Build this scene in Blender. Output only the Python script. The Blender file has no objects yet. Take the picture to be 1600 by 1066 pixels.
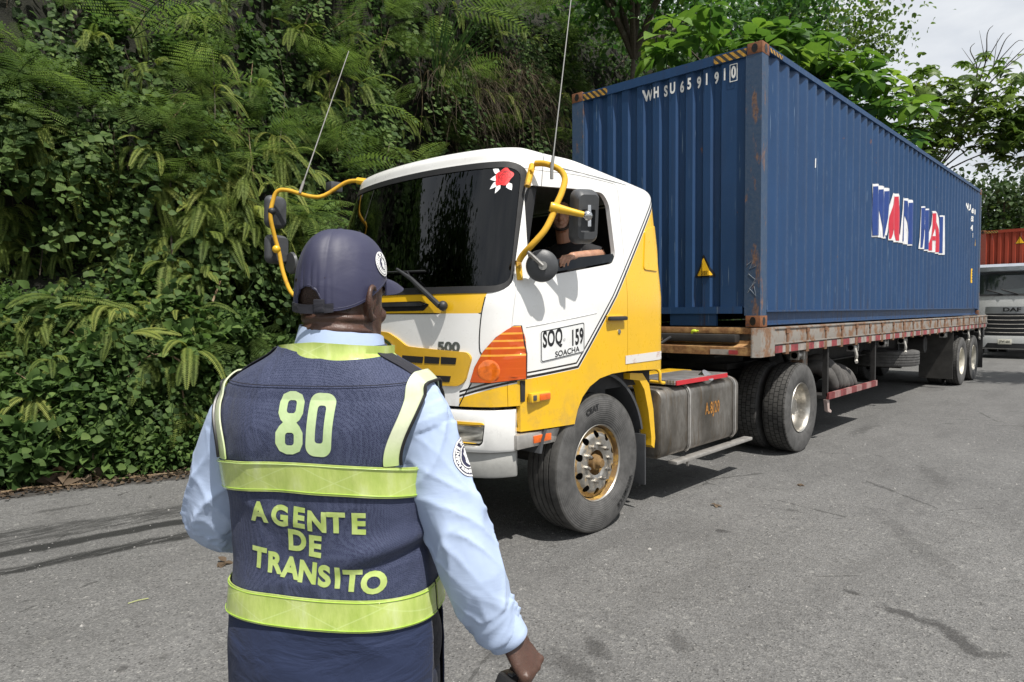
import bpy, bmesh, math, random
import numpy as np
from mathutils import Vector, Matrix, Euler, noise
from mathutils.bvhtree import BVHTree
from math import sin, cos, pi, radians, sqrt, atan2

scene = bpy.context.scene
C = scene.collection
PI = pi

# ------------------------------------------------------------------ camera
CAM = np.array([4.1296, -6.7956, 1.6633]); YAW, PITCH, ROLL, FPX = -.7565, -.0439, -.0083, 1057.15
_d = np.array([sin(YAW)*cos(PITCH), cos(YAW)*cos(PITCH), sin(PITCH)])
_r = np.cross(_d, [0, 0, 1]); _r /= np.linalg.norm(_r); _u = np.cross(_r, _d)
CR = _r*cos(ROLL)+_u*sin(ROLL); CU = -_r*sin(ROLL)+_u*cos(ROLL); CD = _d
cam = bpy.data.objects.new('camera', bpy.data.cameras.new('camera')); C.objects.link(cam)
cam.matrix_world = Matrix(((CR[0], CU[0], -CD[0], CAM[0]), (CR[1], CU[1], -CD[1], CAM[1]), (CR[2], CU[2], -CD[2], CAM[2]), (0, 0, 0, 1)))
cam.data.sensor_width = 36; cam.data.lens = 36*FPX/1600; cam.data.clip_end = 2000; cam.data.clip_start = .05
cam.data.dof.use_dof = False
scene.camera = cam

def ray(px, py): return CR*(px-800)/FPX-CU*(py-533)/FPX+CD
def onx(px, py, x): v = ray(px, py); return CAM+v*((x-CAM[0])/v[0])
def ony(px, py, y): v = ray(px, py); return CAM+v*((y-CAM[1])/v[1])
def onz(px, py, z): v = ray(px, py); return CAM+v*((z-CAM[2])/v[2])

# ------------------------------------------------------------------ light
SUN = Vector((.52, -.13, 1.0)).normalized()
w = bpy.data.worlds.new("World"); scene.world = w; w.use_nodes = True
nt = w.node_tree; bg = nt.nodes['Background']
sky = nt.nodes.new('ShaderNodeTexSky'); sky.sky_type = 'NISHITA'; sky.sun_disc = False
sky.sun_elevation = math.asin(SUN.z); sky.sun_rotation = atan2(SUN.x, SUN.y)
tc = nt.nodes.new('ShaderNodeTexCoord')
mp = nt.nodes.new('ShaderNodeMapping'); mp.inputs['Scale'].default_value = (1, 1, 2.6)
nz = nt.nodes.new('ShaderNodeTexNoise'); nz.inputs['Scale'].default_value = 2.6; nz.inputs['Detail'].default_value = 7; nz.inputs['Roughness'].default_value = .55
cr = nt.nodes.new('ShaderNodeValToRGB'); cr.color_ramp.elements[0].position = .30; cr.color_ramp.elements[1].position = .56
cr.color_ramp.elements[0].color = (.55, .55, .55, 1)
nz2 = nt.nodes.new('ShaderNodeTexNoise'); nz2.inputs['Scale'].default_value = 4.; nz2.inputs['Detail'].default_value = 6
cc = nt.nodes.new('ShaderNodeValToRGB'); cc.color_ramp.elements[0].position = .3; cc.color_ramp.elements[1].position = .72
cc.color_ramp.elements[0].color = (6.9, 7.3, 7.9, 1); cc.color_ramp.elements[1].color = (10.4, 10.6, 10.8, 1)
mx = nt.nodes.new('ShaderNodeMix'); mx.data_type = 'RGBA'
L = nt.links.new
L(tc.outputs['Generated'], mp.inputs['Vector']); L(mp.outputs['Vector'], nz.inputs['Vector']); L(mp.outputs['Vector'], nz2.inputs['Vector'])
L(nz.outputs['Fac'], cr.inputs['Fac']); L(nz2.outputs['Fac'], cc.inputs['Fac'])
L(cr.outputs['Color'], mx.inputs['Factor']); L(sky.outputs['Color'], mx.inputs['A']); L(cc.outputs['Color'], mx.inputs['B'])
L(mx.outputs['Result'], bg.inputs['Color']); bg.inputs['Strength'].default_value = .083
sl = bpy.data.lights.new('sun', 'SUN'); sl.energy = 4.8; sl.angle = radians(.6); sl.color = (1, .955, .89)
so = bpy.data.objects.new('sun', sl); C.objects.link(so); so.rotation_euler = SUN.to_track_quat('Z', 'Y').to_euler(); so.location = (10, -10, 30)
scene.view_settings.view_transform = 'Standard'; scene.view_settings.look = 'None'
scene.view_settings.exposure = 0.25; scene.view_settings.gamma = 1
scene.render.engine = 'CYCLES'
scene.cycles.max_bounces = 8; scene.cycles.transparent_max_bounces = 12; scene.cycles.use_denoising = True
scene.cycles.sample_clamp_indirect = 6

# ------------------------------------------------------------------ helpers
class Nd:
    """small node-graph writer"""
    def __init__(s, name):
        s.m = bpy.data.materials.new(name); s.m.use_nodes = True; s.t = s.m.node_tree
        s.b = s.t.nodes['Principled BSDF']; s.out = s.t.nodes['Material Output']; s._tc = None
    def n(s, typ, **kw):
        nd = s.t.nodes.new('ShaderNode'+typ)
        for k, v in kw.items(): setattr(nd, k, v)
        return nd
    def link(s, a, b): s.t.links.new(a, b)
    def put(s, sock, v):
        if hasattr(v, 'is_output') or hasattr(v, 'links'): s.link(v, sock)
        else:
            if isinstance(v, (tuple, list)) and len(v) == 3 and sock.type == 'RGBA': v = (*v, 1)
            sock.default_value = v
    def co(s, kind='Object'):
        if s._tc is None: s._tc = s.n('TexCoord')
        return s._tc.outputs[kind]
    def xyz(s, v=None):
        q = s.n('SeparateXYZ'); s.link(v or s.co(), q.inputs[0]); return q.outputs[0], q.outputs[1], q.outputs[2]
    def geo(s, k='Normal'): return s.n('NewGeometry').outputs[k]
    def math(s, op, a, b=0., c=0.):
        q = s.n('Math', operation=op)
        for i, v in enumerate((a, b, c)): s.put(q.inputs[i], v)
        return q.outputs[0]
    def mapping(s, scale=(1, 1, 1), rot=(0, 0, 0), loc=(0, 0, 0), v=None):
        q = s.n('Mapping'); s.link(v or s.co(), q.inputs[0]); q.inputs['Scale'].default_value = scale; q.inputs['Rotation'].default_value = rot; q.inputs['Location'].default_value = loc
        return q.outputs[0]
    def noise(s, scale, detail=4, rough=.55, v=None, out='Fac', dist=0):
        q = s.n('TexNoise'); s.link(v or s.co(), q.inputs['Vector']); q.inputs['Scale'].default_value = scale; q.inputs['Detail'].default_value = detail; q.inputs['Roughness'].default_value = rough; q.inputs['Distortion'].default_value = dist
        return q.outputs[out]
    def voro(s, scale, v=None, feature='F1', out='Distance', rnd=1):
        q = s.n('TexVoronoi', feature=feature); s.link(v or s.co(), q.inputs['Vector']); q.inputs['Scale'].default_value = scale; q.inputs['Randomness'].default_value = rnd
        return q.outputs[out]
    def ramp(s, f, stops, interp='LINEAR'):
        q = s.n('ValToRGB'); q.color_ramp.interpolation = interp; e = q.color_ramp.elements
        while len(e) < len(stops): e.new(.5)
        for i, (p, c) in enumerate(stops):
            e[i].position = p; e[i].color = c if isinstance(c, tuple) and len(c) == 4 else ((*c, 1) if isinstance(c, tuple) else (c, c, c, 1))
        s.link(f, q.inputs[0]); return q.outputs[0]
    def mix(s, f, a, b, typ='MIX'):
        q = s.n('Mix', data_type='RGBA', blend_type=typ); s.put(q.inputs[0], f); s.put(q.inputs[6], a); s.put(q.inputs[7], b); return q.outputs[2]
    def bump(s, h, strength=.3, dist=.01, nrm=None):
        q = s.n('Bump'); s.put(q.inputs['Height'], h); q.inputs['Strength'].default_value = strength; q.inputs['Distance'].default_value = dist
        if nrm is not None: s.link(nrm, q.inputs['Normal'])
        return q.outputs[0]
    def set(s, **kw):
        names = dict(col='Base Color', rough='Roughness', metal='Metallic', normal='Normal', spec='Specular IOR Level', coat='Coat Weight', coatr='Coat Roughness', sheen='Sheen Weight', trans='Transmission Weight', alpha='Alpha', ior='IOR', sss='Subsurface Weight', emit='Emission Color', emits='Emission Strength', sheenr='Sheen Roughness')
        for k, v in kw.items(): s.put(s.b.inputs[names[k]], v)
        return s
    def attr(s, name, out='Color'): q = s.n('Attribute'); q.attribute_name = name; return q.outputs[out]

def simple(name, col, rough=.5, metal=0, var=.12, nscale=6, bump=0, bscale=40, **kw):
    """a plain surface with slight grime variation and micro bump"""
    g = Nd(name)
    f = g.noise(nscale, 5, .6)
    lo = tuple(c*(1-var) for c in col); hi = tuple(min(1, c*(1+var)) for c in col)
    g.set(col=g.ramp(f, [(.3, lo), (.7, hi)]), metal=metal, **kw)
    g.set(rough=g.ramp(g.noise(nscale*2.3, 4, .6), [(.3, max(0, rough-.08)), (.7, min(1, rough+.08))]))
    if bump: g.set(normal=g.bump(g.noise(bscale, 4, .6), bump, .01))
    return g.m

def cmul(c, k): return tuple(x*k for x in c)

ORG = {}
def link(name, me, parent=None, mats=None):
    o = bpy.data.objects.new(name, me); C.objects.link(o)
    if parent is not None: o.parent = parent
    for m in (mats if isinstance(mats, (list, tuple)) else [mats] if mats else []): me.materials.append(m)
    return o
def tag(o, label=None, cat=None, group=None, kind=None):
    for k, v in (('label', label), ('category', cat), ('group', group), ('kind', kind)):
        if v: o[k] = v
    return o
def empty(name, loc, label, cat, group=None, rz=0):
    o = bpy.data.objects.new(name, None); C.objects.link(o); o.location = loc; o.rotation_euler = (0, 0, rz); o.empty_display_size = .2
    ORG[o] = Vector(loc); return tag(o, label, cat, group)

class MB:
    """collects shapes in WORLD coordinates (or local ones when local=True) and links them as one mesh object"""
    def __init__(s): s.v = []; s.f = []; s.mi = []; s.sm = []; s.uv = {}
    def add(s, vs, fs, mi=0, sm=False):
        k = len(s.v); s.v.extend([tuple(p) for p in vs]); s.f.extend([tuple(i+k for i in q) for q in fs]); s.mi.extend([mi]*len(fs)); s.sm.extend([sm]*len(fs)); return s
    def box(s, lo, hi, mi=0, bev=0, M=None):
        x0, y0, z0 = lo; x1, y1, z1 = hi
        if x1 < x0: x0, x1 = x1, x0
        if y1 < y0: y0, y1 = y1, y0
        if z1 < z0: z0, z1 = z1, z0
        if bev > 0:
            b = min(bev, (x1-x0)*.49, (y1-y0)*.49, (z1-z0)*.49)
            bm = bmesh.new(); bmesh.ops.create_cube(bm, size=1)
            for v in bm.verts: v.co = Vector((x0+(v.co.x+.5)*(x1-x0), y0+(v.co.y+.5)*(y1-y0), z0+(v.co.z+.5)*(z1-z0)))
            bmesh.ops.bevel(bm, geom=bm.edges[:], offset=b, segments=2, affect='EDGES', profile=.6)
            return s.bm(bm, mi, M)
        vs = [(x0, y0, z0), (x1, y0, z0), (x1, y1, z0), (x0, y1, z0), (x0, y0, z1), (x1, y0, z1), (x1, y1, z1), (x0, y1, z1)]
        if M is not None: vs = [M @ Vector(p) for p in vs]
        return s.add(vs, [(3, 2, 1, 0), (4, 5, 6, 7), (0, 1, 5, 4), (1, 2, 6, 5), (2, 3, 7, 6), (3, 0, 4, 7)], mi)
    def bm(s, bm, mi=0, M=None, sm=False, free=True):
        bm.verts.index_update()
        vs = [(M @ v.co) if M is not None else v.co.copy() for v in bm.verts]
        s.add(vs, [tuple(v.index for v in f.verts) for f in bm.faces], mi, sm)
        if free: bm.free()
        return s
    def prism(s, poly, axis, a, b, mi=0, sm=False):
        """poly: 2-D outline; axis 'x' -> (y,z), 'y' -> (x,z), 'z' -> (x,y); extruded from a to b"""
        def P(p, t): return (t, p[0], p[1]) if axis == 'x' else (p[0], t, p[1]) if axis == 'y' else (p[0], p[1], t)
        n = len(poly); ar = sum(poly[i][0]*poly[(i+1) % n][1]-poly[(i+1) % n][0]*poly[i][1] for i in range(n))
        if a > b: a, b = b, a
        pos = (ar > 0) == (axis in 'xz')
        if not pos: poly = poly[::-1]
        vs = [P(p, a) for p in poly]+[P(p, b) for p in poly]
        fs = [tuple(range(n-1, -1, -1)), tuple(range(n, 2*n))]+[(i, (i+1) % n, n+(i+1) % n, n+i) for i in range(n)]
        return s.add(vs, fs, mi, sm)
    def tube(s, path, r, n=10, mi=0, caps=True, smooth=0):
        P = [Vector(p) for p in path]
        rr = list(r) if isinstance(r, (list, tuple)) else [r]*len(P)
        if smooth: P, rr = catmull(P, smooth, rr)
        rings = []; prev = None
        for i, p in enumerate(P):
            t = (P[min(i+1, len(P)-1)]-P[max(i-1, 0)]).normalized()
            if prev is None: a = t.orthogonal().normalized()
            else:
                a = prev-t*prev.dot(t); a = a.normalized() if a.length > 1e-6 else t.orthogonal().normalized()
            prev = a; b = t.cross(a)
            rings.append([p+(a*cos(2*PI*k/n)+b*sin(2*PI*k/n))*rr[i] for k in range(n)])
        return s.loft(rings, mi, caps)
    def loft(s, rings, mi=0, caps=True, closed=True, sm=True):
        n = len(rings[0]); vs = [p for r in rings for p in r]; fs = []
        for i in range(len(rings)-1):
            for k in range(n if closed else n-1):
                k2 = (k+1) % n; fs.append((i*n+k, i*n+k2, (i+1)*n+k2, (i+1)*n+k))
        s.add(vs, fs, mi, sm)
        if caps:
            base = len(s.v)-len(vs)
            s.f.append(tuple(base+k for k in range(n-1, -1, -1))); s.f.append(tuple(base+(len(rings)-1)*n+k for k in range(n)))
            s.mi += [mi, mi]; s.sm += [False, False]
        return s
    def lathe(s, prof, c, axis='x', n=48, mi=0, sm=True, uv=False):
        """prof: (along, radius) points, closed round the axis through c"""
        c = Vector(c); rings = []
        for (a, r) in prof:
            ring = []
            for k in range(n):
                t = 2*PI*k/n
                q = (a, r*cos(t), r*sin(t)) if axis == 'x' else (r*sin(t), a, r*cos(t)) if axis == 'y' else (r*cos(t), r*sin(t), a)
                ring.append(c+Vector(q))
            rings.append(ring)
        return s.loft(rings, mi, False, True, sm)
    def sphere(s, c, r, mi=0, u=16, v=10, M=None):
        bm = bmesh.new(); bmesh.ops.create_uvsphere(bm, u_segments=u, v_segments=v, radius=1)
        rr = r if isinstance(r, (tuple, list)) else (r, r, r)
        for q in bm.verts: q.co = Vector((q.co.x*rr[0], q.co.y*rr[1], q.co.z*rr[2]))+Vector(c)
        return s.bm(bm, mi, M, True)
    def cyl(s, a, b, r, n=20, mi=0): return s.tube([a, b], r, n, mi)
    def build(s, name, mats, parent=None, org=None, sharp=38):
        me = bpy.data.meshes.new(name)
        o = org if org is not None else (ORG.get(parent) if parent in ORG else None)
        vs = s.v if o is None else [(p[0]-o[0], p[1]-o[1], p[2]-o[2]) for p in s.v]
        me.from_pydata(vs, [], s.f); me.polygons.foreach_set('material_index', s.mi); me.polygons.foreach_set('use_smooth', [True]*len(s.f) if sharp else s.sm)
        me.validate(); me.update()
        if sharp: me.set_sharp_from_angle(angle=radians(sharp))
        ob = link(name, me, parent, mats)
        if parent in ORG: ORG[ob] = ORG[parent]
        return ob

def catmull(P, k, rr=None):
    P = [Vector(p) for p in P]; out = []; ro = []
    for i in range(len(P)-1):
        a, b, c, d = P[max(i-1, 0)], P[i], P[i+1], P[min(i+2, len(P)-1)]
        for j in range(k):
            t = j/k
            out.append(.5*((2*b)+(c-a)*t+(2*a-5*b+4*c-d)*t*t+(3*b-a-3*c+d)*t**3))
            if rr: ro.append(rr[i]*(1-t)+rr[i+1]*t)
    out.append(P[-1])
    if rr: ro.append(rr[-1]); return out, ro
    return out

def mesh_of(mb, org=None):
    me = bpy.data.meshes.new('tmp'); me.from_pydata(mb.v, [], mb.f); me.update(); return me
def boolean(me_a, me_b, op):
    a = bpy.data.objects.new('a', me_a); b = bpy.data.objects.new('b', me_b); C.objects.link(a); C.objects.link(b)
    md = a.modifiers.new('b', 'BOOLEAN'); md.operation = op; md.object = b; md.solver = 'EXACT'
    dg = bpy.context.evaluated_depsgraph_get(); dg.update()
    r = bpy.data.meshes.new_from_object(a.evaluated_get(dg))
    bpy.data.objects.remove(a); bpy.data.objects.remove(b)
    return r
def apply_mods(me, mods):
    a = bpy.data.objects.new('a', me); C.objects.link(a)
    for typ, kw in mods:
        md = a.modifiers.new('m', typ)
        for k, v in kw.items(): setattr(md, k, v)
    dg = bpy.context.evaluated_depsgraph_get(); dg.update()
    r = bpy.data.meshes.new_from_object(a.evaluated_get(dg)); bpy.data.objects.remove(a); return r
def put_mesh(name, me, mats, parent, sharp=35, org=None):
    me.name = name; me.materials.clear()
    o = org if org is not None else ORG.get(parent) if parent in ORG else None
    if o is not None: me.transform(Matrix.Translation(-Vector(o)))
    me.polygons.foreach_set('use_smooth', [True]*len(me.polygons)); me.polygons.foreach_set('material_index', [0]*len(me.polygons))
    if sharp: me.set_sharp_from_angle(angle=radians(sharp))
    ob = link(name, me, parent, mats)
    if parent in ORG: ORG[ob] = ORG[parent]
    return ob
def bvh_of(me): return BVHTree.FromPolygons([v.co for v in me.vertices], [tuple(p.vertices) for p in me.polygons])

def text_mesh(txt, size=1, bold=0, sx=1, shear=0, align='CENTER', spacing=1, res=4):
    cu = bpy.data.curves.new('t', 'FONT'); cu.body = txt; cu.size = size; cu.offset = bold; cu.shear = shear; cu.align_x = align; cu.align_y = 'CENTER'; cu.space_character = spacing; cu.resolution_u = res
    o = bpy.data.objects.new('t', cu); C.objects.link(o)
    dg = bpy.context.evaluated_depsgraph_get(); dg.update()
    me = bpy.data.meshes.new_from_object(o.evaluated_get(dg)); bpy.data.objects.remove(o); bpy.data.curves.remove(cu)
    if sx != 1: me.transform(Matrix.Scale(sx, 4, (1, 0, 0)))
    return me
def loops_mesh(loops):
    """filled 2-D outlines (inner loops are holes) -> mesh in the xy plane"""
    cu = bpy.data.curves.new('l', 'CURVE'); cu.dimensions = '2D'; cu.fill_mode = 'BOTH'
    for lp in loops:
        sp = cu.splines.new('POLY'); sp.points.add(len(lp)-1); sp.use_cyclic_u = True
        for p, q in zip(sp.points, lp): p.co = (q[0], q[1], 0, 1)
    o = bpy.data.objects.new('l', cu); C.objects.link(o)
    dg = bpy.context.evaluated_depsgraph_get(); dg.update()
    me = bpy.data.meshes.new_from_object(o.evaluated_get(dg)); bpy.data.objects.remove(o); bpy.data.curves.remove(cu); return me
def dense(me, maxlen):
    """cut a flat mesh until no edge is longer than maxlen"""
    bm = bmesh.new(); bm.from_mesh(me); bmesh.ops.triangulate(bm, faces=bm.faces[:])
    for _ in range(9):
        lg = [e for e in bm.edges if e.calc_length() > maxlen]
        if not lg: break
        bmesh.ops.subdivide_edges(bm, edges=lg, cuts=1, use_grid_fill=False)
        bmesh.ops.triangulate(bm, faces=[f for f in bm.faces if len(f.verts) > 3])
    return bm
def decal(me, maxlen, place, bvh, dirv, off=.003, thick=.002, back=1.0):
    """lay a flat mesh on a surface: place(x, y) -> point, then cast along dirv; returns (verts, faces) with thickness"""
    bm = dense(me, maxlen) if maxlen else None
    if bm is None: bm = bmesh.new(); bm.from_mesh(me)
    dv = Vector(dirv).normalized(); bad = []
    for v in bm.verts:
        p = Vector(place(v.co.x, v.co.y)); h = bvh.ray_cast(p-dv*back, dv)
        if h[0] is None: bad.append(v); continue
        v.co = h[0]-dv*off
    if bad: bmesh.ops.delete(bm, geom=bad, context='VERTS')
    bm.normal_update()
    fl = [f for f in bm.faces if f.normal.dot(dv) > 0]
    if fl: bmesh.ops.reverse_faces(bm, faces=fl)
    if thick:
        r = bmesh.ops.extrude_face_region(bm, geom=bm.faces[:])
        nv = [e for e in r['geom'] if isinstance(e, bmesh.types.BMVert)]
        for v in nv: v.co -= dv*thick
    bm.normal_update(); return bm
def rrect(x0, y0, x1, y1, r, n=5):
    pts = []
    for cx, cy, a0 in ((x1-r, y1-r, 0), (x0+r, y1-r, 90), (x0+r, y0+r, 180), (x1-r, y0+r, 270)):
        for k in range(n+1):
            a = radians(a0+90*k/n); pts.append((cx+r*cos(a), cy+r*sin(a)))
    return pts
def round_poly(pts, r, n=4):
    """round the corners of a 2-D polygon; r a number or a list"""
    out = []; N = len(pts)
    for i in range(N):
        p = Vector(pts[i]); a = Vector(pts[i-1]); b = Vector(pts[(i+1) % N]); ri = r[i] if isinstance(r, (list, tuple)) else r
        da = (a-p); db = (b-p); q = min(ri, da.length*.45, db.length*.45)
        A = p+da.normalized()*q; B = p+db.normalized()*q
        if q < 1e-5: out.append(tuple(p)); continue
        for k in range(n+1):
            t = k/n; out.append(tuple(A*(1-t)**2+p*2*t*(1-t)+B*t*t))
    return out
def offset_poly(pts, d):
    """move each edge of a 2-D polygon inward by d (outward for negative)"""
    n = len(pts); ar = sum(pts[i][0]*pts[(i+1) % n][1]-pts[(i+1) % n][0]*pts[i][1] for i in range(n)); sg = 1 if ar > 0 else -1
    out = []
    for i in range(n):
        p = Vector(pts[i]); a = Vector(pts[i-1]); b = Vector(pts[(i+1) % n])
        e1 = (p-a).normalized(); e2 = (b-p).normalized()
        n1 = Vector((-e1.y, e1.x))*sg; n2 = Vector((-e2.y, e2.x))*sg
        m = n1+n2; k = max(.35, m.length_squared/2)
        out.append(tuple(p+m*(d/k)))
    return out
def smooth01(a, b, x): t = min(1, max(0, (x-a)/(b-a))); return t*t*(3-2*t)
def copy_tree(o, parent=None):
    c = o.copy(); C.objects.link(c); c.parent = parent
    for ch in list(o.children): copy_tree(ch, c)
    return c
# ------------------------------------------------------------------ common materials
def paint(name, col, rough=.35, dirt=.25, dirtcol=(.16, .13, .10), coat=.4, scr=0.0, rust=0.0, bump=.03):
    g = Nd(name)
    n1 = g.noise(2.2, 6, .62); n2 = g.noise(14, 5, .6)
    c = g.mix(g.ramp(n1, [(.35, 0.0), (.8, dirt)]), g.mix(g.ramp(n2, [(.3, 0.), (.75, 1.)]), cmul(col, .93), cmul(col, 1.04)), dirtcol)
    if scr:
        v = g.mapping((40, 9, 1.2)); s_ = g.noise(3, 3, .5, v)
        c = g.mix(g.ramp(s_, [(.70, 0.), (.76, scr)]), c, cmul(col, 1.9))
    if rust:
        r_ = g.noise(3.3, 9, .68); rc = g.ramp(g.noise(22, 4, .6), [(.3, (.09, .035, .015)), (.7, (.24, .10, .035))])
        c = g.mix(g.ramp(r_, [(.60-rust*.2, 0.), (.66-rust*.15, 1.)]), c, rc)
    g.set(col=c, rough=g.ramp(n2, [(.3, rough-.07), (.7, rough+.12)]), coat=coat, coatr=.15, normal=g.bump(n2, bump, .01))
    return g.m
M_rubber = simple('rubber', (.035, .034, .033), .78, 0, .3, 8, .25, 60)
M_blackplastic = simple('black_plastic', (.022, .023, .025), .5, 0, .2, 9, .12, 120)
M_greyplastic = simple('grey_plastic', (.06, .063, .068), .45, 0, .15, 9, .1, 120)
M_chrome = simple('chrome', (.62, .62, .62), .2, 1, .12, 12)
M_steel = simple('worn_steel', (.36, .35, .33), .42, .85, .3, 10, .1, 60)
M_alu = simple('aluminium', (.48, .46, .43), .5, .7, .25, 7, .15, 50)
M_dark = simple('dark_chassis', (.02, .019, .018), .8, 0, .4, 7, .2, 40)
M_white = paint('white_paint', (.78, .78, .76), .3, .18)
M_yellow = paint('yellow_paint', (.78, .46, .015), .33, .18, (.3, .2, .05))
M_black = simple('black_vinyl', (.012, .012, .013), .4)
M_whitevinyl = simple('white_vinyl', (.82, .82, .80), .45, 0, .06)
M_yellowvinyl = simple('yellow_vinyl', (.85, .50, .02), .45, 0, .08)
M_red = simple('red_vinyl', (.50, .02, .03), .4, 0, .1)
M_orange = simple('orange_lens', (.75, .13, .01), .15, 0, .2, 20, coat=.8)
M_rustbrown = None
def rusty(name, a, b, seed=0, paintcol=None, amt=.5):
    g = Nd(name); v = g.mapping((1, 1, 1), loc=(seed, seed*2, 0))
    n1 = g.noise(5, 8, .66, v); n2 = g.noise(30, 5, .6, v)
    c = g.ramp(n2, [(.25, a), (.75, b)])
    if paintcol: c = g.mix(g.ramp(n1, [(amt-.05, 0.), (amt+.05, 1.)]), c, paintcol)
    g.set(col=c, rough=.8, normal=g.bump(n2, .25, .01)); return g.m
M_rust = rusty('rusty_steel', (.10, .045, .022), (.25, .13, .07))
M_rustgrey = rusty('rusty_grey_steel', (.13, .07, .04), (.28, .16, .09), 3, (.25, .23, .205), .48)
M_rustorange = rusty('rusty_orange_steel', (.14, .06, .02), (.36, .19, .08), 5, (.42, .25, .10), .52)
M_rustblue = rusty('rusted_blue_casting', (.12, .045, .02), (.27, .11, .045), 7, (.05, .09, .16), .6)

# ------------------------------------------------------------------ ground and road
def edge_x(y):
    return -3.1+.33*(y+4) if y <= -4 else -3.1+.5*(1-math.exp(-(y+4)/1.5))*(.33/.33)
g = Nd('asphalt')
P = g.co('Object'); X, Y, Z = g.xyz(P)
big = g.noise(.35, 5, .6); mid = g.noise(2.1, 6, .62); fin = g.noise(60, 4, .7)
wob = g.noise(1.3, 4, .6)
vo = g.voro(95); voc = g.voro(95, out='Color'); vo2 = g.voro(38, out='Color'); vo3 = g.voro(260, out='Color')
base = g.ramp(mid, [(.25, (.112, .111, .108)), (.75, (.172, .171, .168))])
base = g.mix(.5, base, g.ramp(big, [(.3, (.105, .104, .103)), (.7, (.188, .187, .183))]))
agg = g.ramp(g.xyz(voc)[0], [(0, (.45, .45, .45)), (.5, (.9, .9, .9)), (.88, (1.12, 1.11, 1.1)), (1, (1.6, 1.58, 1.52))])
base = g.mix(.55, base, agg, 'MULTIPLY')
agg2 = g.ramp(g.xyz(vo2)[0], [(0, (.55, .55, .55)), (.06, (.95, .95, .95)), (.96, (1, 1, 1)), (.99, (1.5, 1.5, 1.46))])
base = g.mix(.7, base, agg2, 'MULTIPLY')
agg3 = g.ramp(g.xyz(vo3)[1], [(0, (.6, .6, .6)), (.5, (1, 1, 1)), (1, (1.45, 1.45, 1.42))])
base = g.mix(.45, base, agg3, 'MULTIPLY')
grit = g.noise(7, 8, .75)
pv = g.voro(46); pvc = g.voro(46, out='Color'); clus = g.noise(2.6, 6, .7)
pit = g.math('MULTIPLY', g.math('LESS_THAN', g.math('ADD', pv, g.math('MULTIPLY', g.noise(120, 3, .6), .25)), .36), g.math('GREATER_THAN', g.math('ADD', g.math('MULTIPLY', g.xyz(pvc)[0], .55), g.math('MULTIPLY', clus, .75)), .80))
lit_ = g.math('MULTIPLY', g.math('LESS_THAN', g.voro(61), .22), g.math('GREATER_THAN', g.xyz(g.voro(61, out='Color'))[1], .90))
base = g.mix(g.ramp(grit, [(.54, 0.), (.70, .7)]), base, (.085, .083, .080))
base = g.mix(g.math('MULTIPLY', pit, .85), base, (.030, .029, .028))
base = g.mix(g.math('MULTIPLY', lit_, .6), base, (.42, .41, .39))
dk = g.noise(.9, 7, .7, g.mapping((2.2, .35, 1), (0, 0, .12)))
base = g.mix(g.ramp(dk, [(.50, 0.), (.68, .5)]), base, (.085, .084, .082))
crk = g.n('TexVoronoi', feature='DISTANCE_TO_EDGE'); g.link(g.mapping((1, 1, 1), v=g.n('VectorMath', operation='ADD').outputs[0]) if False else P, crk.inputs['Vector']); crk.inputs['Scale'].default_value = .55
cm = g.math('MULTIPLY', g.math('LESS_THAN', g.math('ADD', crk.outputs['Distance'], g.math('MULTIPLY', g.math('SUBTRACT', g.noise(6, 6, .7), .5), .05)), .004), g.math('GREATER_THAN', g.noise(.6, 3, .5), .56))
base = g.mix(g.math('MULTIPLY', cm, .6), base, (.04, .04, .038))
# wet tyre tracks by the left edge (stains that stay put)
def band(px, py, dx, dy, width, soft, lo, hi):
    """mask of a stain that runs along a line on the road"""
    ln = sqrt(dx*dx+dy*dy); dx /= ln; dy /= ln
    a = g.math('SUBTRACT', X, px); b = g.math('SUBTRACT', Y, py)
    d = g.math('ABSOLUTE', g.math('ADD', g.math('SUBTRACT', g.math('MULTIPLY', a, dy), g.math('MULTIPLY', b, dx)), g.math('MULTIPLY', g.math('SUBTRACT', wob, .5), .22)))
    t = g.math('ADD', g.math('MULTIPLY', a, dx), g.math('MULTIPLY', b, dy))
    q = g.n('MapRange', interpolation_type='SMOOTHSTEP'); g.link(d, q.inputs[0]); q.inputs[1].default_value = width; q.inputs[2].default_value = width+soft; q.inputs[3].default_value = 1; q.inputs[4].default_value = 0
    e = g.math('MULTIPLY', g.math('GREATER_THAN', t, lo), g.math('LESS_THAN', t, hi))
    return g.math('MULTIPLY', q.outputs[0], e)
streak = g.noise(5, 6, .7, g.mapping((5, .8, 1), (0, 0, -.18)))
st = g.ramp(streak, [(.38, 0.), (.55, 1.)])
m1 = band(-1.55, -5.2, .2, 1.15, .055, .05, -9, 3.5)
m2 = g.math('MULTIPLY', band(-1.18, -5.3, .15, 1.1, .045, .06, -9, 3.2), g.ramp(streak, [(.36, .25), (.5, 1.)]))
m0 = g.math('MULTIPLY', band(-1.95, -5.1, .27, 1.25, .10, .10, -9, 3), st)
m3 = g.math('MULTIPLY', band(-1.75, -5.1, .25, 1.2, .03, .05, -9, 2.5), st)
wet = g.math('MAXIMUM', g.math('MAXIMUM', m1, m2), g.math('MAXIMUM', g.math('MULTIPLY', m0, .8), g.math('MULTIPLY', m3, .7)))
rag1 = g.noise(9, 6, .7); rag2 = g.noise(34, 6, .75)
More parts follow.
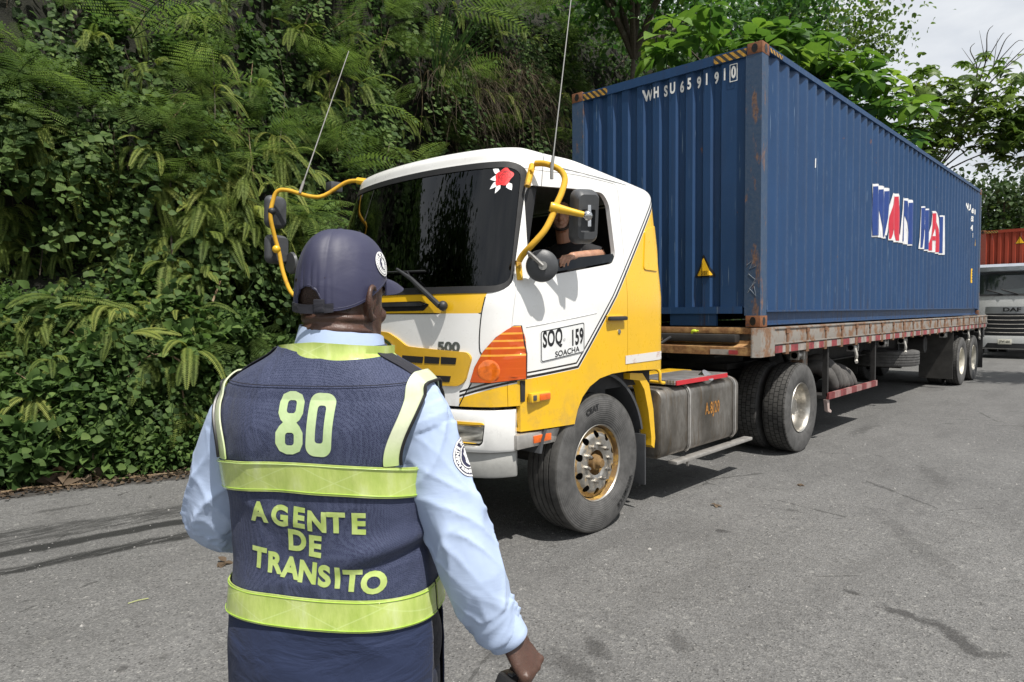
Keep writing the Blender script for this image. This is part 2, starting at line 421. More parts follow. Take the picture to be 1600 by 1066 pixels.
def blot(cx, cy, rx, ry, rot, k=1):
    v = g.mapping((1/rx, 1/ry, 1), v=g.mapping((1, 1, 1), (0, 0, rot), v=g.mapping(loc=(-cx, -cy, 0))))
    dd = g.n('VectorMath', operation='LENGTH'); g.link(v, dd.inputs[0])
    h = g.math('ADD', dd.outputs['Value'], g.math('ADD', g.math('MULTIPLY', g.math('SUBTRACT', rag1, .5), 3.2), g.math('MULTIPLY', g.math('SUBTRACT', rag2, .5), 2.2)))
    return g.math('MULTIPLY', g.ramp(h, [(.5, 1.), (1.0, 0.)]), k)
oil = None
for b in ((3.22, -2.72, .16, .06, .3, .8), (3.48, -2.86, .22, .06, .9, .8), (3.62, -2.92, .12, .05, -.8, .6), (1.83, -2.07, .07, .05, 0, .9), (2.17, -4.13, .12, .06, .5, .65), (2.21, -4.36, .20, .10, .2, .5), (2.44, -3.8, .12, .06, .8, .5), (1.85, -4.5, .12, .06, .4, .45), (3.9, -2.2, .10, .04, .2, .5), (2.0, -1.2, .06, .04, 0, .5), (1.30, 3.2, .10, .7, 0, .5), (-2.65, -5.3, .06, .25, .2, .6), (2.9, -2.6, .05, .04, 0, .8), (2.6, .9, .12, .6, -.4, .35), (3.0, -1.5, .1, .9, -.55, .3), (.65, -5.8, .05, .03, .4, .6)):
    q = blot(*b); oil = q if oil is None else g.math('MAXIMUM', oil, q)
base = g.mix(g.math('MULTIPLY', oil, .92), base, (.036, .035, .034))
base = g.mix(g.math('MULTIPLY', wet, .95), base, (.022, .022, .022))
# damp dirty margin along the bank
ed = g.math('SUBTRACT', X, g.math('ADD', g.math('MULTIPLY', g.math('ADD', Y, 4.0), .33), -3.1))
ed = g.math('ADD', ed, g.math('MULTIPLY', g.math('SUBTRACT', g.noise(3.5, 6, .65), .5), .5))
mar = g.math('MULTIPLY', g.ramp(ed, [(.0, 1.), (.17, 1.), (.27, 0.)]), g.math('LESS_THAN', Y, -2.6))
base = g.mix(g.math('MULTIPLY', mar, .85), base, (.035, .031, .027))
rr = g.mix(wet, g.ramp(mid, [(.3, .78), (.7, .9)]), (.62, .62, .62))
hgt = g.math('ADD', g.math('MULTIPLY', vo, .8), g.math('ADD', g.math('MULTIPLY', fin, .5), g.math('MULTIPLY', g.math('ADD', grit, mid), .8)))
g.set(col=base, rough=rr, normal=g.bump(hgt, .55, .012), spec=.3)
M_asphalt = g.m
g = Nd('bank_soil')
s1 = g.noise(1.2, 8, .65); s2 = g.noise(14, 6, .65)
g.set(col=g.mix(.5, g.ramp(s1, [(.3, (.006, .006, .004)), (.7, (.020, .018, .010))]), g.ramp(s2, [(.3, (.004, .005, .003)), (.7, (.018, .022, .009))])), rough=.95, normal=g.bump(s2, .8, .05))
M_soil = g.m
g = Nd('roadside_earth')
s1 = g.noise(.8, 8, .65); s2 = g.noise(20, 6, .65)
g.set(col=g.mix(.5, g.ramp(s1, [(.3, (.05, .045, .03)), (.7, (.09, .085, .04))]), g.ramp(s2, [(.3, (.03, .04, .015)), (.7, (.1, .09, .05))])), rough=.95, normal=g.bump(s2, .8, .05))
M_earth = g.m
mb = MB(); N = 24; Lg = 600
vs = [(-Lg+2*Lg*i/N, -Lg+2*Lg*j/N, -.012) for j in range(N+1) for i in range(N+1)]
mb.add(vs, [(j*(N+1)+i, j*(N+1)+i+1, (j+1)*(N+1)+i+1, (j+1)*(N+1)+i) for j in range(N) for i in range(N)])
tag(mb.build('ground', M_earth), kind='structure')
mb = MB(); ys = [-40+1.0*k for k in range(36)]+[-4+.25*k for k in range(1, 40)]+[6+4*k for k in range(36)]
rng = random.Random(5); vs = []; fs = []
for k, y in enumerate(ys):
    xe = edge_x(y)-.12+rng.uniform(-.06, .06)
    for x in (xe, -1, 3, 7, 11): vs.append((x, y, 0))
for k in range(len(ys)-1):
    for i in range(4): fs.append((k*5+i, k*5+i+1, (k+1)*5+i+1, (k+1)*5+i))
mb.add(vs, fs); tag(mb.build('road', M_asphalt, sharp=0), kind='structure')

# ------------------------------------------------------------------ the shipping container
def container_paint(name, col, ox=0):
    g = Nd(name); X, Y, Z = g.xyz()
    n1 = g.noise(1.6, 6, .62); n2 = g.noise(18, 5, .6)
    c = g.mix(g.ramp(n1, [(.3, 0.), (.75, 1.)]), cmul(col, .90), cmul(col, 1.06))
    ver = g.noise(2.5, 5, .7, g.mapping((6, 6, .10)))           # rain streaks and scrapes run downward
    c = g.mix(g.ramp(ver, [(.55, 0.), (.80, .34)]), c, cmul(col, 1.6))
    ver2 = g.noise(3.1, 4, .6, g.mapping((24, 24, .5), loc=(3, 1, 0)))
    c = g.mix(g.ramp(ver2, [(.675, 0.), (.70, .6)]), c, (.30, .40, .48))
    ver3 = g.noise(2.7, 6, .7, g.mapping((5, 5, .22), loc=(9, 4, 2)))
    low = g.ramp(Z, [(.0, 1.), (.35, .35), (1.0, .15)])
    c = g.mix(g.math('MULTIPLY', g.ramp(ver3, [(.52, 0.), (.64, .75)]), low), c, (.045, .032, .028))
    rr = g.noise(4.5, 8, .72)
    c = g.mix(g.ramp(rr, [(.69, 0.), (.715, .9)]), c, g.ramp(n2, [(.3, (.08, .035, .02)), (.7, (.22, .10, .05))]))
    g.set(col=c, rough=g.ramp(n2, [(.3, .42), (.7, .56)]), spec=.28, normal=g.bump(n2, .06, .01)); return g.m
def post_paint(name, col):
    g = Nd(name)
    n1 = g.noise(2.4, 8, .7, g.mapping((3, 3, 1))); n2 = g.noise(26, 5, .6)
    rust = g.ramp(n2, [(.3, (.10, .05, .03)), (.7, (.28, .15, .08))])
    c = g.mix(g.ramp(n1, [(.56, 0.), (.63, .8)]), g.mix(g.ramp(n2, [(.3, 0.), (.7, .18)]), col, (.16, .17, .18)), rust)
    g.set(col=c, rough=.65, normal=g.bump(n2, .15, .01)); return g.m
BLUE = (.020, .058, .143)
M_cblue = container_paint('blue_container_paint', BLUE)
M_cpost = post_paint('blue_post_paint', (.024, .060, .125))
g = Nd('hazard_stripes'); X, Y, Z = g.xyz()
tt = g.math('FRACT', g.math('MULTIPLY', g.math('ADD', g.math('ADD', X, Y), Z), 13))
g.set(col=g.mix(g.math('GREATER_THAN', tt, .5), (.03, .03, .03), g.ramp(g.noise(30, 5, .6), [(.35, (.30, .17, .05)), (.6, (.55, .30, .03))])), rough=.6)
M_hazard = g.m

def corrugate(along, lo, hi, pitch, face, slope, depth):
    """trapezoid wave: list of (t, recess)"""
    out = [(lo, 0)]; t = lo+(pitch-2*slope-face)/2*.5
    inner = pitch-2*slope-face
    while t+pitch < hi:
        out += [(t, 0), (t+slope, depth), (t+slope+inner, depth), (t+2*slope+inner, 0)]; t += pitch
    out.append((hi, 0)); return out
def make_container(name, org, L, W, H, paintm, postm, label, cat, stripes=True, front_sticker=True, group=None):
    ox, oy, oz = org; root = empty(name, org, label, cat, group)
    hx = W/2
    def B(nm, mb, m): return mb.build(nm, m, root, sharp=30)
    # castings with their oval holes
    for sx in (-1, 1):
        for yy, sy in ((oy, 1), (oy+L, -1)):
            for zz, sz in ((oz, 1), (oz+H, -1)):
                m = MB(); x0 = ox+sx*hx; x1 = x0-sx*.16; y1 = yy+sy*.178; z1 = zz+sz*.118
                m.box((x0, yy, zz), (x1, y1, z1), 0, .008)
                hz = zz+sz*.06
                m.prism(oval(yy+sy*.089, hz, .032, .045), 'x', x0+sx*.001, x0+sx*.0025, 1)
                m.prism(oval((x0+x1)/2, hz, .032, .045), 'y', yy-sy*.001, yy-sy*.0025, 1)
                B('corner_casting', m, [M_rustblue, M_black])
            m = MB(); x0 = ox+sx*(hx-.004)
            m.prism([(x0, yy+sy*.004), (x0, yy+sy*.16), (x0-sx*.05, yy+sy*.16), (x0-sx*.05, yy+sy*.05), (x0-sx*.17, yy+sy*.05), (x0-sx*.17, yy+sy*.004)], 'z', oz+.118, oz+H-.118)
            B('corner_post', m, postm)
        # side wall
        pr = corrugate('y', oy+.16, oy+L-.16, .278, .072, .068, .036)
        m = MB(); x0 = ox+sx*(hx-.012); z0, z1 = oz+.17, oz+H-.06
        vs = []; nz = 10
        for j in range(nz+1): vs += [(x0-sx*d, t, z0+(z1-z0)*j/nz) for t, d in pr]
        n = len(pr); fs = []
        for j in range(nz):
            for i in range(n-1):
                q = (j*n+i, j*n+i+1, (j+1)*n+i+1, (j+1)*n+i); fs.append(q if sx > 0 else q[::-1])
        m.add(vs, fs); wl = B('side_wall', m, paintm)
        m = MB(); m.box((ox+sx*hx, oy+.17, oz+H-.075), (ox+sx*(hx-.07), oy+L-.17, oz+H-.012)); B('top_rail', m, paintm)
        m = MB(); m.box((ox+sx*(hx-.002), oy+.17, oz+.155), (ox+sx*(hx-.10), oy+L-.17, oz+.175)); m.box((ox+sx*(hx-.05), oy+.17, oz+.02), (ox+sx*(hx-.08), oy+L-.17, oz+.154)); m.box((ox+sx*(hx-.004), oy+.17, oz+.016), (ox+sx*(hx-.1), oy+L-.17, oz+.03)); B('bottom_rail', m, paintm)
    # front wall
    pr = corrugate('x', -hx+.17, hx-.17, .2095, .085, .030, .042)
    m = MB(); vs = []; z0, z1 = oz+.2, oz+H-.11; nz = 10; n = len(pr)
    for j in range(nz+1): vs += [(ox+t, oy+.03+d, z0+(z1-z0)*j/nz) for t, d in pr]
    m.add(vs, [(j*n+i, j*n+i+1, (j+1)*n+i+1, (j+1)*n+i) for j in range(nz) for i in range(n-1)]); B('front_wall', m, paintm)
    m = MB(); m.box((ox-hx+.16, oy+.012, oz+H-.12), (ox+hx-.16, oy+.08, oz+H-.02)); B('front_top_rail', m, paintm)
    if stripes:
        for sx in (-1, 1):
            m = MB(); a = ox+sx*(hx-.17); m.box((a, oy+.008, oz+H-.115), (a-sx*.36, oy+.020, oz+H-.035)); B('hazard_stripe', m, M_hazard); m = MB(); m.box((ox+sx*(hx+.002), oy+.18, oz+H-.07), (ox+sx*(hx-.004), oy+.52, oz+H-.03)); B('hazard_stripe', m, M_hazard)
    m = MB(); m.box((ox-hx+.2, oy+.01, oz+.14), (ox+hx-.2, oy+.09, oz+.215)); m.box((ox+.16, oy+.03, oz+.01), (ox+.72, oy+.07, oz+.14)); m.box((ox-.72, oy+.03, oz+.01), (ox-.30, oy+.07, oz+.14)); B('front_sill', m, paintm)
    m = MB(); m.box((ox-hx+.05, oy+.05, oz+H-.03), (ox+hx-.05, oy+L-.05, oz+H-.015)); m.box((ox-hx+.06, oy+.6, oz+.14), (ox+hx-.06, oy+L-.05, oz+.16)); B('roof', m, paintm)
    # rear doors
    for sx in (-1, 1):
        m = MB(); m.box((ox+sx*.02, oy+L-.06, oz+.14), (ox+sx*(hx-.16), oy+L-.02, oz+H-.12), 0, .008)
        for xx in (.28, .8): m.cyl((ox+sx*xx, oy+L, oz+.05), (ox+sx*xx, oy+L, oz+H-.05), .017, 10)
        B('rear_door', m, paintm)
    return root
def oval(cx, cy, rx, ry, n=16): return [(cx+rx*cos(2*PI*k/n), cy+ry*sin(2*PI*k/n)) for k in range(n)]

CT = (0, 0, 1.48); CW, CL, CH = 2.438, 12.192, 2.896
cont = make_container('shipping_container', CT, CL, CW, CH, M_cblue, M_cpost, 'long blue corrugated shipping container with white lettering on the flatbed trailer', 'container')
side = next(c for c in cont.children if c.name.startswith('side_wall') and max(v.co.x for v in c.data.vertices) > 1)
front = next(c for c in cont.children if c.name.startswith('front_wall'))
def world_bvh(ob):
    o = ORG[ob]; return BVHTree.FromPolygons([v.co+Vector(o) for v in ob.data.vertices], [tuple(p.vertices) for p in ob.data.polygons])
bs, bf = world_bvh(side), world_bvh(front)
def place_side(me, y0, z0, mat, name, parent, off=.003, dens=.045, th=.001):
    bm = decal(me, dens, lambda x, y: (1.22, y0+x, z0+y), bs, (-1, 0, 0), off, th)
    return MB().bm(bm).build(name, mat, parent, sharp=0)
def place_front(me, x0, z0, mat, name, parent, off=.003, dens=.012):
    bm = decal(me, dens, lambda x, y: (x0+x, 0, z0+y), bf, (0, 1, 0), off+.006, .001)
    return MB().bm(bm).build(name, mat, parent, sharp=0)
M_logoblue = simple('logo_blue', (.016, .050, .22), .45, 0, .1)
M_logored = simple('logo_red', (.56, .030, .055), .45, 0, .1)
M_logowhite = simple('logo_white', (.74, .74, .74), .5, 0, .08)
# big slanted letters, white layer below, coloured layer on top; corners as (u, v) on the wall
def wall(P): return [(float(q[1]), float(q[2])) for q in (onx(1340+u/5.33, 260+v/5.33, 1.22) for u, v in P)]
HULLS = ([(128, 143), (176, 146), (222, 166), (274, 186), (270, 330), (232, 600), (212, 596), (186, 586), (138, 584)], [(300, 222), (348, 228), (366, 638), (256, 608)], [(386, 260), (424, 268), (470, 284), (466, 470), (458, 662), (430, 655), (364, 636), (376, 480)], [(630, 370), (664, 374), (690, 728), (600, 706)])
STROKES = (('b', (((152, 164), (163, 574), 36), ((166, 574), (203, 190), 26), ((203, 190), (225, 585), 26), ((226, 585), (256, 205), 30))),
 ('r', (((320, 250), (276, 600), 26), ((324, 250), (346, 618), 34), ((286, 505), (340, 515), -44))),
 ('b', (((402, 282), (386, 624), 24), ((406, 286), (444, 636), 22), ((455, 302), (446, 646), 22))),
 ('b', (((552, 344), (535, 674), 25), ((590, 364), (583, 690), 25), ((544, 500), (588, 512), -40))),
 ('r', (((648, 390), (614, 700), 24), ((652, 390), (676, 714), 27), ((628, 596), (668, 604), -36))),
 ('b', (((708, 420), (704, 722), 30),)))
def stroke(a, b, w, grow):
    (x0, y0), (x1, y1) = a, b
    if w < 0: h = -w/2+grow; return wall([(x0, y0-h), (x1, y1-h), (x1, y1+h), (x0, y0+h)])
    h = w/2+grow; return wall([(x0-h, y0-grow*1.6), (x0+h, y0-grow*1.6+2), (x1+h, y1+grow*1.6+2), (x1-h, y1+grow*1.6)])
k_ = 0
for P_ in HULLS: place_side(loops_mesh([wall(P_)]), 0, 0, M_logowhite, 'logo_outline', side, .007, .022)
for c_, ST in STROKES:
    for st in ST: place_side(loops_mesh([stroke(*st, 8)]), 0, 0, M_logowhite, 'logo_outline', side, .008+.0006*(k_ % 6), .022); k_ += 1
for c_, ST in STROKES:
    for st in ST: place_side(loops_mesh([stroke(*st, 0)]), 0, 0, M_logoblue if c_ == 'b' else M_logored, 'logo_letter', side, .0135+.0006*(k_ % 6), .022); k_ += 1
def front_text(t, x0, z0, size, sx=.75, bold=.006): place_front(text_mesh(t, size, bold, sx), x0, z0, M_whitevinyl, 'container_number', front)
for t, xx in (('W', -.145), ('H', -.018), ('S', .081), ('U', .19), ('6', .286), ('5', .396), ('9', .491), ('1', .602), ('9', .696), ('1', .806), ('0', .905)):
    front_text(t, xx, 4.13, .165, .60, .006)
fr = loops_mesh([rrect(-.043, -.09, .043, .09, .004), rrect(-.035, -.082, .035, .082, .003)])
place_front(fr, .905, 4.13, M_whitevinyl, 'check_digit_frame', front)
tri = loops_mesh([round_poly([(-.125, -.11), (.125, -.11), (0, .14)], .02)]); place_front(tri, .575, 2.13, M_black, 'warning_sticker_border', front, .003)
tri = loops_mesh([round_poly([(-.095, -.095), (.095, -.095), (0, .10)], .015)]); place_front(tri, .575, 2.13, M_yellowvinyl, 'warning_sticker', front, .006)
for k, zz in enumerate((2.075, 2.05)): place_front(text_mesh('PELIGRO' if k == 0 else 'ALTURA', .026, .0005), .575, zz, M_black, 'warning_sticker_text', front, .008, .02)
# small marks on the side wall near its far end
for t, yy, zz, sz in (('WHSU', 10.75, 3.84, .17), ('659191', 11.35, 3.80, .14), ('45G1', 11.25, 3.62, .15), ('4', 11.2, 3.42, .16), ('E', 11.25, 3.26, .12)):
    place_side(text_mesh(t, sz, .008, .8), yy, zz, M_whitevinyl, 'container_code', side, .004, .04)
place_side(loops_mesh([round_poly([(-.11, -.11), (.11, -.11), (0, .12)], .02)]), 11.62, 3.16, M_yellowvinyl, 'height_sticker', side, .004)
place_side(loops_mesh([rrect(-.12, -.16, .12, .16, .02)]), 11.32, 2.37, M_yellowvinyl, 'data_sticker', side, .004)
for k in range(4): place_side(loops_mesh([rrect(-.09, -.015, .09, .015, .004)]), 11.32, 2.47-.06*k, M_black, 'data_sticker_text', side, .006)
place_side(loops_mesh([[(-.01, -.06), (.02, -.05), (.025, .06), (-.005, .05)]]), 1.53, 3.38, M_whitevinyl, 'paint_scrape', side, .004)
# chalk scribble on the near corner post
m = MB()
for pts in ([(1.07, -.003, 2.12), (1.14, -.003, 2.17), (1.10, -.003, 2.08), (1.17, -.003, 2.11)], [(1.08, -.003, 1.83), (1.16, -.003, 1.97), (1.09, -.003, 2.03)], [(1.16, -.003, 1.94), (1.10, -.003, 1.88), (1.17, -.003, 1.80), (1.15, -.003, 1.90)]): m.tube([(p[0], p[1]+.006, p[2]) for p in pts], .003, 5)
m.build('chalk_scribble', simple('chalk', (.22, .25, .29), .8), next(c for c in cont.children if c.name.startswith('corner_post') and max((v.co.x for v in c.data.vertices)) > 1 and min(v.co.y for v in c.data.vertices) < 1))
# ------------------------------------------------------------------ wheels
def tread_material(name, blocks):
    g = Nd(name); X, Y, Z = g.xyz()
    ang = g.math('ARCTAN2', Y, Z); rad = g.math('SQRT', g.math('ADD', g.math('MULTIPLY', Y, Y), g.math('MULTIPLY', Z, Z)))
    n = g.noise(12, 6, .65); n2 = g.noise(70, 4, .6)
    col = g.mix(g.ramp(n, [(.35, 0.), (.7, .7)]), (.040, .039, .037), (.105, .102, .096))
    side = g.math('LESS_THAN', rad, .500)
    col = g.mix(side, col, g.ramp(n, [(.3, (.058, .057, .056)), (.7, (.115, .113, .110))]))
    if blocks:
        cv = g.n('CombineXYZ'); g.link(g.math('MULTIPLY', ang, .52), cv.inputs[0]); g.link(X, cv.inputs[1])
        br = g.n('TexBrick'); g.link(cv.outputs[0], br.inputs['Vector']); br.inputs['Scale'].default_value = 10; br.inputs['Mortar Size'].default_value = .035; br.inputs['Mortar Smooth'].default_value = .1; br.inputs['Brick Width'].default_value = .62; br.inputs['Row Height'].default_value = .52; br.offset = .5
        groove = g.math('MULTIPLY', br.outputs['Fac'], g.math('GREATER_THAN', rad, .498))
        col = g.mix(groove, col, (.006, .006, .006)); h = g.math('SUBTRACT', g.math('MULTIPLY', n2, .1), groove)
        g.set(normal=g.bump(h, .9, .012))
    else:
        rg = g.math('SINE', g.math('MULTIPLY', rad, 420))
        g.set(normal=g.bump(g.math('ADD', g.math('MULTIPLY', n2, .5), g.math('MULTIPLY', g.math('MULTIPLY', rg, side), .3)), .35, .006))
    g.set(col=col, rough=.8, spec=.3); return g.m
M_treadblock = tread_material('drive_tyre_rubber', True)
M_treadrib = tread_material('steer_tyre_rubber', False)
g = Nd('rim_metal'); n = g.noise(9, 6, .65)
g.set(col=g.ramp(n, [(.3, (.22, .20, .17)), (.5, (.46, .44, .40)), (.8, (.66, .65, .62))]), metal=.9, rough=g.ramp(n, [(.3, .5), (.7, .26)])); M_rim = g.m
g = Nd('steer_rim_metal'); X, Y, Z = g.xyz(); n = g.noise(9, 6, .65); rad = g.math('SQRT', g.math('ADD', g.math('MULTIPLY', Y, Y), g.math('MULTIPLY', Z, Z)))
ym = g.math('MAXIMUM', g.math('GREATER_THAN', g.math('ADD', rad, g.math('MULTIPLY', g.math('SUBTRACT', n, .5), .05)), .228), g.math('MULTIPLY', g.ramp(g.noise(14, 7, .7), [(.50, 0.), (.64, .8)]), g.math('LESS_THAN', rad, .21)))
yc = g.ramp(g.noise(20, 6, .7), [(.35, (.12, .07, .03)), (.55, (.42, .25, .05)), (.75, (.56, .34, .05))])
g.set(col=g.mix(g.math('MULTIPLY', ym, .85), g.ramp(n, [(.3, (.25, .23, .20)), (.5, (.48, .46, .42)), (.8, (.68, .67, .64))]), yc), metal=g.math('SUBTRACT', .9, g.math('MULTIPLY', ym, .85)), rough=g.ramp(n, [(.3, .48), (.7, .28)])); M_steerrim = g.m
M_rimwhite = simple('cream_rim_paint', (.55, .52, .44), .45, .2, .25, 8)
M_hubyellow = rusty('dirty_yellow_hub', (.12, .07, .03), (.25, .15, .05), 2, (.46, .28, .05), .58)
M_tyretext = simple('tyre_lettering', (.012, .012, .012), .6, 0, .1)
def sub_empty(name, loc, parent):
    o = bpy.data.objects.new(name, None); C.objects.link(o); o.parent = parent; o.location = Vector(loc)-ORG[parent]; o.empty_display_size = .1
    ORG[o] = Vector(loc); return o
def tyre_profile(w, R, ribs):
    h = w/2
    side = [(h*.62, .283), (h*.80, .290), (h*.93, .325), (h, .385), (h*.985, .435), (h*.94, .478), (h*.86, R-.010), (h*.74, R-.002)]
    top = []
    if ribs:
        for k in (.48, .16, -.16, -.48): top += [(h*(k+.05), R), (h*(k+.035), R-.014), (h*(k-.035), R-.014), (h*(k-.05), R)]
    else: top = [(h*.3, R), (-h*.3, R)]
    return side+top+[(-a, r) for a, r in reversed(side)]
def make_tyre(nm, wheel, c, w, R, ribs, n=72):
    m = MB(); m.lathe(tyre_profile(w, R, ribs), c, 'x', n); return m.build(nm, M_treadrib if ribs else M_treadblock, wheel, sharp=32)
def arc_text(txt, r, a0, size, bold, c, x, sx, wid=.62, up=1):
    """text laid round a tyre wall: returns MB; a0 is the angle of its middle (0 = top)"""
    m = MB(); n = len(txt); step = size*wid/r
    for i, ch in enumerate(txt):
        if ch == ' ': continue
        me = text_mesh(ch, size, bold, 1); a = a0+sx*step*(i-(n-1)/2)*1.0
        bm = bmesh.new(); bm.from_mesh(me)
        for v in bm.verts:
            # seen from +x with z up, text right = +y
            u, q = v.co.x*sx, v.co.y
            ra = r+q; an = a+u/r
            v.co = Vector((c[0]+sx*(x-.0), c[1]+ra*sin(an), c[2]+ra*cos(an)))
        m.bm(bm)
    return m
def steer_wheel(parent, c, sx):
    """c: centre of the tyre"""
    R = .522; w = .30; W = sub_empty('wheel', c, parent)
    make_tyre('tyre', W, c, w, R, True)
    c = Vector(c); f = c.x+sx*w/2
    m = MB()
    pr = [(-.10, .283), (.10, .289), (.118, .292), (.122, .287), (.112, .278), (.06, .268), (.03, .262)]
    m.lathe([(sx*a, r) for a, r in pr], c, 'x', 64); m.build('rim_barrel', M_hubyellow, W)
    m = MB(); m.lathe([(sx*a, r) for a, r in ((.100, .2895), (.1185, .2925), (.1235, .287), (.114, .279))], c, 'x', 64); m.build('rim_lip', M_rim, W)
    # bright disc with ten hand holes and a raised nut ring
    me = disc_with_holes(.262, .095, 10, .215, .027)
    bm = dense(me, .02)
    for v in bm.verts:
        y, z = v.co.x, v.co.y; r = sqrt(y*y+z*z)
        d = .078+.036*smooth01(.262, .20, r)-.012*smooth01(.12, .095, r)
        v.co = Vector((c.x+sx*d, c.y+y, c.z+z))
    bmesh.ops.recalc_face_normals(bm, faces=bm.faces[:])
    m = MB(); m.bm(bm); m.build('rim', M_steerrim, W)
    m = MB()
    m.lathe([(sx*a, r) for a, r in ((.10, .098), (.070, .092), (.055, .086), (.050, .07), (.085, .062), (.115, .058), (.125, .040), (.150, .037), (.160, .030), (.162, .0005))], c, 'x', 40); m.build('hub', M_hubyellow, W)
    m = MB()
    for k in range(10):
        a = 2*PI*k/10+.2; y, z = c.y+.138*sin(a), c.z+.138*cos(a); x0 = c.x+sx*.108
        m.cyl((x0, y, z), (x0+sx*.026, y, z), .017, 6); m.cyl((x0+sx*.026, y, z), (x0+sx*.045, y, z), .010, 8)
    m.build('wheel_nut', M_steel, W)
    m = arc_text('CEAT', .43, -.25, .062, .002, c, w/2+.004, sx); m.build('tyre_lettering', M_tyretext, W, sharp=0)
    m = arc_text('WINMILE', .425, 2.30, .055, .002, c, w/2+.004, sx, .72); m.build('tyre_lettering', M_tyretext, W, sharp=0)
    m = MB(); m.lathe([(-sx*.02, .26), (-sx*.03, .0005)], c, 'x', 32); m.build('brake_drum', M_dark, W)
    return W
def disc_with_holes(ro, ri, n, rc, rh):
    return loops_mesh([oval(0, 0, ro, ro, 72), oval(0, 0, ri, ri, 40)]+[oval(rc*sin(2*PI*k/n), rc*cos(2*PI*k/n), rh, rh, 12) for k in range(n)])
def dual_wheel(parent, c, sx, R=.52, rimmat=None, n=72, w=.28):
    """outer tyre centred at c, the twin one behind it; dished rim"""
    W = sub_empty('wheel', c, parent); c = Vector(c)
    make_tyre('tyre', W, c, w, R, False, n); ci = c-Vector((sx*.335, 0, 0)); make_tyre('inner_tyre', W, ci, w, R, False, n)
    m = MB(); pr = [(-.16, .25), (.07, .272), (.105, .284), (.118, .290), (.124, .286), (.11, .272), (.075, .262), (.02, .258), (-.05, .250), (-.085, .22), (-.09, .17), (-.085, .15), (-.03, .11), (.02, .105), (.04, .09), (.045, .0005)]
    m.lathe([(sx*a, r) for a, r in pr], c, 'x', 56); m.build('rim', rimmat or M_rim, W)
    m = MB()
    for k in range(10):
        a = 2*PI*k/10; y, z = c.y+.165*sin(a), c.z+.165*cos(a); x0 = c.x-sx*.09
        m.cyl((x0, y, z), (x0+sx*.03, y, z), .016, 6)
    m.build('wheel_nut', M_steel, W); return W

# ------------------------------------------------------------------ the flatbed trailer
trailer = empty('flatbed_trailer', (0, 6, 0), 'flatbed semi trailer with rusty side rails and red and white reflective tape', 'trailer')
def TB(nm, m, mat, **k): return m.build(nm, mat, trailer, **k)
m = MB(); m.box((-1.2, .12, 1.335), (1.2, 13.1, 1.474)); TB('deck', m, M_rustgrey)
for sx in (-1, 1):
    m = MB(); m.box((sx*1.2, .30, 1.285), (sx*1.238, 13.12, 1.472), 0, .006)
    m.box((sx*1.238, .30, 1.452), (sx*1.25, 13.12, 1.466)); m.box((sx*1.238, .30, 1.288), (sx*1.25, 13.12, 1.302))
    TB('side_rail', m, M_rustgrey)
    for k in range(21):
        m = MB(); y = .62+.6*k; m.box((sx*1.236, y, 1.40), (sx*1.252, y+.085, 1.446)); m.box((sx*1.236, y+.02, 1.28), (sx*1.248, y+.065, 1.40)); m.box((sx*1.20, y+.0, 1.17), (sx*1.243, y+.09, 1.283), 0, .004); TB('stake_pocket', m, M_rust)
    m = MB(); rg = random.Random(3); y = .34; k = 0
    while y < 13.0:
        dl = rg.uniform(.16, .30); m.box((sx*1.231, y, 1.195), (sx*1.240, min(y+dl, 13.05), 1.272), k % 2); y += dl; k += 1
    m.box((sx*1.205, .32, 1.19), (sx*1.230, 13.1, 1.28), 2)
    TB('reflective_tape', m, [simple('worn_red_tape', (.24, .038, .042), .5, 0, .5, 10), simple('worn_white_tape', (.30, .265, .235), .5, 0, .35, 10), M_rustgrey])
# front bolster
m = MB(); m.box((-1.2, .015, 1.405), (1.18, .125, 1.472), 0, .006); TB('front_sill', m, M_rustorange)
m = MB(); m.box((-1.1, -.09, 1.318), (.99, .03, 1.40), 0, .012); TB('buffer_block', m, M_dark)
m = MB(); m.prism([(.02, 1.30), (-.10, 1.27), (-.10, 1.185), (.30, 1.185), (.30, 1.335), (.02, 1.335)], 'x', -1.2, 1.18); TB('front_beam', m, M_rustorange)
m = MB(); m.box((.72, -.104, 1.19), (1.0, -.101, 1.245)); TB('beam_paint', m, simple('faded_white_paint', (.34, .31, .28), .7, 0, .35, 12))
m = MB(); m.box((.93, -.108, 1.195), (1.03, -.1045, 1.24)); TB('beam_reflector', m, simple('worn_red_tape2', (.34, .045, .05), .5, 0, .5, 10))
m = MB(); m.box((1.17, -.11, 1.17), (1.185, .11, 1.47)); m.prism([(1.185, -.11), (1.25, -.06), (1.25, .30), (1.185, .30)], 'z', 1.17, 1.47); TB('corner_plate', m, M_rustgrey)
m = MB(); m.tube([(.48, -.055, 1.405), (.49, -.065, 1.43), (.52, -.06, 1.434), (.53, -.05, 1.428), (.55, -.05, 1.438)], [.013, .015, .017, .012, .008], 8, smooth=4); TB('air_coupling', m, simple('lime_plastic', (.55, .68, .04), .4))
m = MB(); m.tube([(.04, -.11, 1.31), (.16, -.13, 1.35)], .012, 8); TB('coupling_stub', m, M_chrome)
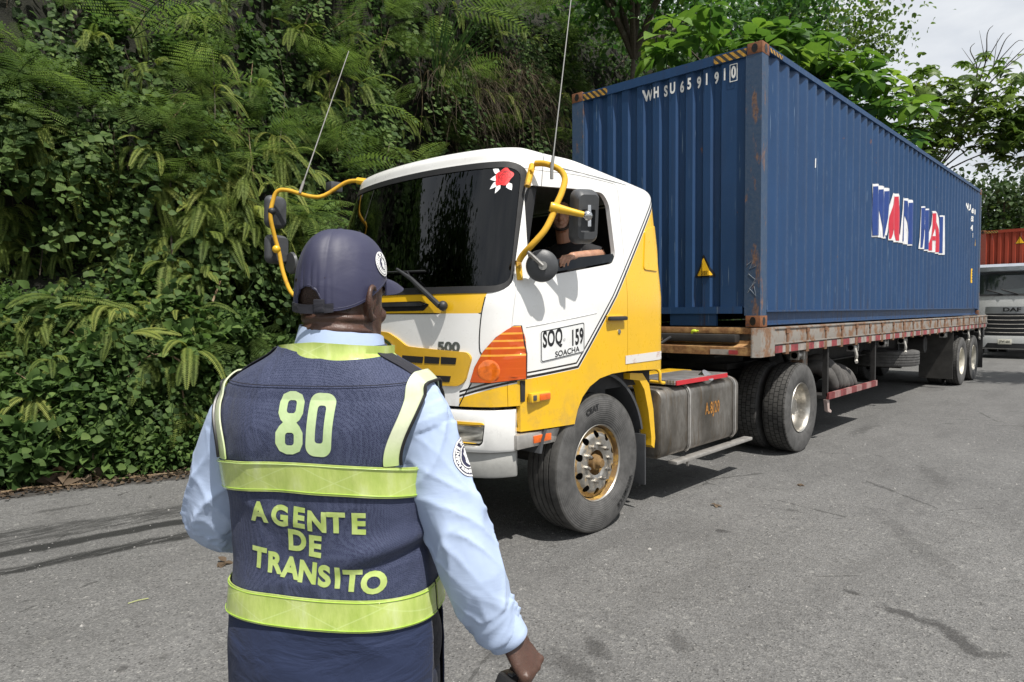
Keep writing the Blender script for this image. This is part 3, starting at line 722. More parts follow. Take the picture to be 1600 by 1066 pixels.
# chassis
for sx in (-1, 1):
    m = MB()
    prof = lambda y0, y1, z0: (m.box((sx*.40, y0, z0), (sx*.56, y1, z0+.02)), m.box((sx*.475, y0, z0+.02), (sx*.487, y1, 1.315)), m.box((sx*.40, y0, 1.315), (sx*.56, y1, 1.334)))
    prof(.3, 2.0, 1.12); prof(2.0, 12.9, .86); TB('main_beam', m, M_dark)
m = MB()
for k in range(20): m.box((-1.19, .8+.63*k, 1.235), (1.19, .85+.63*k, 1.333))
TB('cross_member', m, M_dark)
for sx in (-1, 1):
    L_ = sub_empty('landing_leg', (sx*.95, 1.78, .3), trailer)
    m = MB(); m.box((sx*1.03, 1.70, .60), (sx*.88, 1.86, 1.234), 0, .008); m.build('outer_tube', M_rustgrey, L_)
    m = MB(); m.box((sx*1.015, 1.715, .36), (sx*.895, 1.845, .60)); m.build('inner_tube', M_dark, L_)
    m = MB(); m.box((sx*1.06, 1.66, .335), (sx*.85, 1.90, .36), 0, .004); m.build('foot', M_dark, L_)
m = MB(); m.tube([(.9, 1.8, .75), (.35, 2.6, 1.25)], .03, 6); m.tube([(-.9, 1.8, .75), (-.35, 2.6, 1.25)], .03, 6); m.box((-.9, 1.76, .85), (.9, 1.80, .92)); TB('leg_brace', m, M_dark)
rack = sub_empty('storage_rack', (1.0, 3.1, .54), trailer)
m = MB(); m.box((.2, 2.06, .53), (1.19, 4.12, .56)); m.build('rack_floor', M_dark, rack)
m = MB(); y = 2.06; k = 0
while y < 4.1: m.box((1.19, y, .525), (1.225, min(4.12, y+.22), .605), k % 2); y += .22; k += 1
m.build('rack_edge', [simple('dark_red_paint', (.17, .035, .035), .6, 0, .4, 10), simple('pinkish_tape', (.30, .16, .15), .5, 0, .3, 12)], rack)
m = MB()
for yy in (2.06, 4.07): m.box((1.14, yy, .56), (1.20, yy+.05, 1.19))
m.box((.22, 2.06, .56), (.26, 4.1, 1.19)); m.build('rack_post', M_dark, rack)
m = MB(); m.prism([(2.05, .52), (2.14, .53), (2.16, .40), (2.24, .36), (2.21, .34), (2.10, .37)], 'x', 1.16, 1.20); m.build('rack_hook', simple('pale_pink_steel', (.42, .33, .30), .6, 0, .3), rack)
for y, big_ in ((1.05, 0), (3.05, 1), (4.5, 0), (5.6, 1), (8.6, 0), (10.9, 1), (12.2, 1)):
    w_ = sub_empty('strap_winch', (1.17, y, 1.12), trailer)
    m = MB(); m.box((1.12, y, 1.08), (1.22, y+.02, 1.18)); m.box((1.12, y+.16, 1.08), (1.22, y+.18, 1.18)); m.cyl((1.17, y, 1.13), (1.17, y+.24, 1.13), .038, 12); m.build('winch_drum', M_steel, w_)
    if big_: m = MB(); m.tube([(1.2, y+.09, 1.12), (1.22, y+.10, 1.02), (1.20, y+.14, .97), (1.23, y+.07, .93)], .022, 6, smooth=3); m.build('strap_end', simple('dirty_white_strap', (.5, .48, .44), .8, 0, .3), w_)
sp = sub_empty('spare_wheel', (.55, 6.35, .83), trailer)
m = MB(); m.lathe(tyre_profile(.28, .52, True), (.74, 6.4, .80), 'z', 56); m.build('tyre', M_treadrib, sp)
m = MB(); m.lathe([(-.12, .29), (-.1, .27), (.02, .25), (.03, .0005)], (.74, 6.4, .80), 'z', 40); m.build('rim', M_steel, sp)
m = MB(); m.box((.3, 6.3, .62), (1.0, 6.4, .655)); m.box((.34, 6.32, .655), (.36, 6.38, 1.234)); m.box((.94, 6.32, .655), (.96, 6.38, 1.234)); m.build('carrier', M_dark, sp)
for sx in (-1, 1):
    m = MB(); m.box((sx*.60, 9.42, .20), (sx*1.21, 9.44, 1.19)); TB('front_mudflap', m, simple('dusty_dark_panel', (.035, .033, .030), .75, 0, .35, 5))
    m = MB(); m.box((sx*.5, 12.72, .22), (sx*1.22, 12.735, 1.12)); m.box((sx*1.16, 12.70, .95), (sx*1.22, 12.90, 1.19)); TB('rear_mudflap', m, M_rubber)
    m = MB(); m.box((sx*.55, 9.44, 1.10), (sx*.65, 12.9, 1.234)); TB('spring_hanger', m, M_dark)
    for y in (10.38, 11.72): dual_wheel(trailer, (sx*1.08, y, .515), sx, .515, M_rimwhite, 56)
m = MB()
for y in (10.38, 11.72): m.cyl((-.7, y, .515), (.7, y, .515), .065, 12)
TB('axle', m, M_dark)
m = MB(); m.box((-1.2, 13.02, 1.12), (1.2, 13.15, 1.335), 0, .01); TB('rear_sill', m, M_rustgrey)
m = MB(); m.cyl((-.95, 8.3, .95), (.95, 8.3, .95), .16, 16); TB('air_tank', m, M_dark)

# tarpaulins lying on the rack
def tarp(loc, n, seed, lab):
    m = MB(); rg = random.Random(seed)
    for k in range(n):
        y = loc[1]+.15*k; hh = .30+.09*sin(k*1.1)+rg.uniform(-.02, .04)
        pts = [(loc[0]-.30, y, loc[2]+.07), (loc[0]-.25, y+.02, loc[2]+hh*.7), (loc[0]-.05, y+.08, loc[2]+hh), (loc[0]+.10, y+.14, loc[2]+hh*.75), (loc[0]+.16, y+.19, loc[2]+.3*hh), (loc[0]+.14, y+.22, loc[2]+.075)]
        m.tube(pts, [.07, .085, .09, .088, .08, .07], 10, smooth=4)
    o = m.build('folded_tarpaulin', simple('grey_tarpaulin', (.075, .07, .065), .7, 0, .4, 7, .5, 18), None, org=Vector(loc)); o.location = loc
    return tag(o, lab, 'tarpaulin')
tarp((.95, 2.35, .56), 6, 2, 'dark grey tarpaulin folded in thick loops on the low rack under the trailer')
# ------------------------------------------------------------------ the tractor truck
TR = Vector((0, -1.9, 0))
truck = empty('tractor_truck', TR, 'white and yellow tractor truck with open driver window hauling the blue container', 'truck')
HALF = [(0, -1.84), (.7, -1.84), (1.06, -1.842), (1.155, -1.855), (1.195, -1.90), (1.205, -2.02), (1.207, -2.3), (1.202, -2.6), (1.185, -2.9), (1.155, -3.15), (1.118, -3.36), (1.085, -3.49), (1.045, -3.585), (.99, -3.655), (.90, -3.715), (.78, -3.765), (.6, -3.808), (.4, -3.84), (.2, -3.858), (0, -3.864)]
hp = catmull([(x, y, 0) for x, y in HALF], 7)
PLAN = [(p.x, p.y) for p in hp]+[(-p.x, p.y) for p in reversed(hp[1:-1])]   # rear centre -> left side -> front -> right side
PLAN = [(x*1.065 if x < 0 else x, y) for x, y in PLAN[::-1]]
BELT = 1.78
def zroof(y): return 2.815-.165*min(1, max(0, (y+3.3)/1.45))
def hull(p, z):
    """plan point -> 3-D point of the cab skin at height z"""
    x, y = p; ff = smooth01(-2.75, -3.5, y); h = (z-BELT)/.93
    if h > 0:
        x *= 1-(.085+.025*ff)*h; y += ff*.30*h; y += -.02*h*smooth01(-2.2, -1.84, y)
    else: y -= ff*.035*min(1, (BELT-z))
    return Vector((x, y, z))
def cab_shell(z0):
    rings = []; r = .090
    zs = [z0+(2.48-z0)*k/16 for k in range(16)]
    for z in zs: rings.append([hull(p, z) for p in PLAN])
    for k in range(5): # upper wall follows the roof line
        rings.append([hull(p, 2.48+(zroof(hull(p, 2.7).y)-r-2.48)*k/4) for p in PLAN])
    for k in range(1, 7):
        a = PI/2*k/6; ins = r*(1-cos(a)); ring = []
        for p in PLAN:
            zt = zroof(hull(p, 2.7).y); b = hull(p, zt-r); c = Vector((0, -2.62, 0)); d = Vector((b.x-c.x, (b.y-c.y)*1.6, 0)); d.normalize()
            ring.append(Vector((b.x-d.x*ins, b.y-d.y*ins, zt-r+r*sin(a))))
        rings.append(ring)
    last = rings[-1]; c = Vector((0, -2.62, 0))
    for k in range(1, 6):
        t = k/6; rings.append([Vector((p.x*(1-t), c.y+(p.y-c.y)*(1-t), zroof(c.y+(p.y-c.y)*(1-t))+.035*(1-(1-t)**2))) for p in last])
    m = MB(); m.loft(rings, 0, True); return m
M_sealrub = simple('black_seal_rubber', (.009, .009, .010), .6, 0, .2, 9)
SKIN = cab_shell(.86); me_skin = mesh_of(SKIN); BV = bvh_of(me_skin)
shell = apply_mods(mesh_of(SKIN), [('SOLIDIFY', dict(thickness=.035, offset=-1))])
def sx_at(px, py, guess=1.15):
    """pixel -> (y, z) on the truck's left flank"""
    x = guess
    for _ in range(4):
        p = onx(px, py, x); h = BV.ray_cast(Vector((3, p[1], p[2])), Vector((-1, 0, 0)))
        if h[0] is None: break
        x = h[0].x
    return (float(p[1]), float(p[2]))
def fy_at(px, py, guess=-3.75):
    """pixel -> (x, z) on the truck's front"""
    y = guess
    for _ in range(5):
        p = ony(px, py, y); h = BV.ray_cast(Vector((p[0], -6, p[2])), Vector((0, 1, 0)))
        if h[0] is None: break
        y = h[0].y
    return (float(p[0]), float(p[2]))
side_pt = lambda P: [sx_at(*q) for q in P]
# the wheel arch and the low edges
ARCH = [(-3.02, .80), (-3.02, .87), (-2.99, .96), (-2.94, 1.045), (-2.86, 1.115), (-2.75, 1.165), (-2.6, 1.19), (-2.4, 1.195), (-2.1, 1.185), (-1.7, 1.165), (-1.7, .80)]
cut = MB(); cut.prism(ARCH, 'x', -1.5, 1.5); cut.box((-1.5, -4.3, .7), (1.5, -3.50, 1.035)); shell = boolean(shell, mesh_of(cut), 'DIFFERENCE')
# windscreen
WS = round_poly([(1.062, 1.785), (.952, 2.70), (-.952, 2.70), (-1.062, 1.785)], [.10, .10, .10, .10], 6)
wide = lambda P: [(x*1.065 if x < 0 else x, z) for x, z in P]
WS = wide(WS)
def wprism(poly, ex=0): m = MB(); m.prism(poly, 'y', -4.4-ex, -3.18+ex); return mesh_of(m)
WSI = round_poly([(1.050, 1.832), (.940, 2.655), (-.940, 2.655), (-1.050, 1.832)], .075, 6)
WSI = wide(WSI); WSG = round_poly([(1.0485, 1.8335), (.9385, 2.6535), (-.9385, 2.6535), (-1.0485, 1.8335)], .075, 6)
full = shell
WSG = wide(WSG)
ring_ = MB(); ring_.prism(WS, 'y', -4.4, -3.18); ringm = boolean(mesh_of(ring_), wprism(WSI, .3), 'DIFFERENCE')
gasket_ws = boolean(full.copy(), ringm, 'INTERSECT')
glass_ws = boolean(full.copy(), wprism(WSG), 'INTERSECT')
shell = boolean(shell, wprism(WS), 'DIFFERENCE')
# doors with their windows
WIN = round_poly([(-3.40, 1.880), (-3.325, 2.46), (-3.275, 2.535), (-2.60, 2.545), (-2.535, 2.47), (-2.515, 2.08), (-2.56, 2.015)], [.03, .06, .05, .06, .06, .05, .05], 5)
DOOR = round_poly([(-3.585, .82), (-3.59, 1.25), (-3.53, 1.75), (-3.385, 2.60), (-3.33, 2.655), (-2.43, 2.635), (-2.40, 2.58), (-2.40, 1.30), (-2.42, 1.0), (-3.05, .82)], [.01, .1, .2, .08, .08, .05, .04, .02, .02, .02], 4)
M_cab = Nd('cab_paint'); g = M_cab; X, Y, Z = g.xyz()     # object coordinates: y measured from TR
def line_d(p, q, up):
    """signed distance to a line in the (y, z) plane, positive on the upper side when up"""
    (a, b), (c, d) = p, q; a -= TR.y; c -= TR.y; L_ = sqrt((c-a)**2+(d-b)**2); nx, ny = -(d-b)/L_, (c-a)/L_
    if (ny < 0) == up: nx, ny = -nx, -ny
    return g.math('ADD', g.math('ADD', g.math('MULTIPLY', Y, nx), g.math('MULTIPLY', Z, ny)), -(nx*a+ny*b))
A_, E_, T_ = sx_at(815, 594), sx_at(904, 576), sx_at(1021, 309)
d1 = line_d(A_, E_, True)
d2 = line_d(E_, T_, True)
dd = g.math('MINIMUM', d1, d2)     # >0 on the white side
yside = g.math('LESS_THAN', dd, 0)
s1 = g.math('MULTIPLY', g.math('GREATER_THAN', dd, .004), g.math('LESS_THAN', dd, .022))
s2 = g.math('MULTIPLY', g.math('GREATER_THAN', dd, .036), g.math('LESS_THAN', dd, .048))
stripe = g.math('MAXIMUM', s1, s2)
# front: yellow band under the windscreen; corner piece under the lamp
fr_ = g.math('LESS_THAN', Y, -3.52-TR.y)
axx = g.math('ABSOLUTE', X)
bandm = g.math('MULTIPLY', g.math('MULTIPLY', g.math('GREATER_THAN', Z, 1.652), g.math('LESS_THAN', Z, 1.80)), g.math('LESS_THAN', g.math('SUBTRACT', axx, g.math('MULTIPLY', g.math('SUBTRACT', Z, 1.655), .25)), .93))
zc = g.math('ADD', 1.098, g.math('MULTIPLY', g.math('SUBTRACT', axx, .83), .34))
dc = g.math('SUBTRACT', Z, zc)
cornery = g.math('MULTIPLY', g.math('LESS_THAN', dc, 0), g.math('GREATER_THAN', axx, .80))
c1 = g.math('MULTIPLY', g.math('GREATER_THAN', dc, .008), g.math('LESS_THAN', dc, .024)); c2 = g.math('MULTIPLY', g.math('GREATER_THAN', dc, .036), g.math('LESS_THAN', dc, .050))
cstripe = g.math('MULTIPLY', g.math('MAXIMUM', c1, c2), g.math('GREATER_THAN', axx, .80))
yel = g.mix(fr_, yside, g.math('MAXIMUM', bandm, cornery)); stp = g.mix(fr_, stripe, cstripe)
n1 = g.noise(2.3, 6, .62); n2 = g.noise(16, 5, .6)
white = g.mix(g.ramp(n1, [(.4, 0.), (.85, .35)]), (.80, .80, .785), (.60, .57, .50))
yellow = g.mix(g.ramp(n1, [(.4, 0.), (.85, .4)]), (.80, .47, .012), (.58, .36, .03))
c = g.mix(yel, white, yellow); c = g.mix(stp, c, (.012, .012, .014))
dirt = g.math('MULTIPLY', g.ramp(g.noise(3.5, 8, .7), [(.45, 0.), (.75, .5)]), g.ramp(Z, [(.9, 1.), (1.0, 0.)]))
low = g.n('MapRange'); g.link(Z, low.inputs[0]); low.inputs[1].default_value = .9; low.inputs[2].default_value = 1.35; low.inputs[3].default_value = .6; low.inputs[4].default_value = .05
c = g.mix(g.math('MULTIPLY', g.ramp(g.noise(5, 8, .72), [(.45, 0.), (.72, 1.)]), low.outputs[0]), c, (.28, .20, .11))
g.set(col=c, rough=g.ramp(n2, [(.3, .24), (.7, .38)]), coat=.5, coatr=.08, normal=g.bump(n2, .02, .01)); M_cab = g.m
def xprism(poly, sx, ex=0): m = MB(); m.prism(poly, 'x', sx*(.70-ex), sx*(1.5+ex)); return mesh_of(m)
cab = shell
for sx in (1, -1):
    door = boolean(shell.copy(), xprism(offset_poly(DOOR, .004), sx), 'INTERSECT')
    rm = boolean(xprism(WIN, sx), xprism(offset_poly(WIN, .020), sx, .2), 'DIFFERENCE')
    gask = boolean(door.copy(), rm, 'INTERSECT')
    door = boolean(door, xprism(WIN, sx), 'DIFFERENCE')
    cab = boolean(cab, xprism(DOOR, sx), 'DIFFERENCE')
    d = put_mesh('door', door, M_cab, truck); ORG[d] = TR
    for v in gask.vertices: v.co.x += sx*.006
    put_mesh('window_seal', gask, M_sealrub, d)
    if sx == 1: door_l = d
    else: door_r = d
    xm = 1.05
    m = MB(); m.box((sx*1.0, -3.5, .95), (sx*1.03, -2.45, 1.90)); m.build('door_lining', M_blackplastic, d)
put_mesh('cab', cab, M_cab, truck)
cabo = [c_ for c_ in truck.children if c_.name.startswith('cab')][0]
for v in gasket_ws.vertices: v.co.y -= .007
put_mesh('windscreen_seal', gasket_ws, M_sealrub, truck)
g = Nd('windscreen_glass')
tr_ = g.n('BsdfTransparent'); tr_.inputs[0].default_value = (.10, .115, .11, 1); gl = g.n('BsdfGlossy'); gl.inputs['Roughness'].default_value = .012; gl.inputs['Color'].default_value = (.95, .97, 1, 1)
fz = g.n('Fresnel'); fz.inputs[0].default_value = 1.5; mxs = g.n('MixShader'); g.link(fz.outputs[0], mxs.inputs[0]); g.link(tr_.outputs[0], mxs.inputs[1]); g.link(gl.outputs[0], mxs.inputs[2]); g.link(mxs.outputs[0], g.out.inputs[0])
M_glass = g.m
wsg = put_mesh('windscreen', glass_ws, M_glass, truck)
# right door window stays shut
rw = boolean(full.copy(), xprism(offset_poly(WIN, .021), -1), 'INTERSECT'); put_mesh('window_glass', rw, M_glass, door_r)
# left window is lowered: the top of its pane
pane = round_poly([(-3.385, 1.90), (-3.37, 1.995), (-2.545, 2.09), (-2.53, 2.07), (-2.56, 2.03)], .005)
lw = boolean(full.copy(), xprism(pane, 1), 'INTERSECT'); put_mesh('window_glass', lw, M_glass, door_l)

def place_l(me, y0, z0, mat, name, parent, off=.002, dens=.03, th=.001, slope=0):
    bm = decal(me, dens, lambda x, y: (1.6, y0+x, z0+y+slope*x), BV, (-1, 0, 0), off, th); return MB().bm(bm).build(name, mat, parent, sharp=0)
def place_f(me, x0, z0, mat, name, parent, off=.002, dens=.03, th=.001, dirv=(0, 1, 0), flip=1):
    bm = decal(me, dens, lambda x, y: (x0+x, -4.6, z0+y), BV, dirv, off, th); return MB().bm(bm).build(name, mat, parent, sharp=0)
# number plate painted on the door
pl = [sx_at(843, 517), sx_at(912, 502), sx_at(913, 551), sx_at(845, 567)]
pc = ((pl[0][0]+pl[1][0]+pl[2][0]+pl[3][0])/4, (pl[0][1]+pl[1][1]+pl[2][1]+pl[3][1])/4); slp = ((pl[1][1]-pl[0][1])/(pl[1][0]-pl[0][0])+(pl[2][1]-pl[3][1])/(pl[2][0]-pl[3][0]))/2
pw = (pl[1][0]-pl[0][0]); ph = pl[0][1]-pl[3][1]
plate = place_l(loops_mesh([rrect(-pw/2, -ph/2, pw/2, ph/2, .018)]), pc[0], pc[1], simple('plate_white', (.74, .75, .74), .4, 0, .08), 'number_plate', door_l, .003, .04, .001, slp)
place_l(loops_mesh([rrect(-pw/2+.004, -ph/2+.004, pw/2-.004, ph/2-.004, .016), rrect(-pw/2+.009, -ph/2+.009, pw/2-.009, ph/2-.009, .013)]), pc[0], pc[1], M_black, 'plate_border', plate, .0055, .04, .0005, slp)
place_l(text_mesh('SOQ', .152, .0045, .53, spacing=1.08), pc[0]-.100, pc[1]+.025, M_black, 'plate_text', plate, .0055, .03, .0005, slp)
place_l(text_mesh('159', .152, .0045, .53, spacing=1.08), pc[0]+.130, pc[1]+.025, M_black, 'plate_text', plate, .0055, .03, .0005, slp)
place_l(text_mesh('SOACHA', .055, .0008, 1.05), pc[0]+.035, pc[1]-.072, M_black, 'plate_text', plate, .0055, .03, .0005, slp)
place_l(loops_mesh([oval(0, 0, .011, .011)]), pc[0]+.005, pc[1]+.015, simple('plate_dot', (.5, .5, .5), .5), 'plate_text', plate, .0055, .03, .0005, slp)
# raised panel and crease of the door, handle, lock
def ridge(pts, r, name, mat, parent, off=-.004, s=3):
    P = []
    for y, z in pts:
        h = BV.ray_cast(Vector((3, y, z)), Vector((-1, 0, 0)))
        if h[0] is not None: P.append(h[0]+Vector((off, 0, 0)))
    m = MB(); m.tube(P, r, 8, smooth=s); return m.build(name, mat, parent)
ridge(side_pt([(822, 511), (850, 506), (900, 496), (932, 489)]), .010, 'door_crease', M_cab, door_l, -.006)
M_seam = simple('panel_gap', (.006, .006, .006), .9)
ridge(side_pt([(862, 259), (900, 268), (950, 281), (978, 289)]), .006, 'drip_rail', M_cab, cabo, 0)
hy, hz = sx_at(961, 498)
HX = BV.ray_cast(Vector((3, hy, hz)), Vector((-1, 0, 0)))[0].x
m = MB(); m.box((HX-.01, hy-.11, hz-.022), (HX+.012, hy+.10, hz+.028), 0, .01); m.build('handle_recess', M_yellow, door_l)
m = MB(); m.box((HX+.012, hy-.115, hz-.014), (HX+.042, hy+.115, hz+.018), 0, .012); m.build('handle', M_blackplastic, door_l)
m = MB(); m.cyl((HX-.01, hy+.05, hz-.10), (HX+.007, hy+.05, hz-.10), .018, 16); m.build('lock', M_chrome, door_l)
# raised panel behind the door, tape strips
q = side_pt([(1007, 360), (1026, 352), (1026, 424), (1005, 421)])
place_l(loops_mesh([[(a-q[0][0], b-q[0][1]) for a, b in round_poly(q, .03)]]), q[0][0], q[0][1], M_cab, 'vent_panel', cabo, .001, .04, .008)
M_tape = Nd('scuffed_white_tape'); g = M_tape; g.set(col=g.mix(g.ramp(g.noise(9, 7, .7), [(.55, 0.), (.64, .8)]), (.66, .63, .60), (.36, .16, .10)), rough=.55); M_tape = g.m
q = side_pt([(977, 556), (1033, 547), (1033, 560), (977, 569)]); place_l(loops_mesh([[(a-q[0][0], b-q[0][1]) for a, b in q]]), q[0][0], q[0][1], M_tape, 'tape_strip', cabo, .003, .04, .001)
q = side_pt([(815, 675), (888, 669), (885, 681), (815, 688)]); place_l(loops_mesh([[(a-q[0][0], b-q[0][1]) for a, b in q]]), q[0][0], q[0][1], M_tape, 'tape_strip', door_l, .003, .04, .001)
my, mz = sx_at(841, 620); HXm = BV.ray_cast(Vector((3, my, mz)), Vector((-1, 0, 0)))[0].x
for sx in (1, -1):
    m = MB(); m.box((sx*(HXm-.01), my-.10, mz-.032), (sx*(HXm+.03), my+.10, mz+.032), 0, .012); bl = m.build('side_marker', M_yellow, truck)
    m = MB(); m.box((sx*(HXm+.026), my-.02, mz-.022), (sx*(HXm+.036), my+.088, mz+.022), 0, .004); m.build('lens', M_orange, bl)
    m = MB(); m.box((sx*(HXm+.026), my-.085, mz-.018), (sx*(HXm+.034), my-.05, mz+.018), 0, .004); m.build('reflector', M_greyplastic, bl)
    # entry step
    m = MB(); m.box((sx*.80, -3.56, .745), (sx*1.115, -3.03, .845), 0, .012)
    stp_ = m.build('entry_step', M_alu, truck); m = MB(); m.box((sx*1.114, -3.40, .77), (sx*1.124, -3.22, .82), 0, .003); m.build('amber_lamp', M_orange, stp_)
    # arch lining, mud guard and flap
    m = MB(); pts = [(-2.71+.66*cos(a), .56+.655*sin(a)) for a in [radians(12+156*k/20) for k in range(21)]]
    inn = [(-2.71+.635*cos(a), .56+.63*sin(a)) for a in [radians(12+156*k/20) for k in range(21)]]
    m.prism(pts+inn[::-1], 'x', sx*.72, sx*1.13); m.build('arch_liner', M_greyplastic, truck)
    m = MB(); o_ = [(-2.30, 1.17), (-2.12, 1.155), (-2.02, 1.06), (-1.955, .85), (-1.925, .60), (-1.94, .52)]; i_ = [(-1.985, .55), (-1.985, .62), (-2.03, .84), (-2.09, 1.02), (-2.16, 1.10), (-2.30, 1.12)]
    m.prism([*o_, *i_], 'x', sx*1.06, sx*1.16); m.build('mudguard', M_yellow, truck)
    m = MB(); m.prism([(-2.11, .99), (-2.05, .84), (-2.0, .60), (-1.99, .56), (-1.98, .60), (-2.035, .86), (-2.09, 1.0)], 'x', sx*.70, sx*1.06); m.box((sx*.72, -2.02, .22), (sx*1.12, -2.003, .64), 0, .004); m.build('mud_flap', M_greyplastic, truck)
    steer_wheel(truck, (sx*1.02, -2.70, .522), sx)
    dual_wheel(truck, (sx*1.08, 1.19, .52), sx)

# front: seams, badge, grille, lamps, bumper
def fridge(pix, r, name, mat, parent, off=-.002, s=4):
    P = []
    for px, py in pix:
        x, z = fy_at(px, py); h = BV.ray_cast(Vector((x, -6, z)), Vector((0, 1, 0)))
        if h[0] is not None: P.append(h[0]+Vector((0, off, 0)))
    m = MB(); m.tube(P, r, 6, smooth=s); return m.build(name, mat, parent)
FRD = Vector((-.55, .83, 0)).normalized()
def front_poly(pix): return [fy_at(*q_) for q_ in pix]
# seam along the band's lower edge and down to the lamp, mirrored on the other side
def seam_x(pts, name, mir=True, r=.004, mat=None, off=-.0005):
    for s_ in ((1, -1) if mir else (1,)):
        P = []
        for x, z in pts:
            h = BV.ray_cast(Vector((s_*x, -6, z)), Vector((0, 1, 0)))
            if h[0] is not None: P.append(h[0]+Vector((0, off, 0)))
        m = MB(); m.tube(P, r, 6, smooth=3); m.build(name, mat or M_seam, cabo)
seam_x([(.935, 1.652), (.6, 1.652), (.3, 1.652), (0, 1.652)], 'panel_gap')
seam_x([(.955, 1.76), (.935, 1.65), (.925, 1.50), (.93, 1.40), (.955, 1.375)], 'panel_gap')
seam_x([(.88, 1.19), (.84, 1.12), (.80, 1.04)], 'panel_gap')
# headlamp cluster: three-sided, wrapping round the corner
g = Nd('headlamp_lens'); X, Y, Z = g.xyz()
fin = g.math('FRACT', g.math('MULTIPLY', Z, 21)); up = g.math('GREATER_THAN', Z, 1.355)
c = g.mix(g.math('MULTIPLY', g.math('GREATER_THAN', fin, .74), up), (.66, .10, .006), (1., .50, .06))  # bright stripes paint the highlights of the upper lens into its colour
c = g.mix(g.ramp(g.noise(9, 4, .6), [(.4, 0.), (.7, .35)]), c, (.62, .06, .006))
g.set(col=c, rough=.12, coat=1., coatr=.03, normal=g.bump(fin, .3, .02)); M_lamp = g.m
for s_ in (1, -1):
    LP = [(.880, 1.200), (.905, 1.295), (.955, 1.40), (1.015, 1.49), (1.072, 1.565), (1.0905, 1.567), (1.112, 1.38), (1.115, 1.215), (1.0, 1.198)]
    bm = dense(loops_mesh([[(x, z) for x, z in LP]]), .03)
    for v in bm.verts:
        x, z = v.co.x, v.co.y
        best = None; o_ = Vector((.2, -2.6, z)); pt = Vector((x, 0, z))
        # cast from inside-out along x-dependent direction: find the skin point whose x matches
        h = BV.ray_cast(Vector((s_*min(x, 1.10), -6, z)), Vector((0, 1, 0)))
        y = h[0].y if h[0] is not None else -3.45
        if x > 1.07: y = max(y, -3.53+(x-1.07)*1.6)
        v.co = Vector((s_*(x+.004), y-.008, z))
    if s_ < 0: bmesh.ops.reverse_faces(bm, faces=bm.faces[:])
    bm.normal_update()
    if sum(f.normal.y for f in bm.faces) > 0: bmesh.ops.reverse_faces(bm, faces=bm.faces[:])
    r_ = bmesh.ops.extrude_face_region(bm, geom=bm.faces[:])
    for e in r_['geom']:
        if isinstance(e, bmesh.types.BMVert): e.co += Vector((s_*.006, -.016, 0))
    lamp = MB().bm(bm).build('headlamp', M_lamp, truck, sharp=45)
    rim_ = []
    for x, z in LP+LP[:1]:
        h = BV.ray_cast(Vector((s_*min(x, 1.10), -6, z)), Vector((0, 1, 0))); y = h[0].y if h[0] is not None else -3.45
        if x > 1.07: y = max(y, -3.53+(x-1.07)*1.6)
        rim_.append((s_*(x+.006), y-.012, z))
    m = MB(); m.tube(rim_, .006, 6); m.build('lamp_seal', M_blackplastic, lamp)
    h = BV.ray_cast(Vector((s_*.985, -6, 1.275)), Vector((0, 1, 0))); q = h[0]; nn = h[1]
    M_ = Matrix.Translation(q+Vector((s_*.012, -.022, 0))) @ Vector((s_*.62, -.78, 0)).to_track_quat('Z', 'Y').to_matrix().to_4x4()
    m = MB(); bm = bmesh.new(); bmesh.ops.create_uvsphere(bm, u_segments=24, v_segments=10, radius=.074)
    for v in bm.verts: v.co.z *= .07
    m.bm(bm, 0, M_); m.build('reflector_bowl', simple('amber_reflector', (.78, .16, .012), .08, .2, .3, 25, coat=1.), lamp)
# '500' badge
for s_ in (1,):
    bx, bz = fy_at(701, 543)
    place_f(text_mesh('500', .090, .0035, 1.3), bx, bz, simple('badge_grey', (.10, .11, .10), .45, .3, .1), 'badge', cabo, .003, .03, .0015)
# lower grille: yellow surround with dark slots, and the oval in the middle
def mirx(P): return P+[(-x, z) for x, z in reversed(P)]
GO = mirx([(.0, 1.53), (.16, 1.52), (.27, 1.475), (.36, 1.425), (.86, 1.395), (.885, 1.36), (.845, 1.20), (.80, 1.17), (.0, 1.155)][0:9])
gm = loops_mesh([round_poly(GO, .03, 3)])
gr = place_f(gm, 0, 0, paint('grille_yellow', (.62, .36, .015), .45, .3, (.28, .2, .06)), 'grille', truck, -.004, .05, .02)
for s_ in (1, -1):
    for zz in (1.332,):
        for x0, x1 in ((.32, .52), (.53, .66), (.67, .79)):
            P = [(s_*x0, zz+.030), (s_*x1, zz+.026), (s_*(x1-.006), zz-.018), (s_*x0, zz-.018)]
            place_f(loops_mesh([P]), 0, 0, M_seam, 'grille_slot', gr, .018, .04, .001)
    for x0, x1 in ((.32, .52), (.53, .75)):
        P = [(s_*x0, 1.235), (s_*x1, 1.235), (s_*(x1-.01), 1.195), (s_*x0, 1.195)]; place_f(loops_mesh([P]), 0, 0, M_seam, 'grille_slot', gr, .018, .04, .001)
place_f(loops_mesh([oval(0, 1.40, .235, .095, 32), oval(0, 1.40, .205, .07, 32)]), 0, 0, M_chrome, 'emblem_ring', gr, .02, .04, .008)
# upper air slot in the yellow band
place_f(loops_mesh([round_poly(mirx([(.0, 1.735), (.47, 1.738), (.55, 1.715), (.50, 1.672), (.0, 1.668)]), .01)]), 0, 0, M_seam, 'air_slot', cabo, .002, .05, .001)
place_f(loops_mesh([round_poly(mirx([(.0, 1.728), (.46, 1.730), (.52, 1.716), (.50, 1.705), (.0, 1.703)]), .005)]), 0, 0, M_blackplastic, 'air_slot_lip', cabo, .004, .05, .018)
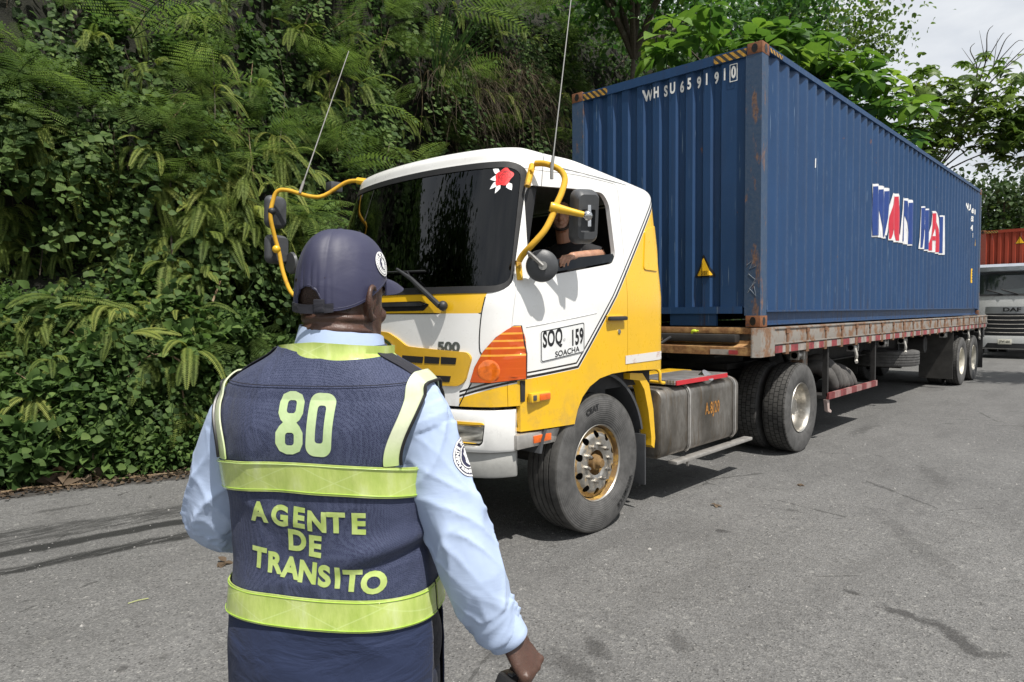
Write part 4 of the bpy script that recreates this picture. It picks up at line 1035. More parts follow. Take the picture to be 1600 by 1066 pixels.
# bumper
BP = [p for p in PLAN if p[1] < -3.50]
def bump_ring(off, z): return [hull((p[0]*(1+off*.55), p[1]-off*(.9 if p[1] < -3.5 else .4)), z) for p in BP]
bz0, bz1 = .735, 1.012
def solid_band(z0, z1, off, th, rnd=.02):
    o_ = [bump_ring(off-rnd*.6, z0), bump_ring(off, z0+rnd), bump_ring(off, z1-rnd), bump_ring(off-rnd*.6, z1)]
    i_ = [bump_ring(off-th, z1), bump_ring(off-th, z0)]
    rings = o_+i_; n = len(rings[0]); m = MB()
    vs = [v for r in rings for v in r]; R_ = len(rings); fs = []
    for a in range(R_):
        b = (a+1) % R_
        for k in range(n-1): fs.append((a*n+k, b*n+k, b*n+k+1, a*n+k+1))
    fs.append(tuple(a*n for a in range(R_))); fs.append(tuple(a*n+n-1 for a in range(R_-1, -1, -1)))
    m.add(vs, fs, 0, True); bm = bmesh.new(); tm = mesh_of(m); bm.from_mesh(tm); bmesh.ops.recalc_face_normals(bm, faces=bm.faces[:]); bm.to_mesh(tm); bm.free(); return tm
bt = solid_band(bz0, bz1, .016, .06)
fogp = {}
for s_ in (1, -1):
    FG = round_poly([(s_*.62, .79), (s_*.94, .775), (s_*.965, .80), (s_*.975, .935), (s_*.62, .945)], .025)
    m = MB(); m.prism(FG, 'y', -4.6, -3.5); bt = boolean(bt, mesh_of(m), 'DIFFERENCE')
bump_o = put_mesh('bumper', bt, M_white, truck)
bvb = bvh_of(solid_band(bz0, bz1, .016, .06))
for s_ in (1, -1):
    FG = round_poly([(s_*.62, .79), (s_*.94, .775), (s_*.965, .80), (s_*.975, .935), (s_*.62, .945)], .025)
    bm = decal(loops_mesh([FG, offset_poly(FG, .022)]), .03, lambda x, y: (x, -4.6, y), bvb, (0, 1, 0), -.012, .02); fl = MB().bm(bm).build('fog_lamp', M_yellow, truck)
    bm = decal(loops_mesh([offset_poly(FG, .018)]), .03, lambda x, y: (x, -4.6, y), bvb, (0, 1, 0), -.026, .004)
    g = Nd('fog_glass'); X, Y, Z = g.xyz(); g.set(col=g.ramp(g.noise(7, 3, .5, g.mapping((1, 1, 4))), [(.35, (.05, .05, .045)), (.5, (.32, .32, .29)), (.65, (.62, .62, .58))]), rough=.12, metal=.35, coat=1.)
    MB().bm(bm).build('lamp_glass', g.m, fl)
vt = solid_band(.560, .728, -.015, .05, .012); put_mesh('lower_valance', vt, simple('grey_valance', (.30, .30, .285), .6, 0, .25, 6), truck)
m = MB(); m.box((-1.0, -3.66, .93), (1.0, -3.45, 1.09)); m.box((-1.03, -3.58, .96), (1.03, -3.40, 1.10)); m.build('front_crossmember', M_dark, truck)

# wipers
def front_y(x, z): h = BV.ray_cast(Vector((x, -6, z)), Vector((0, 1, 0))); return h[0].y if h[0] is not None else -3.5
def fp(px, py, off=.02): x, z = fy_at(px, py); return (x, front_y(x, z)-off, z)
for pts in ([(699, 478), (650, 436), (628, 421), (602, 410)],):
    P = [fp(*q_) for q_ in pts]; P = [(P[0][0], P[0][1]-.03, P[0][2])]+P[1:]
    wp = sub_empty('wiper', P[0], truck)
    m = MB(); m.tube([(P[0][0], P[0][1]-.02, P[0][2]), *[(p[0], p[1]-.025, p[2]) for p in P[1:3]]], [.02, .016, .010], 8); m.sphere((P[0][0], P[0][1]+.01, P[0][2]), .034); m.build('wiper_arm', M_blackplastic, wp)
    A1 = fp(668, 424, .018); A2 = fp(560, 428, .018); m = MB(); m.tube([A2, fp(610, 426, .03), A1], .008, 6); m.build('wiper_blade', M_black, wp)
    m = MB(); m.tube([fp(694, 477, .03), fp(655, 452, .025), fp(640, 424, .022)], .006, 6); m.build('wiper_rod', M_black, wp)
wp = sub_empty('wiper', (-.55, front_y(-.55, 1.73), 1.73), truck)
m = MB(); y_ = front_y(-.55, 1.73); m.tube([(-.55, y_-.04, 1.73), (-.95, front_y(-.95, 1.86)-.03, 1.86)], .014, 8); m.sphere((-.55, y_, 1.73), .034); m.build('wiper_arm', M_blackplastic, wp)
m = MB(); m.tube([(-.55, front_y(-.55, 1.86)-.02, 1.86), (-1.0, front_y(-1.0, 1.87)-.02, 1.87)], .008, 6); m.build('wiper_blade', M_black, wp)

# mirror arms
M_armyellow = rusty('chipped_arm_yellow', (.16, .08, .02), (.34, .19, .04), 7, (.60, .335, .018), .36)
def arm_pts(P): return [Vector(onx(px, py, x)) for px, py, x in P]
Zs = lambda x, y: (680+x/2.665, 220+y/2.665)
path = [(*Zs(*q_[:2]), q_[2]) for q_ in ((418, 95, 1.02), (450, 95, 1.08), (485, 104, 1.15), (522, 124, 1.20), (540, 160, 1.24), (527, 215, 1.27), (505, 265, 1.28), (488, 312, 1.28), (455, 375, 1.27), (400, 437, 1.21), (365, 475, 1.14), (350, 500, 1.11))]
ARM = arm_pts(path)
mir = sub_empty('mirror_arm', ARM[0], truck)
m = MB(); m.tube(ARM, .021, 12, smooth=4); m.build('arm_tube', M_armyellow, mir)
m = MB()
for a, b in (((405, 100), (383, 190)), ((345, 500), (352, 580))):
    A = Vector(onx(*Zs(*a), 1.0+.05*(a[1] > 300))); B_ = Vector(onx(*Zs(*b), 1.02+.05*(a[1] > 300)))
    m = MB(); m.tube([A, B_], .022, 6); m.tube([A+(B_-A)*.3+Vector((.0, -.01, 0)), A+(B_-A)*.3+Vector((.035, -.02, 0))], .012, 8)
    m.build('arm_bracket', rusty('chipped_yellow', (.12, .06, .02), (.30, .16, .05), 1, (.75, .44, .03), .42), mir)
J = Vector(onx(*Zs(492, 278), 1.28)); K = Vector(onx(*Zs(634, 312), 1.43))
m = MB(); m.tube([J+(J-K)*.10, J, J+(K-J)*.35, K], [.030, .034, .026, .018], 12, smooth=4); m.build('mirror_stub', M_yellow, mir)
m = MB(); m.sphere(K, .034); m.tube([K+Vector((0, .02, .07)), K+Vector((0, .02, -.07))], .014, 8); m.build('ball_joint', M_chrome, mir)
# mirror housing: back of the shell faces the camera
def mirror_housing(cn, right, upv, w_, h_, d_, parent, name, recess=True):
    """a rounded tray: cn centre of the back face, right/up in its plane, depth away from the viewer"""
    R_ = Vector(right).normalized(); U_ = Vector(upv); U_ = (U_-R_*U_.dot(R_)).normalized(); N_ = R_.cross(U_)
    M_ = Matrix(((R_.x, U_.x, N_.x, cn[0]), (R_.y, U_.y, N_.y, cn[1]), (R_.z, U_.z, N_.z, cn[2]), (0, 0, 0, 1)))
    rings = []
    for t, k in ((0, .80), (.25, .93), (.6, .99), (1, 1.0)): rings.append([Vector((x*k, y*k, -d_*t)) for x, y in rrect(-w_/2, -h_/2, w_/2, h_/2, .06*k, 6)])
    m = MB(); m.loft(rings, 0, True)
    tm = mesh_of(m)
    if recess:
        c_ = MB(); c_.box((-.055, -.10, -.05), (.055, .05, .05), 0, .012); tm = boolean(tm, mesh_of(c_), 'DIFFERENCE')
    tm.transform(M_); o_ = put_mesh(name, tm, M_greyplastic, parent, 40)
    m = MB(); m.prism(rrect(-w_/2+.012, -h_/2+.012, w_/2-.012, h_/2-.012, .05, 5), 'z', -d_-.003, -d_+.004); gm_ = mesh_of(m); gm_.transform(M_)
    put_mesh('mirror_glass', gm_, simple('mirror_glass', (.8, .8, .8), .02, 1, .02), o_) if False else None
    b = MB(); b.add([v.co for v in gm_.vertices], [tuple(p.vertices) for p in gm_.polygons]); b.build('mirror_glass', M_mirror, truck if False else parent)
    return o_
M_mirror = simple('mirror_glass', (.8, .8, .8), .02, 1, .02)
mc = Vector(onx(*Zs(638, 318), 1.42)); vdir = (Vector(CAM)-mc).normalized(); mc = mc-vdir*.05
rt = Vector(CR); rt = (rt*.86+Vector((0, 1, 0))*.1-vdir*.42).normalized()
mirror_housing(mc, rt, Vector((.05, .0, 1))+Vector(CR)*.25, .195, .365, .085, mir, 'mirror_housing')
# round mirror
rc = Vector(onx(*Zs(446, 521), 1.225)); m = MB(); rings = []
axis = (Vector(CAM)-rc).normalized(); axis = (axis+Vector((.35, -.25, 0))).normalized(); Q = axis.to_track_quat('Z', 'Y').to_matrix().to_4x4()
for z, r in ((.03, .0005), (.028, .05), (.016, .088), (0, .105), (-.025, .108), (-.032, .10), (-.032, .0005)): rings.append([Matrix.Translation(rc) @ Q @ Vector((r*cos(2*PI*k/36), r*sin(2*PI*k/36), z)) for k in range(36)])
m.loft(rings, 0, False); rm = m.build('round_mirror', M_greyplastic, mir)
m = MB(); m.tube([Vector(onx(*Zs(385, 462), 1.19)), rc+axis*.045], .014, 8); m.build('mirror_bracket', M_steel, mir)
m = MB(); m.cyl(rc+axis*.022, rc+axis*.048, .028, 16); m.build('bracket_nut', M_steel, mir)
m = MB(); A = Vector(onx(862, 266, 1.18)); B_ = Vector(onx(892, 2, 1.16)); B2 = A+(B_-A)*1.35; m.tube([A+Vector((0, 0, -.06)), A, A+(B_-A)*.08], .012, 8); m.tube([A+(B_-A)*.05, B2], [.0048, .003], 6); m.build('antenna', simple('grey_antenna', (.26, .26, .25), .5, .3), mir)
# far side arm with two square mirrors and a round one
Zr = lambda x, y: (400+x/2.665, 220+y/2.665)
path = [(*Zr(*q_[:2]), q_[2]) for q_ in ((422, 167, -.98), (372, 175, -1.08), (285, 228, -1.20), (225, 232, -1.24), (130, 206, -1.36), (88, 212, -1.42), (70, 252, -1.44), (60, 315, -1.44), (78, 400, -1.44), (96, 465, -1.42), (112, 545, -1.38), (145, 630, -1.28), (190, 660, -1.16))]
ARM2 = arm_pts(path); mir2 = sub_empty('mirror_arm', ARM2[0], truck)
m = MB(); m.tube(ARM2, .018, 12, smooth=4); m.build('arm_tube', M_armyellow, mir2)
m = MB(); m.tube([ARM2[0]+Vector((.1, .05, -.02)), ARM2[0]], .03, 8); m.build('arm_bracket', M_yellow, mir2); m = MB(); m.tube([ARM2[-1], ARM2[-1]+Vector((.12, .12, 0))], .025, 8); m.build('arm_bracket', M_yellow, mir2)
m = MB(); c_ = Vector(onx(*Zr(85, 452), -1.43)); m.sphere(c_, .036); m.build('clamp', M_yellow, mir2)
m = MB(); c_ = Vector(onx(*Zr(66, 294), -1.44)); m.sphere(c_, .034); m.build('clamp', M_blackplastic, mir2)
c1_ = Vector(onx(*Zr(92, 296), -1.50)); c2_ = Vector(onx(*Zr(97, 452), -1.50))
rt2 = (Vector(CR)*.62+(Vector(CD))*.78).normalized()
mirror_housing(c1_, rt2, (0.0, 0, 1), .20, .29, .06, mir2, 'mirror_housing', False)
mirror_housing(c2_, rt2, (0.0, 0, 1), .22, .26, .06, mir2, 'mirror_housing', False)
m = MB(); c_ = Vector(onx(*Zr(150, 510), -1.45)); m.lathe([(-.02, .0005), (-.02, .09), (.0, .10), (.02, .07), (.02, .0005)], c_, 'y', 28); m.build('round_mirror', M_greyplastic, mir2)
m = MB(); A = Vector(onx(470, 297, -1.27)); B_ = Vector(onx(545, 80, -1.12)); m.tube([A+(B_-A)*-.02, A+(B_-A)*.06], .012, 8); m.tube([A+(B_-A)*.04, B_], [.0055, .0038], 6); m.build('antenna', simple('grey_antenna2', (.36, .35, .33), .5, .3), mir2)
# small amber marker on the far roof corner
m = MB(); c_ = Vector(onx(522, 292, -1.22)); m.box((c_.x-.05, c_.y-.06, c_.z-.05), (c_.x+.05, c_.y+.06, c_.z+.04), 0, .015); m.build('roof_lamp', M_greyplastic, mir2)

# rose sticker on the windscreen
M_rose = simple('rose_red', (.72, .012, .015), .4, 0, .25, 30); M_leafw = simple('sticker_white', (.82, .82, .82), .4, 0, .05); M_rosed = simple('rose_dark', (.33, .004, .008), .4)
rx, rz = fy_at(788, 277, -3.4)
def blob2(cx, cy, r, n, amp, k, ph=0): return [(cx+r*(1+amp*sin(k*t+ph))*cos(t), cy+r*(1+amp*sin(k*t+ph))*sin(t)) for t in [2*PI*i/n for i in range(n)]]
def place_w(me, mat, name, off, par=None):
    me.transform(Matrix.Scale(.70, 4, (1, 0, 0))); return place_f(me, rx, rz, mat, name, par or wsg, off, .02, .0005)
def leaf2(x, y, a, L_, W_): return [(x+L_*t*cos(a)-W_*w_*sin(a), y+L_*t*sin(a)+W_*w_*cos(a)) for t, w_ in ((0, 0), (.15, .5), (.4, 1), (.7, .6), (1, 0), (.7, -.6), (.4, -1), (.15, -.5))]
for a in ((-.04, .03, 2.7, .075, .02), (-.03, 0, 3.3, .08, .022), (-.03, -.03, 3.9, .08, .022), (-.01, -.05, 4.4, .07, .02), (.04, -.04, -.9, .07, .02)): place_w(loops_mesh([leaf2(*a)]), M_leafw, 'sticker_leaf', .003)
rs = place_w(loops_mesh([blob2(0, .0, .063, 48, .10, 5)]), M_rose, 'rose_sticker', .0045)
for r_, k, ph in ((.045, 3, .5), (.03, 4, 1.2), (.016, 3, 2)): place_w(loops_mesh([blob2(.0, .005, r_, 40, .14, k, ph), blob2(.002, .003, r_-.004, 40, .14, k, ph+.15)]), M_rosed, 'petal_line', .006, rs)

# cab inside: floor, rear wall lining, dashboard, wheel, seats
M_inside = simple('dark_cab_lining', (.018, .018, .019), .8, 0, .3, 8)
m = MB(); m.box((-1.1, -3.5, 1.06), (1.1, -1.92, 1.20)); m.box((-1.08, -1.93, 1.2), (1.08, -1.90, 2.55)); m.build('cab_floor', M_inside, truck)
m = MB(); m.prism([(-3.55, 1.2), (-3.55, 1.70), (-3.30, 1.76), (-3.12, 1.66), (-3.10, 1.2)], 'x', -1.02, 1.02); m.build('dashboard', M_inside, truck)
stw = sub_empty('steering_wheel', (.55, -3.0, 1.75), truck)
m = MB(); Mt = Matrix.Translation((.55, -2.98, 1.77)) @ Euler((radians(-28), 0, 0)).to_matrix().to_4x4()
m.tube([Mt @ Vector((.22*cos(t), .22*sin(t), 0)) for t in [2*PI*k/32 for k in range(33)]], .016, 8, caps=False); m.tube([Mt @ Vector((-.21, 0, 0)), Mt @ Vector((.21, 0, 0))], .015, 8); m.tube([Mt @ Vector((0, 0, .02)), Mt @ Vector((0, 0, -.35))], .03, 8); m.build('wheel_rim', M_blackplastic, stw)
for xx in (.55, -.55):
    s_ = sub_empty('seat', (xx, -2.4, 1.2), truck)
    m = MB(); m.box((xx-.26, -2.75, 1.3), (xx+.26, -2.2, 1.46), 0, .05); m.build('cushion', M_inside, s_)
    m = MB(); m.box((xx-.25, -2.26, 1.40), (xx+.25, -2.12, 2.15), 0, .05); m.build('backrest', M_inside, s_)
# leafy trinkets seen through the windscreen: green cloth hung inside
m = MB(); gp = []
for k in range(9): gp.append([Vector((-.30+.13*u+.03*sin(k*1.3+u*5), -3.42+.02*sin(u*9+k), 2.38-.05*k)) for u in [i/6*(.5+.5*abs(sin(k*.5))) for i in range(7)]])
m.loft(gp, 0, False, False); m.box((-.55, -3.43, 1.80), (-.38, -3.41, 1.93), 0, .008); m.build('green_cloth', simple('green_cloth', (.02, .22, .07), .7), truck)

# chassis behind the cab
m = MB()
for sx in (-1, 1): m.box((sx*.36, -3.4, .66), (sx*.43, 2.0, .92))
for y in (-1.5, -.6, .4, 1.6): m.box((-.36, y, .68), (.36, y+.1, .90))
m.cyl((-.75, 1.19, .52), (.75, 1.19, .52), .09, 12); m.sphere((0, 1.19, .52), .22); m.cyl((-.85, -2.70, .50), (.85, -2.70, .50), .06, 10); m.build('chassis_frame', M_dark, truck)
m = MB(); m.box((-.5, .75, .95), (.5, 1.6, 1.02)); m.lathe([(1.02, .45), (1.12, .45), (1.13, .40), (1.13, .0005)], (0, 1.2, 0), 'z', 32); m.build('fifth_wheel', M_dark, truck)
m = MB(); m.box((-.8, -1.78, .9), (.30, -1.2, 2.0), 0, .05); m.build('air_intake', M_dark, truck)
# fuel tank
g = Nd('tank_metal'); X, Y, Z = g.xyz(); n1 = g.noise(2.4, 7, .65, g.mapping((1, 1.2, .5))); n2 = g.noise(30, 5, .6)
c = g.ramp(n1, [(.3, (.06, .054, .042)), (.5, (.18, .165, .145)), (.7, (.40, .38, .35))])
c = g.mix(g.ramp(g.noise(6, 7, .7, g.mapping((1, 3, .5), loc=(4, 1, 0))), [(.52, 0.), (.66, .6)]), c, (.15, .10, .05))
g.set(col=c, metal=.75, rough=g.ramp(n2, [(.3, .34), (.7, .52)])); M_tank = g.m
tank = sub_empty('fuel_tank', (.9, -1.1, .4), truck)
ty0, ty1, tz0, tz1, tx0, tx1 = -1.84, -.36, .395, .995, .56, 1.165
def tank_ring(y, ins): return [Vector((x, y, z)) for x, z in rrect(tx0+ins, tz0+ins, tx1-ins, tz1-ins, .085-ins*.5, 6)]
m = MB(); m.loft([tank_ring(ty0, .03), tank_ring(ty0+.01, .008), tank_ring(ty0+.03, 0), tank_ring(ty1-.03, 0), tank_ring(ty1-.01, .008), tank_ring(ty1, .03)], 0, True); m.build('tank_shell', M_tank, tank)
for y in (-1.40, -.50):
    o_ = rrect(tx0-.004, tz0-.004, tx1+.006, tz1+.006, .09, 6); i_ = rrect(tx0, tz0, tx1+.001, tz1+.001, .086, 6)
    for dy, wd in ((0, .05),):
        rr_ = [[Vector((x, yy, z)) for x, z in o_] for yy in (y, y+wd)]; m = MB(); m.loft(rr_, 0, False)
        m.loft([[Vector((x, yy, z)) for x, z in rrect(tx0-.012, tz0-.012, tx1+.016, tz1+.014, .095, 6)] for yy in (y+.012, y+wd-.012)], 0, False); m.build('tank_strap', M_alu, tank)
m = MB(); m.cyl((1.05, -.98, .965), (1.13, -.98, 1.04), .055, 20); m.cyl((1.10, -.98, 1.012), (1.145, -.98, 1.055), .065, 20); m.build('filler_cap', M_chrome, tank)
m = MB(); m.box((1.10, -1.62, .325), (1.19, -.10, .355), 0, .006); m.box((1.12, -1.34, .26), (1.14, -1.32, .33)); m.build('guard_rail', M_alu, truck)
tm_ = text_mesh('A.8J20', .15, .004, .62, spacing=1.15); tm_.transform(Matrix(((0, 0, 1, 1.1685), (1, 0, 0, -.93), (0, 1, 0, .745), (0, 0, 0, 1)))); put_mesh('stencil', tm_, simple('worn_orange_stencil', (.36, .16, .03), .6, 0, .5, 40), tank, 0)
# tread-plate step over the tank with red reflector
st_ = sub_empty('catwalk', (.95, -1.1, 1.02), truck)
g = Nd('tread_plate'); v_ = g.voro(36, rnd=0); g.set(col=g.ramp(g.noise(8, 5, .6), [(.3, (.30, .29, .27)), (.7, (.62, .61, .59))]), metal=.8, rough=.35, normal=g.bump(v_, .8, .01)); M_tread = g.m
m = MB(); m.box((.70, -1.62, 1.015), (1.165, -.62, 1.055), 0, .006); m.build('step_plate', M_tread, st_)
m = MB(); m.box((1.165, -1.60, 1.012), (1.175, -.64, 1.05)); m.build('red_reflector', M_red, st_)
m = MB(); m.box((.45, -1.75, 1.00), (.72, -.5, 1.05), 0, .01); m.build('inner_step', M_yellow, st_)
m = MB(); m.tube([(1.02, -1.80, 1.17), (1.12, -1.80, 1.15), (1.13, -1.80, 1.06), (1.13, -1.74, 1.045), (1.0, -1.74, 1.05)], .014, 8, smooth=4); m.build('grab_loop', M_yellow, truck)
m = MB()
for k, (yy, xx) in enumerate(((-1.5, .1), (-1.45, .25), (-1.4, -.15))):
    pts = [Vector((xx, -1.75, 1.45)), Vector((xx+.05, -1.3, 1.18)), Vector((xx-.05, -.8, 1.15)), Vector((xx, -.12, 1.36))]; m.tube(pts, .016, 8, smooth=8)
m.build('air_hose', M_blackplastic, truck)
# ------------------------------------------------------------------ the traffic officer
OFF = Vector((2.879, -6.02, 0)); OYAW = radians(30.3)
def skinmat(name, a, b, red=(.12, .035, .02)):
    g = Nd(name); n1 = g.noise(14, 6, .6); n2 = g.noise(180, 4, .6); n3 = g.voro(320)
    c = g.ramp(n1, [(.3, a), (.7, b)]); c = g.mix(g.ramp(g.noise(30, 5, .65), [(.5, 0.), (.8, .35)]), c, red)
    g.set(col=c, rough=g.ramp(n1, [(.3, .38), (.7, .52)]), sss=.12, spec=.5, normal=g.bump(g.math('ADD', n2, g.math('MULTIPLY', n3, .6)), .28, .002))
    g.b.inputs['Subsurface Radius'].default_value = (.01, .004, .002); return g.m
M_skin = skinmat('dark_brown_skin', (.052, .026, .018), (.098, .051, .036), (.13, .050, .034))
def cloth(name, a, b, weave=900, rough=.8, sheen=.04, nz=5, bumpw=.12, wr=.35, wrs=9):
    g = Nd(name); n1 = g.noise(nz, 6, .6)
    w1 = g.n('TexWave', wave_type='BANDS', bands_direction='X'); g.link(g.co(), w1.inputs[0]); w1.inputs['Scale'].default_value = weave/6.28
    w2 = g.n('TexWave', wave_type='BANDS', bands_direction='Z'); g.link(g.co(), w2.inputs[0]); w2.inputs['Scale'].default_value = weave/6.28
    wv = g.math('MULTIPLY', w1.outputs['Fac'], w2.outputs['Fac'])
    f1 = g.noise(wrs, 4, .5, g.mapping((1, 1, 2.2), (.3, .5, 0)), dist=.8)
    nb = g.bump(f1, wr, .03); g.set(col=g.ramp(n1, [(.3, a), (.7, b)]), rough=rough, sheen=sheen, normal=g.bump(wv, bumpw, .001, nb)); return g.m
M_shirt = cloth('light_blue_shirt_cloth', (.35, .44, .62), (.41, .50, .68), wr=.10, wrs=6, bumpw=.03)
M_navy = cloth('navy_cloth', (.010, .019, .056), (.016, .027, .074), wr=.32)
M_trouser = cloth('dark_trouser_cloth', (.010, .013, .028), (.018, .022, .04))
M_capcloth = cloth('cap_cloth', (.021, .022, .052), (.030, .031, .072), weave=1400, rough=.55, sheen=.05, wr=.07, wrs=9)
M_capdark = cloth('cap_strap_cloth', (.010, .010, .016), (.016, .016, .025), weave=1400)
g = Nd('mesh_vest_cloth')
ch = g.n('TexVoronoi', feature='F1'); g.link(g.mapping((1, 1, 1), (0, radians(45), 0)), ch.inputs['Vector']); ch.inputs['Scale'].default_value = 340; ch.inputs['Randomness'].default_value = .45
n1 = g.noise(7, 5, .6)
c = g.mix(g.ramp(ch.outputs['Distance'], [(.28, 0.), (.52, .75)]), g.ramp(n1, [(.3, (.012, .017, .044)), (.7, (.019, .026, .062))]), (.072, .084, .145))
g.set(col=c, rough=.72, sheen=.06, spec=.25, normal=g.bump(ch.outputs['Distance'], .35, .0015, g.bump(g.noise(9, 4, .5, g.mapping((1.4, 1, .7)), dist=.6), .38, .04))); M_vest = g.m
g = Nd('lime_reflective_tape'); X, Y, Z = g.xyz()
z1 = g.math('ABSOLUTE', g.math('SUBTRACT', g.math('FRACT', g.math('MULTIPLY', X, 6.2)), .5))
n1 = g.noise(10, 4, .6, g.mapping((3, 3, 1))); tri = g.math('ABSOLUTE', g.math('SUBTRACT', g.math('FRACT', g.math('MULTIPLY', Z, 14.5)), .5))
ln = g.math('LESS_THAN', g.math('ABSOLUTE', g.math('SUBTRACT', z1, tri)), .018)
c = g.ramp(n1, [(.3, (.38, .50, .10)), (.55, (.50, .60, .17)), (.75, (.60, .68, .32))])
c = g.mix(g.math('MULTIPLY', ln, .30), c, (.66, .78, .36))
g.set(col=c, rough=.28, coat=.5, coatr=.1, normal=g.bump(n1, .2, .01)); M_lime = g.m
g = Nd('pale_reflective_tape'); n1 = g.noise(16, 4, .6); X, Y, Z = g.xyz()
mz_ = g.n('MapRange'); g.link(Z, mz_.inputs[0]); mz_.inputs[1].default_value = 1.33; mz_.inputs[2].default_value = 1.43; mz_.inputs[3].default_value = 0; mz_.inputs[4].default_value = 1
c = g.mix(mz_.outputs[0], g.ramp(n1, [(.3, (.36, .58, .05)), (.7, (.50, .72, .10))]), g.ramp(n1, [(.3, (.56, .62, .40)), (.7, (.70, .74, .54))])); g.set(col=c, rough=.3, coat=.4, normal=g.bump(n1, .2, .01)); M_palelime = g.m
g = Nd('number_patch'); n1 = g.noise(22, 4, .6); c = g.ramp(n1, [(.3, (.42, .56, .26)), (.7, (.58, .70, .40))]); g.set(col=c, rough=.35, coat=.3, normal=g.bump(n1, .3, .004)); M_number = g.m
g = Nd('letter_patch'); n1 = g.noise(40, 4, .6); c = g.ramp(n1, [(.3, (.38, .50, .11)), (.7, (.54, .65, .24))]); g.set(col=c, rough=.4, coat=.3, normal=g.bump(n1, .3, .004)); M_letter = g.m
M_radio = simple('radio_plastic', (.018, .018, .019), .45, 0, .2, 30, .15, 300)
M_shoe = simple('black_shoe', (.012, .012, .012), .35)

# --- torso surface as a function: ring parameter t (height) and angle
TOR = [ # z, half width, half depth, centre y
 (.70, .205, .155, .0), (.80, .208, .156, .0), (.90, .209, .154, .0), (1.0, .209, .149, .0), (1.08, .207, .145, .0), (1.17, .200, .138, .0), (1.25, .201, .136, 0), (1.32, .208, .137, -.002), (1.39, .220, .136, -.005),
 (1.44, .226, .131, -.008), (1.475, .224, .123, -.008), (1.500, .213, .115, -.006), (1.522, .190, .106, -.004), (1.540, .160, .097, -.002), (1.556, .130, .090, 0), (1.570, .108, .085, .002), (1.585, .094, .082, .004)]
def tor(z):
    for i in range(len(TOR)-1):
        if z <= TOR[i+1][0]:
            t = max(0, (z-TOR[i][0])/(TOR[i+1][0]-TOR[i][0])); p0, p1, p2, p3 = TOR[max(i-1, 0)], TOR[i], TOR[i+1], TOR[min(i+2, len(TOR)-1)]
            out = []
            for k in (1, 2, 3):
                m1 = (p2[k]-p0[k])/(p2[0]-p0[0])*(p2[0]-p1[0]); m2 = (p3[k]-p1[k])/(p3[0]-p1[0])*(p2[0]-p1[0])
                out.append((2*t**3-3*t*t+1)*p1[k]+(t**3-2*t*t+t)*m1+(-2*t**3+3*t*t)*p2[k]+(t**3-t*t)*m2)
            return out
    return list(TOR[-1][1:])
def torso(th, z, grow=0., wr=0., ex=2.5):
    """th = 0 at the back centre, growing to the right side"""
    a, b, cy = tor(z); a += grow; b += grow
    s_, c_ = sin(th), cos(th); e = 2/ex
    x = a*math.copysign(abs(s_)**e, s_); y = cy-b*math.copysign(abs(c_)**e, c_)
    p = Vector((x, y, z+ (grow if z > 1.5 else 0)))
    if wr:
        n = Vector((x/a/a, (y-cy)/b/b, .0)); n.normalize()
        q = Vector((x*5, y*5, z*4)); d = .55*noise.noise(q)+.30*noise.noise(q*2.3+Vector((3, 1, 7)))
        rid = 1-abs(noise.noise(Vector((x*4+z*5.5, y*3, z*5-x*3.0))*1.25)); d += .75*(rid-.6)*smooth01(1.50, 1.28, z)
        rid2 = 1-abs(noise.noise(Vector((x*9, y*5, z*1.6+4)))); d += .35*(rid2-.6)*smooth01(1.15, 1.4, z)
        dip = math.exp(-((z-1.20-.25*(x-.1))/.022)**2)*smooth01(0., .15, x)*.8-math.exp(-((z-1.165-.32*(x-.1))/.015)**2)*smooth01(.02, .18, x)*.5; d += dip*1.0
        # loose cloth hangs between the shoulder blades
        d += .5*math.exp(-((abs(x)-.10)/.05)**2)*math.exp(-((z-1.43)/.06)**2)
        p += n*(wr*d)
    return p
def lift(o): o.location = OFF; o.rotation_euler = (0, 0, OYAW); return o
ZERO = Vector((0, 0, 0))

# --- skin body: one continuous surface
HC = Vector((.012, .018, 1.678)); HY = radians(-12)
HM = Matrix.Translation(HC) @ Matrix.Rotation(HY, 4, 'Z')
HEAD = [(-.128, .022, .092, .045), (-.118, .040, .100, .020), (-.10, .054, .101, -.01), (-.075, .063, .098, -.035), (-.05, .069, .094, -.062), (-.025, .073, .091, -.080), (0, .0755, .088, -.090), (.03, .077, .091, -.097), (.055, .077, .092, -.099), (.08, .072, .083, -.092), (.10, .061, .066, -.076), (.115, .044, .042, -.052), (.124, .022, .015, -.025)]
def head_ring(z, a, yf, yb, n=40, M=None):
    M = M or HM
    cy = yf*.0+(.0); pts = []
    for k in range(n):
        t = 2*PI*k/n; s_, c_ = sin(t), cos(t); e = .86
        x = a*math.copysign(abs(s_)**e, s_); L_ = (yf-.0) if c_ > 0 else (-yb+.0)
        y = L_*math.copysign(abs(c_)**e, c_)
        pts.append(M @ Vector((x, y, z)))
    return pts
